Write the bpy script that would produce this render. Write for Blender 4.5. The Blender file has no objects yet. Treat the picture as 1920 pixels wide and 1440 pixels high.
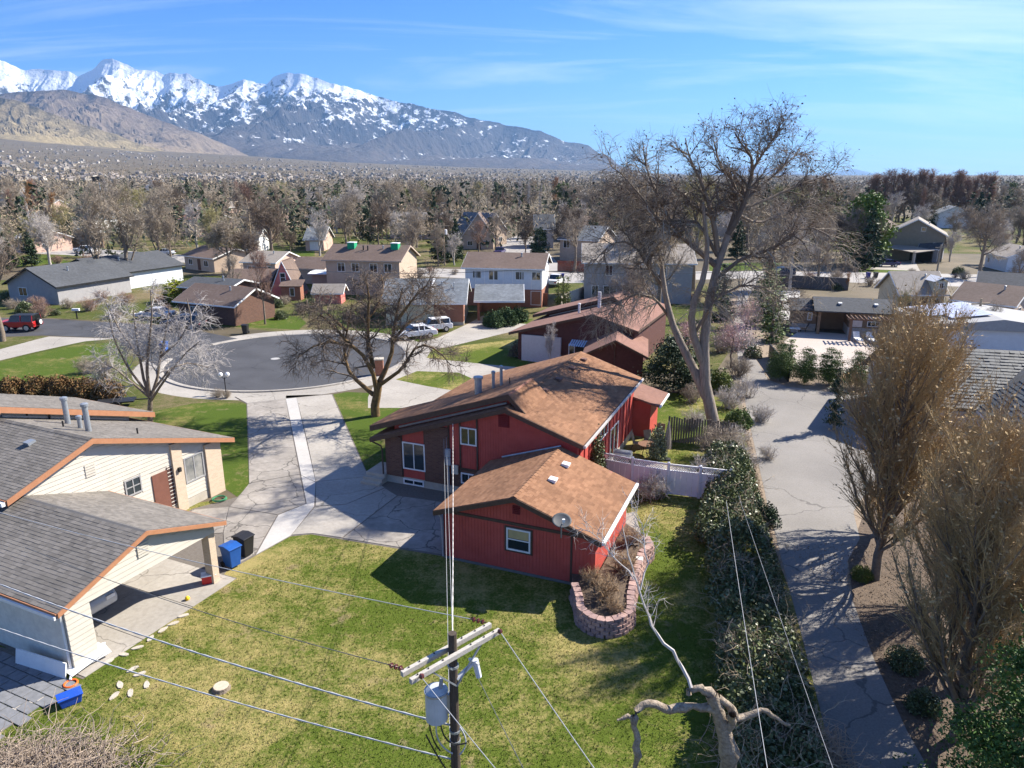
import bpy, math, random
import numpy as np
from mathutils import Vector, Matrix

# ------------------------------------------------------------------ camera, sky, sun, exposure
sc = bpy.context.scene
COL = sc.collection
F, HZ, H = 1333.0, 335.0, 16.5          # focal length in photo pixels, horizon row, drone height (m)
PT = math.atan((720 - HZ) / F); CP, SP = math.cos(PT), math.sin(PT)
cam_d = bpy.data.cameras.new('camera'); cam = bpy.data.objects.new('camera', cam_d); COL.objects.link(cam)
cam_d.sensor_width = 36; cam_d.lens = 36 * F / 1920; cam_d.clip_start = 0.5; cam_d.clip_end = 90000
cam.location = (0, 0, H); cam.rotation_euler = (math.pi / 2 - PT, 0, 0); sc.camera = cam
SUN_AZ, SUN_EL = math.radians(64), math.radians(39)
w = bpy.data.worlds.new('World'); sc.world = w; w.use_nodes = True
nt = w.node_tree; nt.nodes.clear()
def N(t, tree=None, **k):
    n = (tree or nt).nodes.new(t)
    for a, b in k.items(): setattr(n, a, b)
    return n
sky = N('ShaderNodeTexSky', sky_type='NISHITA', sun_disc=False, sun_elevation=SUN_EL, sun_rotation=SUN_AZ,
        altitude=1400, air_density=1.0, dust_density=0.25, ozone_density=3.0)
tc = N('ShaderNodeTexCoord'); sep = N('ShaderNodeSeparateXYZ'); nt.links.new(tc.outputs['Generated'], sep.inputs[0])
zc = N('ShaderNodeMath', operation='MAXIMUM'); zc.inputs[1].default_value = 0.0; nt.links.new(sep.outputs[2], zc.inputs[0])
za = N('ShaderNodeMath', operation='ADD'); za.inputs[1].default_value = 0.12; nt.links.new(zc.outputs[0], za.inputs[0])
dx = N('ShaderNodeMath', operation='DIVIDE'); nt.links.new(sep.outputs[0], dx.inputs[0]); nt.links.new(za.outputs[0], dx.inputs[1])
dy = N('ShaderNodeMath', operation='DIVIDE'); nt.links.new(sep.outputs[1], dy.inputs[0]); nt.links.new(za.outputs[0], dy.inputs[1])
cmb = N('ShaderNodeCombineXYZ'); nt.links.new(dx.outputs[0], cmb.inputs[0]); nt.links.new(dy.outputs[0], cmb.inputs[1])
mp = N('ShaderNodeMapping'); mp.inputs['Rotation'].default_value = (0, 0, math.radians(-12)); mp.inputs['Scale'].default_value = (0.42, 1.5, 1)
nt.links.new(cmb.outputs[0], mp.inputs[0])
cn = N('ShaderNodeTexNoise'); cn.inputs['Scale'].default_value = 0.75; cn.inputs['Detail'].default_value = 9; cn.inputs['Roughness'].default_value = 0.62; cn.inputs['Distortion'].default_value = 0.7
nt.links.new(mp.outputs[0], cn.inputs[0])
cr = N('ShaderNodeMapRange'); cr.inputs[1].default_value = 0.47; cr.inputs[2].default_value = 0.76; cr.inputs[4].default_value = 0.6
nt.links.new(cn.outputs[0], cr.inputs[0])
hs = N('ShaderNodeHueSaturation'); hs.inputs['Saturation'].default_value = 1.34; nt.links.new(sky.outputs[0], hs.inputs['Color'])
mx = N('ShaderNodeMix', data_type='RGBA'); nt.links.new(cr.outputs[0], mx.inputs[0]); tn = N('ShaderNodeMix', data_type='RGBA', blend_type='MULTIPLY'); tn.inputs[0].default_value = 1; tn.inputs[7].default_value = (0.60, 0.80, 1.12, 1); nt.links.new(hs.outputs[0], tn.inputs[6]); nt.links.new(tn.outputs[2], mx.inputs[6]); mx.inputs[7].default_value = (9.0, 9.4, 10.0, 1)
bg = N('ShaderNodeBackground'); bg.inputs[1].default_value = 0.066; nt.links.new(mx.outputs[2], bg.inputs[0])
wo = N('ShaderNodeOutputWorld'); nt.links.new(bg.outputs[0], wo.inputs[0])
sl = bpy.data.lights.new('sun', 'SUN'); sl.energy = 5.0; sl.angle = math.radians(0.5); sl.color = (1.0, 0.93, 0.82)
so = bpy.data.objects.new('sun', sl); COL.objects.link(so)
sdir = Vector((math.sin(SUN_AZ) * math.cos(SUN_EL), math.cos(SUN_AZ) * math.cos(SUN_EL), math.sin(SUN_EL)))
so.rotation_euler = (-sdir).to_track_quat('-Z', 'Y').to_euler(); so.location = (60, 30, 60)
vs = sc.view_settings; vs.view_transform = 'Standard'; vs.look = 'None'; vs.exposure = 1.3; vs.gamma = 1.0; vs.use_curve_mapping = False
sc.cycles.use_denoising = True; sc.cycles.max_bounces = 5; sc.cycles.diffuse_bounces = 3; sc.cycles.glossy_bounces = 2; sc.cycles.transparent_max_bounces = 6; sc.cycles.volume_bounces = 0

# ------------------------------------------------------------------ pixel -> place
def ray(px, py):
    u = (px - 960) / F; v = (720 - py) / F
    return np.array([u, CP + v * SP, -SP + v * CP])
def G(px, py, z=0.0):                     # photo pixel -> point on the level z
    d = ray(px, py); t = (z - H) / d[2]; return np.array([d[0] * t, d[1] * t, z])
def LY(px, py, Y):                        # photo pixel -> point at distance Y ahead
    d = ray(px, py); t = Y / d[1]; return np.array([d[0] * t, Y, H + d[2] * t])

# ------------------------------------------------------------------ materials
MATS = {}
def M(name, c1, c2=None, rough=0.85, scale=4.0, bump=0.0, bscale=None, metal=0.0, spec=0.3, big=0.0, bigscale=0.3, island=False, stretch=None, wav=None, detail=5.0):
    if name in MATS: return MATS[name]
    m = bpy.data.materials.new(name); m.use_nodes = True; t = m.node_tree; b = t.nodes['Principled BSDF']
    c2 = c2 or tuple(min(1, c * 1.25) for c in c1)
    b.inputs['Roughness'].default_value = rough; b.inputs['Metallic'].default_value = metal; b.inputs['Specular IOR Level'].default_value = spec
    g = N('ShaderNodeNewGeometry', t); tco = N('ShaderNodeTexCoord', t)
    src = g.outputs['Position']
    if stretch:
        mpn = N('ShaderNodeMapping', t); mpn.inputs['Scale'].default_value = stretch; t.links.new(tco.outputs['Object'], mpn.inputs[0]); src = mpn.outputs[0]
    n1 = N('ShaderNodeTexNoise', t); n1.inputs['Scale'].default_value = scale; n1.inputs['Detail'].default_value = detail; n1.inputs['Roughness'].default_value = 0.65; t.links.new(src, n1.inputs[0])
    r = N('ShaderNodeMapRange', t); r.inputs[1].default_value = 0.3; r.inputs[2].default_value = 0.7; t.links.new(n1.outputs[0], r.inputs[0])
    fac = r.outputs[0]
    if island:
        ad = N('ShaderNodeMath', t, operation='MULTIPLY_ADD'); ad.inputs[1].default_value = 0.35; t.links.new(fac, ad.inputs[0])
        ml = N('ShaderNodeMath', t, operation='MULTIPLY'); ml.inputs[1].default_value = 0.65; t.links.new(g.outputs['Random Per Island'], ml.inputs[0]); t.links.new(ml.outputs[0], ad.inputs[2]); fac = ad.outputs[0]
    mxn = N('ShaderNodeMix', t, data_type='RGBA'); mxn.inputs[6].default_value = (*c1, 1); mxn.inputs[7].default_value = (*c2, 1); t.links.new(fac, mxn.inputs[0])
    out = mxn.outputs[2]
    if big:
        n2 = N('ShaderNodeTexNoise', t); n2.inputs['Scale'].default_value = bigscale; n2.inputs['Detail'].default_value = 4; t.links.new(g.outputs['Position'], n2.inputs[0])
        r2 = N('ShaderNodeMapRange', t); r2.inputs[1].default_value = 0.3; r2.inputs[2].default_value = 0.7; r2.inputs[3].default_value = 1 - big; r2.inputs[4].default_value = 1 + big * 0.6; t.links.new(n2.outputs[0], r2.inputs[0])
        m2 = N('ShaderNodeMix', t, data_type='RGBA', blend_type='MULTIPLY'); m2.inputs[0].default_value = 1; t.links.new(out, m2.inputs[6]); t.links.new(r2.outputs[0], m2.inputs[7]); out = m2.outputs[2]
    t.links.new(out, b.inputs['Base Color'])
    if bump:
        bn = N('ShaderNodeBump', t); bn.inputs['Strength'].default_value = bump; bn.inputs['Distance'].default_value = 0.05
        n3 = N('ShaderNodeTexNoise', t); n3.inputs['Scale'].default_value = bscale or scale * 4; n3.inputs['Detail'].default_value = 4; t.links.new(src, n3.inputs[0])
        t.links.new(n3.outputs[0], bn.inputs['Height']); t.links.new(bn.outputs[0], b.inputs['Normal'])
    MATS[name] = m; return m
def brickmat(name, c1, c2, mortar, sx=0.22, sz=0.075):
    if name in MATS: return MATS[name]
    m = bpy.data.materials.new(name); m.use_nodes = True; t = m.node_tree; b = t.nodes['Principled BSDF']; b.inputs['Roughness'].default_value = 0.9
    tco = N('ShaderNodeTexCoord', t); s = N('ShaderNodeSeparateXYZ', t); t.links.new(tco.outputs['Object'], s.inputs[0])
    a = N('ShaderNodeMath', t, operation='ADD'); t.links.new(s.outputs[0], a.inputs[0]); t.links.new(s.outputs[1], a.inputs[1])
    c = N('ShaderNodeCombineXYZ', t); t.links.new(a.outputs[0], c.inputs[0]); t.links.new(s.outputs[2], c.inputs[1])
    bt = N('ShaderNodeTexBrick', t); bt.inputs['Scale'].default_value = 1.0; bt.inputs['Brick Width'].default_value = sx; bt.inputs['Row Height'].default_value = sz; bt.inputs['Mortar Size'].default_value = 0.008
    bt.inputs['Color1'].default_value = (*c1, 1); bt.inputs['Color2'].default_value = (*c2, 1); bt.inputs['Mortar'].default_value = (*mortar, 1); t.links.new(c.outputs[0], bt.inputs[0])
    t.links.new(bt.outputs[0], b.inputs['Base Color']); MATS[name] = m; return m
def cracks(m, scale, width, dark=0.45):
    t = m.node_tree; b = t.nodes['Principled BSDF']; src = b.inputs['Base Color'].links[0].from_socket; g = N('ShaderNodeNewGeometry', t)
    nz = N('ShaderNodeTexNoise', t); nz.inputs['Scale'].default_value = scale * 3; nz.inputs['Detail'].default_value = 5; t.links.new(g.outputs['Position'], nz.inputs[0])
    wv = N('ShaderNodeMix', t, data_type='RGBA', blend_type='LINEAR_LIGHT'); wv.inputs[0].default_value = 0.35 / scale * 0.4; t.links.new(g.outputs['Position'], wv.inputs[6]); t.links.new(nz.outputs[1], wv.inputs[7])
    v = N('ShaderNodeTexVoronoi', t, feature='DISTANCE_TO_EDGE'); v.inputs['Scale'].default_value = scale; t.links.new(wv.outputs[2], v.inputs[0])
    r = N('ShaderNodeMapRange', t); r.inputs[1].default_value = width * 0.4; r.inputs[2].default_value = width; r.inputs[3].default_value = dark; r.inputs[4].default_value = 1.0; t.links.new(v.outputs[0], r.inputs[0])
    q = N('ShaderNodeMix', t, data_type='RGBA', blend_type='MULTIPLY'); q.inputs[0].default_value = 1; t.links.new(src, q.inputs[6]); t.links.new(r.outputs[0], q.inputs[7]); t.links.new(q.outputs[2], b.inputs['Base Color'])
def glassmat(name, c=(0.02, 0.03, 0.035), rough=0.06):
    m = M(name, c, c, rough=rough, spec=0.8); return m
# lawn: green patches running into straw
def lawnmat(name, g1, g2, straw, cover, sc1=0.22):
    m = bpy.data.materials.new(name); m.use_nodes = True; t = m.node_tree; b = t.nodes['Principled BSDF']; b.inputs['Roughness'].default_value = 0.95; b.inputs['Specular IOR Level'].default_value = 0.1
    g = N('ShaderNodeNewGeometry', t)
    def noise(s, d, r=0.6):
        n = N('ShaderNodeTexNoise', t); n.inputs['Scale'].default_value = s; n.inputs['Detail'].default_value = d; n.inputs['Roughness'].default_value = r; t.links.new(g.outputs['Position'], n.inputs[0]); return n
    a = noise(sc1, 6, 0.65); f = noise(9, 4, 0.7); ff = noise(2.2, 4)
    s1 = N('ShaderNodeMath', t, operation='MULTIPLY_ADD'); s1.inputs[1].default_value = 0.45; t.links.new(f.outputs[0], s1.inputs[0]); t.links.new(a.outputs[0], s1.inputs[2])
    s2 = N('ShaderNodeMath', t, operation='MULTIPLY_ADD'); s2.inputs[1].default_value = 0.35; t.links.new(ff.outputs[0], s2.inputs[0]); t.links.new(s1.outputs[0], s2.inputs[2])
    r = N('ShaderNodeMapRange', t); r.inputs[1].default_value = 0.90 - cover; r.inputs[2].default_value = 1.10 - cover; t.links.new(s2.outputs[0], r.inputs[0])
    m1 = N('ShaderNodeMix', t, data_type='RGBA'); m1.inputs[6].default_value = (*g1, 1); m1.inputs[7].default_value = (*g2, 1); t.links.new(f.outputs[0], m1.inputs[0])
    m2 = N('ShaderNodeMix', t, data_type='RGBA'); t.links.new(r.outputs[0], m2.inputs[0]); t.links.new(m1.outputs[2], m2.inputs[6]); m2.inputs[7].default_value = (*straw, 1)
    bare = noise(0.55, 5, 0.7); rb = N('ShaderNodeMapRange', t); rb.inputs[1].default_value = 0.60; rb.inputs[2].default_value = 0.70; rb.inputs[4].default_value = 0.75; t.links.new(bare.outputs[0], rb.inputs[0])
    m3 = N('ShaderNodeMix', t, data_type='RGBA'); t.links.new(rb.outputs[0], m3.inputs[0]); t.links.new(m2.outputs[2], m3.inputs[6]); m3.inputs[7].default_value = (0.24, 0.185, 0.105, 1); t.links.new(m3.outputs[2], b.inputs['Base Color'])
    bn = N('ShaderNodeBump', t); bn.inputs['Strength'].default_value = 0.6; bn.inputs['Distance'].default_value = 0.08; n3 = noise(22, 3); t.links.new(n3.outputs[0], bn.inputs['Height']); t.links.new(bn.outputs[0], b.inputs['Normal'])
    MATS[name] = m; return m

# ------------------------------------------------------------------ mesh helpers
def mesh_np(name, V, quads=None, tris=None, smooth=False):
    me = bpy.data.meshes.new(name); V = np.asarray(V, np.float32).reshape(-1, 3)
    idx = []; st = []; k = 0
    for fa, n in ((quads, 4), (tris, 3)):
        if fa is not None and len(fa):
            fa = np.asarray(fa, np.int32).reshape(-1, n); idx.append(fa.ravel()); st.append(k + np.arange(len(fa)) * n); k += fa.size
    idx = np.concatenate(idx).astype(np.int32); st = np.concatenate(st).astype(np.int32)
    me.vertices.add(len(V)); me.vertices.foreach_set('co', V.ravel())
    me.loops.add(len(idx)); me.loops.foreach_set('vertex_index', idx)
    me.polygons.add(len(st)); me.polygons.foreach_set('loop_start', st)
    me.update(calc_edges=True); me.validate()
    me.polygons.foreach_set('use_smooth', np.full(len(me.polygons), bool(smooth))); me.update()
    return me
def setp(o, label=None, cat=None, group=None, kind=None):
    if label: o['label'] = label
    if cat: o['category'] = cat
    if group: o['group'] = group
    if kind: o['kind'] = kind
    return o
def link(name, me, mat=None, parent=None, **k):
    o = bpy.data.objects.new(name, me); COL.objects.link(o)
    if mat is not None and me is not None and not me.materials: me.materials.append(mat)
    if parent is not None: o.parent = parent
    return setp(o, **k)
def empty(name, loc, rz=0.0, **k):
    o = bpy.data.objects.new(name, None); COL.objects.link(o); o.location = tuple(loc); o.rotation_euler = (0, 0, rz); o.empty_display_size = 0.2
    return setp(o, **k)
def copy_tree(o, parent=None):
    c = o.copy(); COL.objects.link(c); c.parent = parent
    for ch in o.children: copy_tree(ch, c)
    return c
class MB:
    def __init__(s): s.v = []; s.f = []
    def add(s, vs, fs):
        k = len(s.v); s.v += [tuple(map(float, p)) for p in vs]; s.f += [tuple(i + k for i in f) for f in fs]; return s
    def box(s, x0, x1, y0, y1, z0, z1):
        return s.add([(x0, y0, z0), (x1, y0, z0), (x1, y1, z0), (x0, y1, z0), (x0, y0, z1), (x1, y0, z1), (x1, y1, z1), (x0, y1, z1)],
                     [(0, 3, 2, 1), (4, 5, 6, 7), (0, 1, 5, 4), (1, 2, 6, 5), (2, 3, 7, 6), (3, 0, 4, 7)])
    def obox(s, o, a, b, c):              # corner and three edge vectors
        o, a, b, c = (np.asarray(q, float) for q in (o, a, b, c))
        return s.add([o, o + a, o + a + b, o + b, o + c, o + a + c, o + a + b + c, o + b + c],
                     [(0, 3, 2, 1), (4, 5, 6, 7), (0, 1, 5, 4), (1, 2, 6, 5), (2, 3, 7, 6), (3, 0, 4, 7)])
    def bar(s, p, q, w, h=None):          # square bar from p to q
        p, q = np.asarray(p, float), np.asarray(q, float); h = h or w; d = q - p; L = np.linalg.norm(d); d /= L
        up = np.array([0, 0, 1.0]) if abs(d[2]) < 0.95 else np.array([1.0, 0, 0]); a = np.cross(d, up); a /= np.linalg.norm(a); b = np.cross(a, d)
        return s.obox(p - a * w / 2 - b * h / 2, d * L, a * w, b * h)
    def prism(s, poly, ext):              # closed polygon (3d points) extruded along ext
        n = len(poly); P = [np.asarray(p, float) for p in poly]; e = np.asarray(ext, float)
        return s.add(P + [p + e for p in P], [tuple(range(n))[::-1], tuple(range(n, 2 * n))] + [(i, (i + 1) % n, n + (i + 1) % n, n + i) for i in range(n)])
    def tube(s, pts, r, n=8, caps=True):
        pts = [np.asarray(p, float) for p in pts]; m = len(pts); rs = r if hasattr(r, '__len__') else [r] * m; vs = []
        for i, p in enumerate(pts):
            d = pts[min(i + 1, m - 1)] - pts[max(i - 1, 0)]; d = d / (np.linalg.norm(d) + 1e-9)
            up = np.array([0, 0, 1.0]) if abs(d[2]) < 0.9 else np.array([1.0, 0, 0]); a = np.cross(d, up); a /= np.linalg.norm(a); b = np.cross(d, a)
            vs += [p + (a * math.cos(2 * math.pi * j / n) + b * math.sin(2 * math.pi * j / n)) * rs[i] for j in range(n)]
        fs = [(i * n + j, i * n + (j + 1) % n, (i + 1) * n + (j + 1) % n, (i + 1) * n + j) for i in range(m - 1) for j in range(n)]
        if caps: fs += [tuple(range(n))[::-1], tuple(range((m - 1) * n, m * n))]
        return s.add(vs, fs)
    def lathe(s, c, prof, n=16):          # profile of (radius, z)
        return s.tube([(c[0], c[1], c[2] + z) for r, z in prof], [r for r, z in prof], n) if False else s._lathe(c, prof, n)
    def _lathe(s, c, prof, n):
        vs = [(c[0] + r * math.cos(2 * math.pi * j / n), c[1] + r * math.sin(2 * math.pi * j / n), c[2] + z) for r, z in prof for j in range(n)]; m = len(prof)
        return s.add(vs, [(i * n + j, i * n + (j + 1) % n, (i + 1) * n + (j + 1) % n, (i + 1) * n + j) for i in range(m - 1) for j in range(n)] + [tuple(range(n))[::-1], tuple(range((m - 1) * n, m * n))])
    def build(s, name, mat, parent=None, smooth=False, bevel=0, **k):
        me = bpy.data.meshes.new(name); me.from_pydata(s.v, [], s.f); me.update()
        if smooth: me.polygons.foreach_set('use_smooth', np.ones(len(me.polygons), bool))
        o = link(name, me, mat, parent, **k)
        if bevel:
            b = o.modifiers.new('bevel', 'BEVEL'); b.width = bevel; b.segments = 2; b.limit_method = 'ANGLE'
        return o
def sheet(name, pts, z, mat, parent=None, kind='structure', thick=0.0, **k):
    P = [(float(p[0]), float(p[1]), z) for p in pts]; mb = MB()
    if thick: mb.prism([(p[0], p[1], z - thick) for p in P], (0, 0, thick))
    else: mb.add(P, [tuple(range(len(P)))])
    return mb.build(name, mat, parent, kind=kind if parent is None else None, **k)
def pxs(*pts): return [G(*p)[:2] for p in pts]
# ------------------------------------------------------------------ vegetation generators
def nrm(a): return a / (np.linalg.norm(a, axis=-1, keepdims=True) + 1e-9)
def resample(pts, n):
    pts = np.asarray(pts, float); d = np.r_[0, np.cumsum(np.linalg.norm(np.diff(pts, axis=0), axis=1))]; t = np.linspace(0, d[-1], n)
    return np.stack([np.interp(t, d, pts[:, i]) for i in range(3)], 1)
def spawn(rng, P, R, k, t0, t1, ang, L, rr, n, wander=0.25, trop=0.0, fall=0.4, rmin=0.006, tip=0.25):
    """children of every branch in P (B,n,3) with radii R (B,n)"""
    B, m, _ = P.shape; t = rng.uniform(t0, t1, (B, k)); x = t * (m - 1); i = np.minimum(x.astype(int), m - 2); f = (x - i)[..., None]; b = np.arange(B)[:, None]
    p = P[b, i] * (1 - f) + P[b, i + 1] * f; d = nrm(P[b, i + 1] - P[b, i]); r = R[b, i] * (1 - f[..., 0]) + R[b, i + 1] * f[..., 0]
    q = nrm(np.cross(d, rng.normal(size=d.shape))); a = np.radians(ang) * rng.uniform(0.6, 1.3, (B, k, 1)); d0 = nrm(d * np.cos(a) + q * np.sin(a))
    ln = L * (1 - fall * t) * rng.uniform(0.6, 1.25, (B, k)); C = B * k; p = p.reshape(C, 3); d = d0.reshape(C, 3); ln = ln.reshape(C, 1); r0 = np.maximum(r.reshape(C) * rr, rmin)
    out = np.zeros((C, n, 3)); out[:, 0] = p
    for j in range(1, n):
        d = nrm(d + rng.normal(size=d.shape) * wander + np.array([0, 0, trop])); out[:, j] = out[:, j - 1] + d * ln / (n - 1)
    return out, r0[:, None] * np.linspace(1, tip, n)[None]
def tubes(groups):
    V = []; Q = []; k = 0
    for P, R, s in groups:
        B, n, _ = P.shape; T = np.empty_like(P); T[:, 1:-1] = P[:, 2:] - P[:, :-2]; T[:, 0] = P[:, 1] - P[:, 0]; T[:, -1] = P[:, -1] - P[:, -2]; T = nrm(T)
        ref = np.where(np.abs(T[..., 2:3]) < 0.85, np.array([0, 0, 1.0]), np.array([1.0, 0, 0])); a = nrm(np.cross(T, ref)); b = np.cross(T, a)
        th = np.arange(s) * 2 * math.pi / s
        ring = P[:, :, None] + (a[:, :, None] * np.cos(th)[None, None, :, None] + b[:, :, None] * np.sin(th)[None, None, :, None]) * R[:, :, None, None]
        V.append(ring.reshape(-1, 3)); base = k + (np.arange(B)[:, None, None] * n + np.arange(n - 1)[None, :, None]) * s; j = np.arange(s)[None, None]; j2 = (j + 1) % s
        Q.append(np.stack([base + j, base + j2, base + s + j2, base + s + j], -1).reshape(-1, 4)); k += B * n * s
    return np.concatenate(V), np.concatenate(Q)
def leaves(rng, C, size, asp=0.6, up=0.0):
    n = len(C); a = nrm(rng.normal(size=(n, 3)) + np.array([0, 0, up])); b = nrm(np.cross(a, rng.normal(size=(n, 3)))); s = size * rng.uniform(0.6, 1.4, (n, 1)); a = a * s; b = b * s * asp
    V = np.stack([C - a, C + b, C + a, C - b], 1).reshape(-1, 3); return V, np.arange(n * 4).reshape(n, 4)
def join(*parts):
    V = []; Q = []; k = 0
    for v, q in parts: V.append(v); Q.append(q + k); k += len(v)
    return np.concatenate(V), np.concatenate(Q)
def tree_meshes(name, groups_trunk, parts_crown):
    tv, tq = tubes(groups_trunk); cv, cq = join(*parts_crown)
    return mesh_np(name + '_trunk', tv, tq, smooth=True), mesh_np(name + '_crown', cv, cq)
def pl(pts, r0, r1, n, rng=None, jit=0.0):
    P = resample(pts, n)
    if rng is not None and jit: P[1:-1] += rng.normal(size=(n - 2, 3)) * jit
    return P[None], np.linspace(r0, r1, n)[None]
def put_tree(kind_name, meshes, mats, loc, rz=0.0, scale=1.0, **k):
    r = empty(kind_name, loc, rz, **k); r.scale = (scale, scale, scale) if not hasattr(scale, '__len__') else scale
    for nm, me, mt in (('trunk', meshes[0], mats[0]), ('crown', meshes[1], mats[1])):
        o = link(nm, me, mt, r); o.material_slots[0].link = 'OBJECT'; o.material_slots[0].material = mt
    return r
# --- stock kinds, about 10 m tall, base at the origin
def bare_round(seed, h=10.0, spread=48, k=(9, 9, 9, 6), trop=0.05, tw=0.02, droop=0.0, lean=0.0, low=0.28):
    rng = np.random.default_rng(seed)
    T = pl([(0, 0, -0.2), (0.1 + lean * .3, 0, h * 0.3), (lean, 0.1, h * 0.62)], h * 0.026, h * 0.012, 8, rng, 0.06)
    A = spawn(rng, *T, k[0], low / 0.62 * 0.9, 1.0, spread, h * 0.48, 0.6, 8, 0.16, 0.16, 0.25, tip=0.2)
    B_ = spawn(rng, *A, k[1], 0.2, 1.0, 42, h * 0.2, 0.55, 6, 0.2, trop, 0.35)
    C = spawn(rng, *B_, k[2], 0.15, 1.0, 42, h * 0.105, 0.6, 4, 0.22, trop - droop, 0.3, rmin=tw * 0.7)
    D = spawn(rng, *C, k[3], 0.1, 1.0, 38, h * 0.06, 0.7, 3, 0.25, -droop, 0.2, rmin=tw * 0.5)
    return [(*T, 8), (*A, 6)], [tubes([(*B_, 4), (*C, 3), (*D, 3)])]
def columnar(seed, h=10.0, wd=1.3, tw=0.02, nl=0, ls=0.06, k=(26, 10, 7), spread=22, t0=0.12, fine=(26, 30)):
    rng = np.random.default_rng(seed)
    T = pl([(0, 0, -0.2), (0.05, 0, h * 0.45), (0, 0.05, h * 0.95)], h * 0.015, h * 0.004, 9, rng, 0.04)
    A = spawn(rng, *T, k[0], t0, 0.9, spread, h * 0.34 * wd, 0.5, 7, 0.07, 0.22, 0.55, tip=0.2)
    B_ = spawn(rng, *A, k[1], 0.15, 1.0, fine[0], h * 0.16, 0.5, 5, 0.12, 0.14, 0.4)
    C = spawn(rng, *B_, k[2], 0.1, 1.0, fine[1], h * 0.07, 0.6, 3, 0.2, 0.08, 0.3, rmin=tw * 0.5)
    parts = [tubes([(*B_, 4), (*C, 3)])]
    if nl:
        pts = C[0].reshape(-1, 3); parts.append(leaves(rng, pts[rng.integers(0, len(pts), nl)] + rng.normal(size=(nl, 3)) * 0.05, ls))
    return [(*T, 7), (*A, 5)], parts
def conifer(seed, h=10.0, rad=2.4, n=5200, ls=0.16, base=0.08, lump=0.25, power=0.85, rounded=False):
    rng = np.random.default_rng(seed)
    T = pl([(0, 0, -0.2), (0, 0, h * 0.97)], h * 0.018, h * 0.004, 6)
    nb = 90; t = rng.uniform(base, 0.97, nb); az = rng.uniform(0, 2 * math.pi, nb)
    prof = (np.sqrt(np.clip(1 - ((t - 0.42) / 0.58) ** 2, 0.02, 1)) if rounded else (1 - t) ** power) * rad + 0.12
    L = prof * rng.uniform(1 - lump, 1.12, nb); tip = np.stack([np.cos(az) * L, np.sin(az) * L, t * h + L * rng.uniform(-0.28, 0.1, nb)], 1); root = np.stack([0 * t, 0 * t, t * h], 1)
    P = np.linspace(0, 1, 5)[None, :, None] * (tip - root)[:, None] + root[:, None]; P[:, 1:-1, 2] += (0.06 * L)[:, None]
    R = np.linspace(0.035, 0.008, 5)[None] * np.ones((nb, 1))
    bi = rng.choice(nb, n, p=L / L.sum()); s = np.sqrt(rng.uniform(0.03, 1.0, n)); c = root[bi] + (tip - root)[bi] * s[:, None]
    c += rng.normal(size=(n, 3)) * (0.10 + 0.13 * L[bi, None] * 0.8) * np.array([1, 1, 0.55])
    return [(*T, 7)], [tubes([(P, R, 4)]), leaves(rng, c, ls, 0.5, up=0.3)]
def bush(seed, rx=1.0, ry=1.0, h=1.2, n=2500, ls=0.07, tw=60, hollow=0.45):
    rng = np.random.default_rng(seed); q = nrm(rng.normal(size=(n, 3))); q[:, 2] = np.abs(q[:, 2])
    az = np.arctan2(q[:, 1], q[:, 0]); wob = 1 + 0.12 * np.sin(3 * az + seed) + 0.1 * np.sin(5 * az + q[:, 2] * 4 + seed * 2)
    c = q * (rng.uniform(hollow, 1, (n, 1)) ** 0.6) * wob[:, None] * np.array([rx, ry, h * 0.92]) + np.array([0, 0, h * 0.05])
    st = np.zeros((tw, 3)); en = nrm(rng.normal(size=(tw, 3)) + [0, 0, 0.8]); en[:, 2] = np.abs(en[:, 2]); en = en * np.array([rx, ry, h]) * rng.uniform(0.7, 1.05, (tw, 1))
    P = np.linspace(0, 1, 4)[None, :, None] * en[:, None] + st[:, None]; P[:, 1:-1] += rng.normal(size=(tw, 2, 3)) * 0.05; R = np.linspace(0.018, 0.006, 4)[None] * np.ones((tw, 1))
    return [(P, R, 4)], [leaves(rng, c, ls, 0.65)]
def twigbush(seed, rx=1.0, ry=1.0, h=1.2, k=(26, 8, 6), tw=0.012, droop=0.0):
    rng = np.random.default_rng(seed); n = k[0]; e = rng.normal(size=(n, 3)); e[:, 2] = np.abs(e[:, 2]) + 0.7; e = nrm(e) * np.array([rx, ry, h]); s = rng.normal(size=(n, 3)) * np.array([rx, ry, 0]) * 0.2
    P = np.linspace(0, 1, 6)[None, :, None] * e[:, None] + s[:, None]; P[:, 1:] += rng.normal(size=(n, 5, 3)) * 0.05; R = np.linspace(0.03, 0.012, 6)[None] * np.ones((n, 1))
    B_ = spawn(rng, P, R, k[1], 0.2, 1, 40, h * 0.45, 0.6, 5, 0.2, -droop, 0.3, rmin=tw); C = spawn(rng, *B_, k[2], 0.1, 1, 40, h * 0.22, 0.7, 3, 0.25, -droop, 0.2, rmin=tw * 0.6)
    return [(P, R, 5)], [tubes([(*B_, 3), (*C, 3)])]
BARK = M('bark_grey_brown', (0.13, 0.10, 0.075), (0.26, 0.21, 0.16), scale=6, bump=0.5)
TWIG = M('twigs_grey_brown', (0.24, 0.195, 0.145), (0.42, 0.355, 0.28), scale=1.2, island=True)
TWIGP = M('twigs_pale_grey', (0.36, 0.32, 0.29), (0.58, 0.54, 0.50), scale=1.2, island=True)
TWIGD = M('twigs_dark_brown', (0.095, 0.07, 0.052), (0.24, 0.185, 0.14), scale=1.2, island=True)
TWIGR = M('twigs_red_brown', (0.22, 0.13, 0.095), (0.38, 0.25, 0.19), scale=1.2, island=True)
TWIGY = M('twigs_yellow_green', (0.22, 0.20, 0.08), (0.40, 0.35, 0.17), scale=1.2, island=True)
TWIGO = M('twigs_rust', (0.26, 0.12, 0.04), (0.42, 0.22, 0.08), scale=1.2, island=True)
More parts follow.
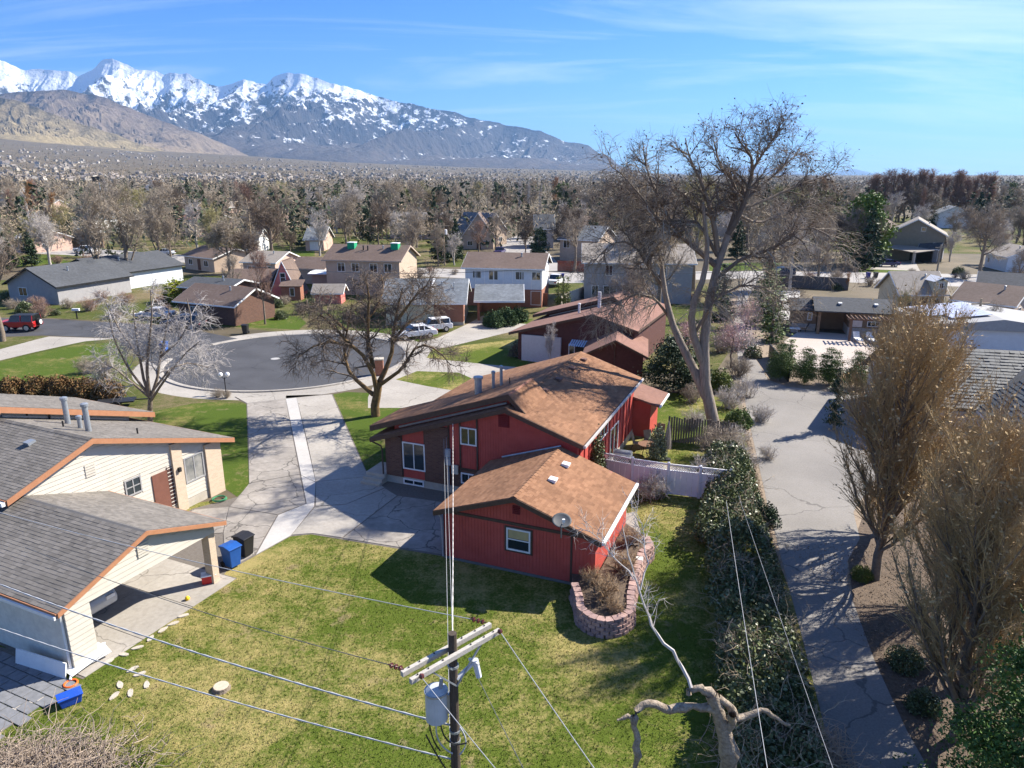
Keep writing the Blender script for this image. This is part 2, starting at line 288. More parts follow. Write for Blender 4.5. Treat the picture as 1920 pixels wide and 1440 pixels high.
BARKP = M('bark_pale', (0.34, 0.30, 0.26), (0.52, 0.48, 0.43), scale=6, bump=0.4)
NEED = M('needles_green', (0.035, 0.065, 0.015), (0.13, 0.19, 0.04), scale=1.5, island=True, rough=0.6)
NEEDD = M('needles_dark', (0.014, 0.03, 0.014), (0.05, 0.085, 0.035), scale=1.5, island=True, rough=0.6)
NEEDY = M('needles_olive', (0.06, 0.09, 0.012), (0.19, 0.22, 0.04), scale=1.5, island=True, rough=0.6)
LEAFIVY = M('leaves_ivy', (0.022, 0.042, 0.010), (0.17, 0.20, 0.075), scale=1.0, island=True, rough=0.45, spec=0.5)
LEAFDRY = M('leaves_dry', (0.20, 0.12, 0.06), (0.40, 0.28, 0.16), scale=1.0, island=True)
# ------------------------------------------------------------------ the land
def vnoise(x, y, seed=0):
    xi = np.floor(x).astype(np.int64); yi = np.floor(y).astype(np.int64); fx = x - xi; fy = y - yi; fx = fx * fx * (3 - 2 * fx); fy = fy * fy * (3 - 2 * fy)
    def h(a, b):
        n = (a * 374761393 + b * 668265263 + seed * 1442695041) & 0xFFFFFFFF; n = ((n ^ (n >> 13)) * 1274126177) & 0xFFFFFFFF; return ((n ^ (n >> 16)) & 0xFFFF) / 65535.0
    return (h(xi, yi) * (1 - fx) + h(xi + 1, yi) * fx) * (1 - fy) + (h(xi, yi + 1) * (1 - fx) + h(xi + 1, yi + 1) * fx) * fy
def fbm(x, y, seed=0, o=5, g=0.5, ridge=False):
    s = 0; a = 1; t = 0
    for i in range(o):
        n = vnoise(x * 2 ** i, y * 2 ** i, seed + i * 17)
        if ridge: n = 1 - np.abs(2 * n - 1)
        s = s + a * n; t += a; a *= g
    return s / t
BPX = np.array([-700, -300, 0, 300, 480, 640, 900, 1150, 1300, 2000.]); BPY = np.array([278, 280, 284, 297, 303, 311, 319, 325, 331, 332.])
def tz(x, y):
    x = np.asarray(x, float); y = np.asarray(y, float); r = np.hypot(x, y); px = 960 + F * x / np.maximum(y, 1) / CP * 0.97
    Z = 16.5 + (HZ - np.interp(px, BPX, BPY)) / F * 5000; s = np.clip((r - 900) / 4100, 0, 1.25)
    return np.where(y > 0, Z * s ** 1.4, 0.0)
GROUND = M('valley_ground', (0.075, 0.065, 0.038), (0.18, 0.14, 0.09), scale=0.12, big=0.3, bigscale=0.02, bump=0.3, bscale=4, detail=8)
rr_ = np.r_[0.0, np.geomspace(6, 36000, 150)]; aa_ = np.linspace(0, 2 * math.pi, 181)[:-1]
X = rr_[:, None] * np.sin(aa_)[None]; Y = rr_[:, None] * np.cos(aa_)[None]; Z = tz(X, Y) * (rr_[:, None] < 9000)
nA = len(aa_); i = np.arange(len(rr_) - 1)[:, None] * nA; j = np.arange(nA)[None]; j2 = (j + 1) % nA
link('ground', mesh_np('ground', np.stack([X, Y, Z], -1).reshape(-1, 3), np.stack([i + j, i + nA + j, i + nA + j2, i + j2], -1).reshape(-1, 4), smooth=True), GROUND, kind='structure')

def mountainmat(name, low, mid, high, s0, s1, snow=True, nsc=0.0011):
    m = bpy.data.materials.new(name); m.use_nodes = True; t = m.node_tree; b = t.nodes['Principled BSDF']; b.inputs['Roughness'].default_value = 0.95; b.inputs['Specular IOR Level'].default_value = 0.05
    g = N('ShaderNodeNewGeometry', t); s = N('ShaderNodeSeparateXYZ', t); t.links.new(g.outputs['Position'], s.inputs[0])
    def noise(sc_, d, rgh=0.65):
        n = N('ShaderNodeTexNoise', t); n.inputs['Scale'].default_value = sc_; n.inputs['Detail'].default_value = d; n.inputs['Roughness'].default_value = rgh; t.links.new(g.outputs['Position'], n.inputs[0]); return n
    n1 = noise(nsc, 8); n2 = noise(nsc * 6, 6, 0.7)
    def lerp(fac, a, bb):
        q = N('ShaderNodeMix', t, data_type='RGBA'); t.links.new(fac, q.inputs[0])
        for k_, v in ((6, a), (7, bb)):
            if isinstance(v, tuple): q.inputs[k_].default_value = (*v, 1)
            else: t.links.new(v, q.inputs[k_])
        return q.outputs[2]
    def rng_(src, a, c):
        q = N('ShaderNodeMapRange', t); q.inputs[1].default_value = a; q.inputs[2].default_value = c; t.links.new(src, q.inputs[0]); return q.outputs[0]
    def madd(src, k_, add):
        q = N('ShaderNodeMath', t, operation='MULTIPLY_ADD'); q.inputs[1].default_value = k_; t.links.new(src, q.inputs[0])
        if isinstance(add, float): q.inputs[2].default_value = add
        else: t.links.new(add, q.inputs[2])
        return q.outputs[0]
    zz = madd(n1.outputs[0], 700.0, s.outputs[2]); zz = madd(n2.outputs[0], 500.0, zz)
    c = lerp(rng_(zz, 700.0, 1300.0), low, mid); c = lerp(rng_(zz, 1500.0, 2300.0), c, high)
    c = lerp(rng_(n2.outputs[0], 0.42, 0.62), c, lerp(rng_(n1.outputs[0], 0.3, 0.7), mid, low))
    if snow:
        nz = N('ShaderNodeSeparateXYZ', t); t.links.new(g.outputs['Normal'], nz.inputs[0])
        sn = madd(n2.outputs[0], 2600.0, s.outputs[2]); sn = madd(n1.outputs[0], 900.0, sn); sn = madd(nz.outputs[2], 700.0, sn); ga = N('ShaderNodeAttribute', t, attribute_name='gully'); sn = madd(ga.outputs['Fac'], 750.0, sn)
        c = lerp(rng_(sn, s0, s1), c, (0.82, 0.85, 0.88))
    bn = N('ShaderNodeBump', t); bn.inputs['Strength'].default_value = 0.7; bn.inputs['Distance'].default_value = 70.0; n4 = noise(nsc * 4, 9, 0.7); t.links.new(n4.outputs[0], bn.inputs['Height']); t.links.new(bn.outputs[0], b.inputs['Normal'])
    t.links.new(c, b.inputs['Base Color']); MATS[name] = m; return m
def mrange(name, sil, yf, yr, mat, seed, amp, slant, cols=420, rows=110, fx=0.0016, x0=None, x1=None, prof=1.15, rough_sil=1.0):
    sil = np.array(sil, float); px = np.linspace(x0 if x0 is not None else sil[0, 0], x1 if x1 is not None else sil[-1, 0], cols); py = np.interp(px, sil[:, 0], sil[:, 1])
    py = py + (fbm(px / 22.0, px * 0, seed + 3, 4) - 0.5) * 9 * rough_sil
    XR = []; ZR = []
    for a, b_ in zip(px, py): q = LY(a, b_, yr); XR.append(q[0]); ZR.append(q[2])
    XR = np.array(XR); ZR = np.array(ZR); s = np.linspace(0, 1, rows)[:, None]; k = yr + 0 * s
    Yg = yf + (yr - yf) * s + 0 * XR[None]; Xg = XR[None] * (0.35 + 0.65 * Yg / yr) ; base = tz(Xg, Yg)
    e = np.sin(np.pi * np.clip(s, 0, 1)) ** 0.8
    wx = Xg + slant * (Yg - yr) + 500 * (fbm(Xg * 0.0006, Yg * 0.0006, seed + 9, 3) - 0.5)
    rid = fbm(wx * fx, Yg * fx * 0.16, seed, 4, 0.45, ridge=True); det = fbm(wx * fx * 5, Yg * fx * 2.2, seed + 5, 4, 0.55, ridge=True)
    rid = np.clip((rid - 0.38) / 0.5, 0, 1); det = np.clip((det - 0.3) / 0.6, 0, 1); hgt = np.maximum(ZR[None] + 0 * base, 20)
    zg = base * (1 - s) + (hgt - 0 * base) * (s ** prof) * (1 - e * amp * ((1 - rid) + 0.42 * (1 - det))) + (1 - s) * e * hgt * 0.10 * rid
    zg = np.maximum(zg, base - 6)
    zg[-1] = ZR
    back = np.array([0.9, 0.6, 0.0])[:, None]; yb = yr + np.array([700, 2000, 4500])[:, None] + 0 * XR[None]
    Xg = np.concatenate([Xg, XR[None] * yb / yr]); Yg = np.concatenate([Yg, yb]); zg = np.concatenate([zg, ZR[None] * back])
    R_ = rows + 3; i = np.arange(R_ - 1)[:, None] * cols; j = np.arange(cols - 1)[None]
    me = mesh_np(name, np.stack([Xg, Yg, zg], -1).reshape(-1, 3), np.stack([i + j, i + j + 1, i + cols + j + 1, i + cols + j], -1).reshape(-1, 4)); at = me.attributes.new('gully', 'FLOAT', 'POINT'); gu = np.concatenate([(1 - rid) * e, np.zeros((3, cols))]); at.data.foreach_set('value', gu.astype(np.float32).ravel())
    return link(name, me, mat, kind='structure')
SNOWY = mountainmat('snowy_rock', (0.12, 0.10, 0.085), (0.055, 0.055, 0.062), (0.07, 0.07, 0.077), 3340.0, 3490.0)
FOOT = mountainmat('foothill_scrub', (0.27, 0.21, 0.135), (0.15, 0.115, 0.09), (0.17, 0.135, 0.11), 4350.0, 4500.0)
GRASSY = mountainmat('foothill_grass', (0.36, 0.29, 0.16), (0.19, 0.15, 0.10), (0.28, 0.22, 0.13), 5000, 6000, snow=False, nsc=0.002)
BLUEH = mountainmat('far_hills_scrub', (0.16, 0.15, 0.13), (0.12, 0.12, 0.12), (0.15, 0.14, 0.14), 5000, 6000, snow=False)
mrange('mountain_range', [(-700, 130), (-200, 100), (0, 113), (20, 123), (47, 133), (73, 130), (107, 132), (127, 135), (147, 143), (170, 130), (190, 115), (210, 109), (233, 117), (257, 130), (293, 132), (307, 142), (327, 135), (350, 140), (383, 153), (410, 163), (437, 158), (457, 146), (477, 153), (500, 158), (513, 145), (540, 135), (573, 140), (600, 148), (640, 160), (707, 180), (773, 195), (853, 213), (900, 225), (940, 233), (973, 240), (1023, 250), (1073, 267), (1107, 277), (1133, 290), (1160, 308), (1190, 322), (1230, 331)], 8700, 12500, SNOWY, 11, 0.60, -0.45, cols=660, rows=160, fx=0.0011, prof=0.95)
mrange('mountain_shoulder', [(-700, 178), (-100, 176), (0, 176), (60, 170), (120, 168), (187, 180), (247, 204), (300, 224), (367, 248), (433, 276), (480, 300), (520, 312)], 6300, 8600, FOOT, 29, 0.55, -0.45, cols=300, rows=100, fx=0.0026, rough_sil=0.6)
mrange('foothill', [(-700, 170), (-100, 178), (0, 184), (43, 191), (83, 209), (150, 231), (210, 250), (270, 272), (340, 294), (380, 304)], 4900, 6000, GRASSY, 47, 0.5, -0.5, cols=240, rows=80, fx=0.0036, rough_sil=0.5)
mrange('far_hills', [(1150, 330), (1240, 325), (1330, 322), (1370, 314), (1395, 309), (1430, 313), (1480, 321), (1530, 328), (1560, 322), (1595, 317), (1625, 321), (1660, 332), (1700, 335), (2000, 333), (2600, 331)], 22000, 30000, BLUEH, 61, 0.2, -0.3, cols=160, rows=30, fx=0.0006, rough_sil=0.4)

# ------------------------------------------------------------------ streets, drives, lawns
ASPH = M('asphalt_dark', (0.055, 0.056, 0.062), (0.085, 0.086, 0.092), scale=30, big=0.22, bigscale=0.35, bump=0.15, bscale=80, rough=0.8)
LANE = M('asphalt_old_grey', (0.20, 0.185, 0.17), (0.275, 0.26, 0.24), scale=14, big=0.18, bigscale=0.22, bump=0.15, bscale=60, rough=0.9)
ROADL = M('road_pale', (0.30, 0.28, 0.26), (0.40, 0.38, 0.355), scale=6, big=0.12, bigscale=0.15)
CONC = M('concrete', (0.31, 0.285, 0.25), (0.40, 0.37, 0.33), scale=5, big=0.16, bigscale=0.3, bump=0.1, bscale=60)
CONC2 = M('concrete_new', (0.42, 0.40, 0.375), (0.49, 0.47, 0.445), scale=5, big=0.08, bigscale=0.4)
CONC3 = M('concrete_stained', (0.245, 0.222, 0.195), (0.35, 0.32, 0.285), scale=3, big=0.25, bigscale=0.5, bump=0.1, bscale=60)
JOINT = M('concrete_joint', (0.12, 0.105, 0.09), (0.18, 0.16, 0.14), scale=9)
LAWN = lawnmat('lawn_mixed', (0.058, 0.09, 0.010), (0.11, 0.142, 0.022), (0.33, 0.27, 0.105), 0.045, 0.13)
LAWNG = lawnmat('lawn_green', (0.045, 0.08, 0.010), (0.09, 0.13, 0.02), (0.21, 0.18, 0.065), -0.02)
cracks(CONC3, 0.45, 0.014); cracks(CONC, 0.22, 0.006, 0.6); cracks(LANE, 0.16, 0.006, 0.6); cracks(ASPH, 0.14, 0.005, 0.55)
SOIL = M('soil_mulch', (0.06, 0.043, 0.03), (0.16, 0.115, 0.08), scale=7, bump=0.5, bscale=18)
DIRT = M('dirt_dry', (0.20, 0.15, 0.105), (0.32, 0.25, 0.18), scale=3, bump=0.3, big=0.2)
sheet('back_lawn', [(-30, 6), (9.0, 6), (12.9, 34), (16.5, 48.5), (17.5, 53), (6, 57), (-8, 52), (-12, 36), (-30, 30)], 0.004, LAWN)
YARD = lawnmat('yard_dry', (0.05, 0.07, 0.014), (0.09, 0.105, 0.025), (0.19, 0.15, 0.085), 0.06, 0.08)
sheet('front_yards', pxs((-250, 535), (300, 515), (700, 522), (1345, 532), (1380, 640), (1340, 700), (980, 700), (700, 640), (480, 618), (90, 596), (-250, 592)), 0.003, YARD)
sheet('west_yards', pxs((-250, 800), (-250, 640), (80, 630), (217, 636), (300, 700), (460, 756), (280, 800)), 0.003, YARD)
sheet('east_yards', pxs((1430, 470), (2100, 480), (2100, 408), (1430, 405)), 0.003, YARD)
sheet('far_yards', pxs((-250, 500), (520, 505), (900, 500), (900, 430), (-250, 420)), 0.002, YARD)
sheet('cul_de_sac_sidewalk', [(-21.3 + 13.4 * math.cos(a), 66 + 13.4 * math.sin(a)) for a in np.linspace(0, 2 * math.pi, 73)[:-1]], 0.008, CONC)
sheet('shared_drive', pxs((690, 745), (728, 665), (745, 652), (820, 634), (880, 606), (905, 592), (985, 592), (962, 606), (1012, 609), (835, 652), (800, 672), (985, 690), (985, 765), (690, 765)), 0.010, CONC)
sheet('side_yard', pxs((640, 595), (730, 600), (850, 606), (820, 630), (745, 648), (700, 640), (620, 625)), 0.006, LAWNG)
sheet('street', pxs((-260, 592), (90, 598), (330, 612), (470, 640), (470, 690), (300, 690), (217, 634), (80, 629), (-260, 640)), 0.014, ASPH)
sheet('cul_de_sac', [(-21.3 + 10.9 * math.cos(a), 66 + 10.9 * math.sin(a)) for a in np.linspace(0, 2 * math.pi, 73)[:-1]], 0.018, ASPH)
kerb = MB(); ka = np.linspace(math.radians(-178), math.radians(150), 90)
prof = [(10.9, 0.0), (10.95, 0.055), (11.1, 0.09), (11.4, 0.10), (11.42, 0.0)]
kerb.add([(-21.3 + r * math.cos(a), 66 + r * math.sin(a), z + 0.01) for a in ka for r, z in prof], [(i * 5 + j, i * 5 + j + 1, (i + 1) * 5 + j + 1, (i + 1) * 5 + j) for i in range(89) for j in range(4)])
kerb.build('kerb', CONC, kind='structure')
cover = MB().lathe((*G(516, 673)[:2], 0.0185), [(0.42, 0), (0.42, 0.012), (0.36, 0.014)], 20).build('manhole_cover', M('iron_pale', (0.35, 0.34, 0.32), rough=0.6), label='pale round manhole cover in the dark cul-de-sac', cat='manhole cover')
for (p, lb) in ((((800, 671), (810, 655), (960, 637), (1010, 640), (985, 690), (900, 682)), 'a'), (((742, 712), (782, 696), (860, 699), (890, 712), (870, 736), (800, 724)), 'b')):
    sheet('lawn', pxs(*p), 0.016, LAWN)
sheet('front_lawn', pxs((622, 740), (650, 735), (720, 738), (800, 757), (790, 800), (735, 880), (692, 894), (682, 886)), 0.006, LAWNG)
sheet('corner_lawn', pxs((285, 772), (360, 757), (400, 754), (462, 757), (468, 880), (466, 912), (445, 932), (400, 900), (330, 830), (270, 800)), 0.006, LAWNG)
sheet('west_lawn', pxs((-140, 705), (0, 678), (140, 647), (225, 642), (250, 690), (180, 712), (-140, 780)), 0.006, LAWNG)
sheet('west_drive', pxs((-160, 712), (-160, 670), (0, 655), (67, 637), (92, 631), (217, 635), (160, 640), (140, 644), (67, 660), (0, 676)), 0.010, CONC)
for p in (((415, 612), (560, 618), (575, 606), (560, 592), (425, 590)), ((400, 596), (460, 590), (500, 560), (430, 560)), ((0, 500), (45, 500), (130, 492), (100, 478), (0, 480)), ((880, 612), (950, 606), (1000, 597), (985, 612), (905, 624)),
          ((1610, 520), (1720, 518), (1700, 497), (1610, 498)), ((1330, 512), (1430, 508), (1430, 492), (1330, 494)), ((525, 480), (590, 480), (590, 470), (525, 472)), ((110, 480), (230, 482), (230, 470), (60, 462)), ((1545, 720), (1660, 740), (1660, 708), (1540, 702))):
    sheet('lawn', pxs(*p), 0.007, LAWNG)
# far streets
sheet('cross_street', pxs((-150, 452), (120, 462), (400, 482), (700, 500), (1070, 511), (1400, 508), (1700, 512), (2100, 520), (2100, 548), (1700, 534), (1400, 522), (1070, 531), (700, 514), (400, 496), (120, 478), (-150, 466)), 0.012, ROADL)
sheet('side_street', pxs((985, 508), (925, 478), (945, 450), (985, 436), (1005, 436), (1010, 455), (1060, 508)), 0.010, ROADL)
sheet('east_drive', pxs((1630, 505), (1725, 508), (1715, 488), (1680, 482), (1650, 490)), 0.011, CONC)
# the lane right of the houses
sheet('lane_verge', [(5.5, 10), (9.0, 12), (13.0, 34), (16.6, 48.5), (24.5, 76), (33, 110), (36, 110), (31, 90), (28, 75), (25, 62), (33, 52), (40, 40), (22, 10)], 0.008, DIRT)
sheet('tree_bed', pxs((1590, 1050), (1600, 1130), (1640, 1240), (1700, 1370), (1740, 1440), (1790, 1500), (2300, 1500), (2300, 900), (1720, 840), (1620, 960)), 0.010, SOIL)
sheet('lane', pxs((1585, 1500), (1565, 1440), (1500, 1180), (1440, 950), (1402, 780), (1386, 690), (1380, 640), (1377, 600), (1385, 545), (1400, 520), (1425, 520), (1402, 560), (1398, 600), (1406, 655), (1440, 712), (1475, 725), (1560, 736), (1680, 748), (1790, 765), (1720, 830), (1640, 900), (1600, 960), (1612, 1010), (1590, 1050), (1588, 1090), (1600, 1130), (1640, 1240), (1700, 1370), (1740, 1440), (1790, 1500)), 0.014, LANE)
sheet('patio', pxs((1470, 640), (1500, 620), (1660, 632), (1720, 655), (1720, 712), (1560, 705), (1530, 690), (1500, 690)), 0.012, M('patio_pale', (0.42, 0.355, 0.31), (0.50, 0.43, 0.38), scale=4, big=0.08))
sheet('gravel_court', pxs((1440, 545), (1500, 545), (1500, 600), (1455, 600)), 0.010, CONC2)
# driveway of single slabs
drive = sheet('driveway', pxs((440, 745), (624, 739), (693, 896), (850, 925), (860, 1040), (836, 1044), (642, 1012), (583, 1002), (545, 1006), (478, 1043), (425, 1072), (330, 1162), (250, 1010), (362, 954), (445, 932), (467, 912), (462, 757)), 0.008, JOINT)
def slab(p, mat=CONC):
    q = np.array([G(*a)[:2] for a in p]); c = q.mean(0); d = c - q; q = q + d / np.linalg.norm(d, axis=1)[:, None] * 0.03
    mb = MB().prism([(a[0], a[1], 0.009) for a in q], (0, 0, 0.022)); return mb.build('slab', mat, drive)
for p, m_ in ((((440, 744), (537, 742), (537, 748), (463, 757)), CONC), (((463, 757), (536, 748), (548, 815), (466, 830)), CONC3), (((466, 830), (548, 815), (562, 890), (467, 907)), CONC3), (((467, 907), (562, 890), (574, 945), (520, 966), (430, 951), (445, 934)), CONC3),
              (((430, 951), (520, 966), (478, 1040), (424, 1070), (418, 1000)), CONC3), (((362, 956), (430, 951), (418, 1000), (300, 1010)), CONC3), (((536, 748), (556, 746), (592, 905), (565, 892)), CONC2), (((565, 892), (592, 905), (590, 950), (545, 1005), (480, 1041), (521, 967), (576, 945)), CONC2),
              (((556, 746), (622, 740), (653, 811), (575, 823)), CONC), (((575, 823), (653, 811), (691, 894), (592, 904)), CONC), (((592, 904), (691, 894), (722, 915), (650, 946), (591, 950)), CONC), (((590, 951), (650, 946), (722, 916), (745, 930), (641, 1009), (585, 1001), (546, 1004)), CONC),
              (((746, 930), (850, 945), (834, 1041), (642, 1010)), CONC3)):
    slab(p, m_)
# ------------------------------------------------------------------ building helpers
GLASS = glassmat('window_glass'); GLASSB = M('window_glass_curtain', (0.10, 0.11, 0.11), (0.34, 0.33, 0.30), rough=0.12, spec=0.7, scale=1.3)
WHITE = M('white_trim', (0.74, 0.74, 0.73), (0.82, 0.82, 0.81), rough=0.55, scale=3); GALV = M('galvanised_metal', (0.30, 0.33, 0.36), (0.42, 0.45, 0.48), rough=0.4, metal=0.5, scale=8)
BROWNT = M('brown_trim', (0.075, 0.045, 0.032), (0.11, 0.068, 0.048), rough=0.7, scale=5); BLACK = M('black_plastic', (0.012, 0.012, 0.013), (0.03, 0.03, 0.032), rough=0.5)
REDS = M('red_siding', (0.44, 0.070, 0.054), (0.52, 0.095, 0.075), rough=0.6, scale=2, big=0.08, bigscale=0.6)
REDROOF = M('shingle_red_brown', (0.18, 0.088, 0.048), (0.32, 0.172, 0.098), rough=0.95, scale=5, island=True, big=0.22, bigscale=0.5)
REDROOF2 = M('shingle_red_plain', (0.20, 0.105, 0.08), (0.27, 0.15, 0.115), rough=0.95, scale=4, big=0.15, bigscale=0.4)
GREYROOF = M('shingle_grey', (0.125, 0.115, 0.102), (0.225, 0.205, 0.182), rough=0.95, scale=5, island=True, big=0.12, bigscale=0.5)
TILEROOF = M('tile_slate', (0.03, 0.037, 0.044), (0.075, 0.087, 0.10), rough=0.6, scale=5, island=True)
CREAM = M('cream_siding', (0.50, 0.465, 0.40), (0.56, 0.525, 0.455), rough=0.6, scale=2); ORANGET = M('orange_brown_trim', (0.36, 0.165, 0.085), (0.43, 0.205, 0.11), rough=0.6, scale=4)
BRICKB = brickmat('brick_brown', (0.16, 0.075, 0.048), (0.10, 0.045, 0.03), (0.14, 0.10, 0.08)); BRICKR = brickmat('brick_red', (0.34, 0.12, 0.06), (0.26, 0.085, 0.045), (0.30, 0.22, 0.17)); BRICKT = brickmat('brick_tan', (0.56, 0.44, 0.31), (0.48, 0.37, 0.26), (0.52, 0.46, 0.38))
FOUND = M('foundation', (0.38, 0.34, 0.28), (0.48, 0.44, 0.37), scale=3)
def unit(v): v = np.asarray(v, float); return v / np.linalg.norm(v)
def shingles(parent, o, e, s, mat, course=0.15, tab=0.32, th=0.007, name='shingles', seed=1):
    """overlapping tabs laid course by course on the plane o + a*e + b*s, as one layer"""
    rng = np.random.default_rng(seed); Le, Ls = np.linalg.norm(e), np.linalg.norm(s); e1, s1 = unit(e), unit(s); n1 = np.cross(e1, s1)
    if n1[2] < 0: n1 = -n1
    V = []; nc = int(Ls / course)
    for c in range(nc):
        nt_ = int(Le / tab) + 2; xs = np.cumsum(np.r_[-tab * rng.uniform(0, 1), rng.uniform(0.7, 1.3, nt_) * tab]); xs = np.clip(xs, 0, Le); xs = xs[np.r_[True, np.diff(xs) > 1e-4]]
        a, b = xs[:-1] + 0.004, xs[1:] - 0.004; keep = b - a > 0.02; a, b = a[keep], b[keep]; m = len(a); t_ = th * rng.uniform(0.5, 1.6, m); y0 = c * course + rng.uniform(-0.006, 0.006, m); y1 = y0 + course * 1.05
        q = lambda x, y, z: o + e1 * x[:, None] + s1 * y[:, None] + n1 * z[:, None]
        V.append(np.stack([q(a, y0, 0 * t_ + 0.001), q(b, y0, 0 * t_ + 0.001), q(b, y0, t_ + 0.004), q(a, y0, t_ + 0.004), q(b, y1, 0 * t_ + 0.003), q(a, y1, 0 * t_ + 0.003)], 1))
    V = np.concatenate(V); k = np.arange(len(V))[:, None] * 6
    Q = np.concatenate([k + np.array([[0, 1, 2, 3]]), k + np.array([[3, 2, 4, 5]])]); return link(name, mesh_np(name, V.reshape(-1, 3), Q), mat, parent, kind='stuff')
def plane_slab(mb, o, e, s, th):
    n = unit(np.cross(e, s)); n = n if n[2] > 0 else -n
    mb.obox(np.asarray(o) - n * th, e, s, n * th)
def rake(mb, p, q, w, d, out):            # fascia board under the edge p-q, depth d, thickness w towards out
    p, q, out = np.asarray(p, float), np.asarray(q, float), unit(out); mb.obox(p + np.array([0, 0, 0.012]), q - p, out * w, np.array([0, 0, -d]))
def win(parent, p, ex, w, h, n, frame=WHITE, glass=None, mull=1, fr=0.07, bars=0, name='window', dep=0.05):
    p, ex, n = np.asarray(p, float), unit(ex), unit(n); z = np.array([0, 0, 1.0]); mb = MB(); o = p + n * 0.003
    for a, b, c, d in ((0, w, 0, fr), (0, w, h - fr, fr)): mb.obox(o + ex * a + z * c, ex * b, n * dep, z * d)
    for a in (0, w - fr): mb.obox(o + ex * a + z * fr, ex * fr, n * dep, z * (h - 2 * fr))
    for i in range(mull): mb.obox(o + ex * (w * (i + 1) / (mull + 1) - fr * 0.35) + z * fr, ex * fr * 0.7, n * dep * 0.8, z * (h - 2 * fr))
    for i in range(bars): mb.obox(o + z * (h * (i + 1) / (bars + 1) - fr * 0.35) + ex * fr, ex * (w - 2 * fr), n * dep * 0.7, z * fr * 0.7)
    o_ = mb.build(name, frame, parent); MB().obox(o + ex * fr + z * fr, ex * (w - 2 * fr), n * dep * 0.4, z * (h - 2 * fr)).build('pane', glass or GLASS, o_); return o_
def gable(root, x0, x1, y0, y1, h, rise, axis, wall, roof, trim, ov=0.45, th=0.12, z0=0.0, fasc=0.2, sh=None, rovx=None, wallname='wall'):
    mb = MB(); r_ = MB(); t_ = MB(); fz = -0.03
    if axis == 'y':
        xm = (x0 + x1) / 2; mb.prism([(x0, y0, z0), (x1, y0, z0), (x1, y0, h), (xm, y0, h + rise - 0.02), (x0, y0, h)], (0, y1 - y0, 0)); sl = rise / (xm - x0); E = [(x0 - ov, 1), (x1 + ov, -1)]
        for xe, s in E:
            o = np.array([xe, y0 - ov, h - sl * ov + th]); e = np.array([0, y1 - y0 + 2 * ov, 0]); sv = np.array([xm - xe, 0, sl * abs(xm - xe)]); plane_slab(r_, o, e, sv, th)
            if sh: shingles(root, o, e, sv, sh, seed=int(abs(xe * 10)) + 3)
            rake(t_, o + (0, -0.003, fz), o + sv + (0, -0.003, fz), 0.04, fasc, (0, -1, 0)); rake(t_, o + e + (0, 0.003, fz), o + e + sv + (0, 0.003, fz), 0.04, fasc, (0, 1, 0)); rake(t_, o + (-s * .003, 0, fz), o + e + (-s * .003, 0, fz), 0.04, fasc * 0.8, (-s, 0, 0))
    else:
        ym = (y0 + y1) / 2; mb.prism([(x0, y0, z0), (x0, y1, z0), (x0, y1, h), (x0, ym, h + rise - 0.02), (x0, y0, h)], (x1 - x0, 0, 0)); sl = rise / (ym - y0); E = [(y0 - ov, 1), (y1 + ov, -1)]
        for ye, s in E:
            o = np.array([x0 - ov, ye, h - sl * ov + th]); e = np.array([x1 - x0 + 2 * ov, 0, 0]); sv = np.array([0, ym - ye, sl * abs(ym - ye)]); plane_slab(r_, o, e, sv, th)
            if sh: shingles(root, o, e, sv, sh, seed=int(abs(ye * 10)) + 3)
            rake(t_, o + (-0.003, 0, fz), o + sv + (-0.003, 0, fz), 0.04, fasc, (-1, 0, 0)); rake(t_, o + e + (0.003, 0, fz), o + e + sv + (0.003, 0, fz), 0.04, fasc, (1, 0, 0)); rake(t_, o + (0, -s * .003, fz), o + e + (0, -s * .003, fz), 0.04, fasc * 0.8, (0, -s, 0))
    if sh:
        xm_ = (x0 + x1) / 2; zr_ = h + rise + th; cap = MB()
        if axis == 'y':
            for i in range(int((y1 - y0 + 2 * ov) / 0.3)): yy = y0 - ov + i * 0.3; cap.add([(xm_ - 0.15, yy, zr_ - 0.02), (xm_, yy, zr_ + 0.045), (xm_ + 0.15, yy, zr_ - 0.02), (xm_ - 0.15, yy + 0.32, zr_ - 0.03), (xm_, yy + 0.32, zr_ + 0.03), (xm_ + 0.15, yy + 0.32, zr_ - 0.03)], [(0, 1, 4, 3), (1, 2, 5, 4)])
            cap.build('ridge_cap', sh, root, kind='stuff')
    mb.build(wallname, wall, root); r_.build('roof', roof, root); t_.build('fascia', trim, root)
def face(dims, f, off, z):
    x0, x1, y0, y1 = dims
    return {'F': ((x0 + off, y0, z), (1, 0, 0), (0, -1, 0)), 'R': ((x1, y0 + off, z), (0, 1, 0), (1, 0, 0)), 'L': ((x0, y1 - off, z), (0, -1, 0), (-1, 0, 0)), 'B': ((x1 - off, y1, z), (-1, 0, 0), (0, 1, 0))}[f]
def frame_from(A, B):
    A, B = np.asarray(A[:2], float), np.asarray(B[:2], float); d = B - A; return A, np.linalg.norm(d), math.atan2(d[1], d[0])
def place(name, A, B, label, cat='house', group=None):
    a, wd, rz = frame_from(A, B); return empty(name, (a[0], a[1], 0), rz, label=label, cat=cat, group=group), wd
def addwins(r, dims, ws, **k):
    for q in ws:
        p, ex, n = face(dims, *q[:3]); win(r, p, ex, q[3], q[4], n, **{**k, **(q[5] if len(q) > 5 else {})})
def pipe(parent, p, r, h, mat=GALV, cap=True, name='vent_pipe'):
    mb = MB().lathe(p, [(r, -0.25), (r, h)] + ([(r * 1.35, h), (r * 1.35, h + 0.12), (r * 0.6, h + 0.16)] if cap else []), 14); return mb.build(name, mat, parent, smooth=False)
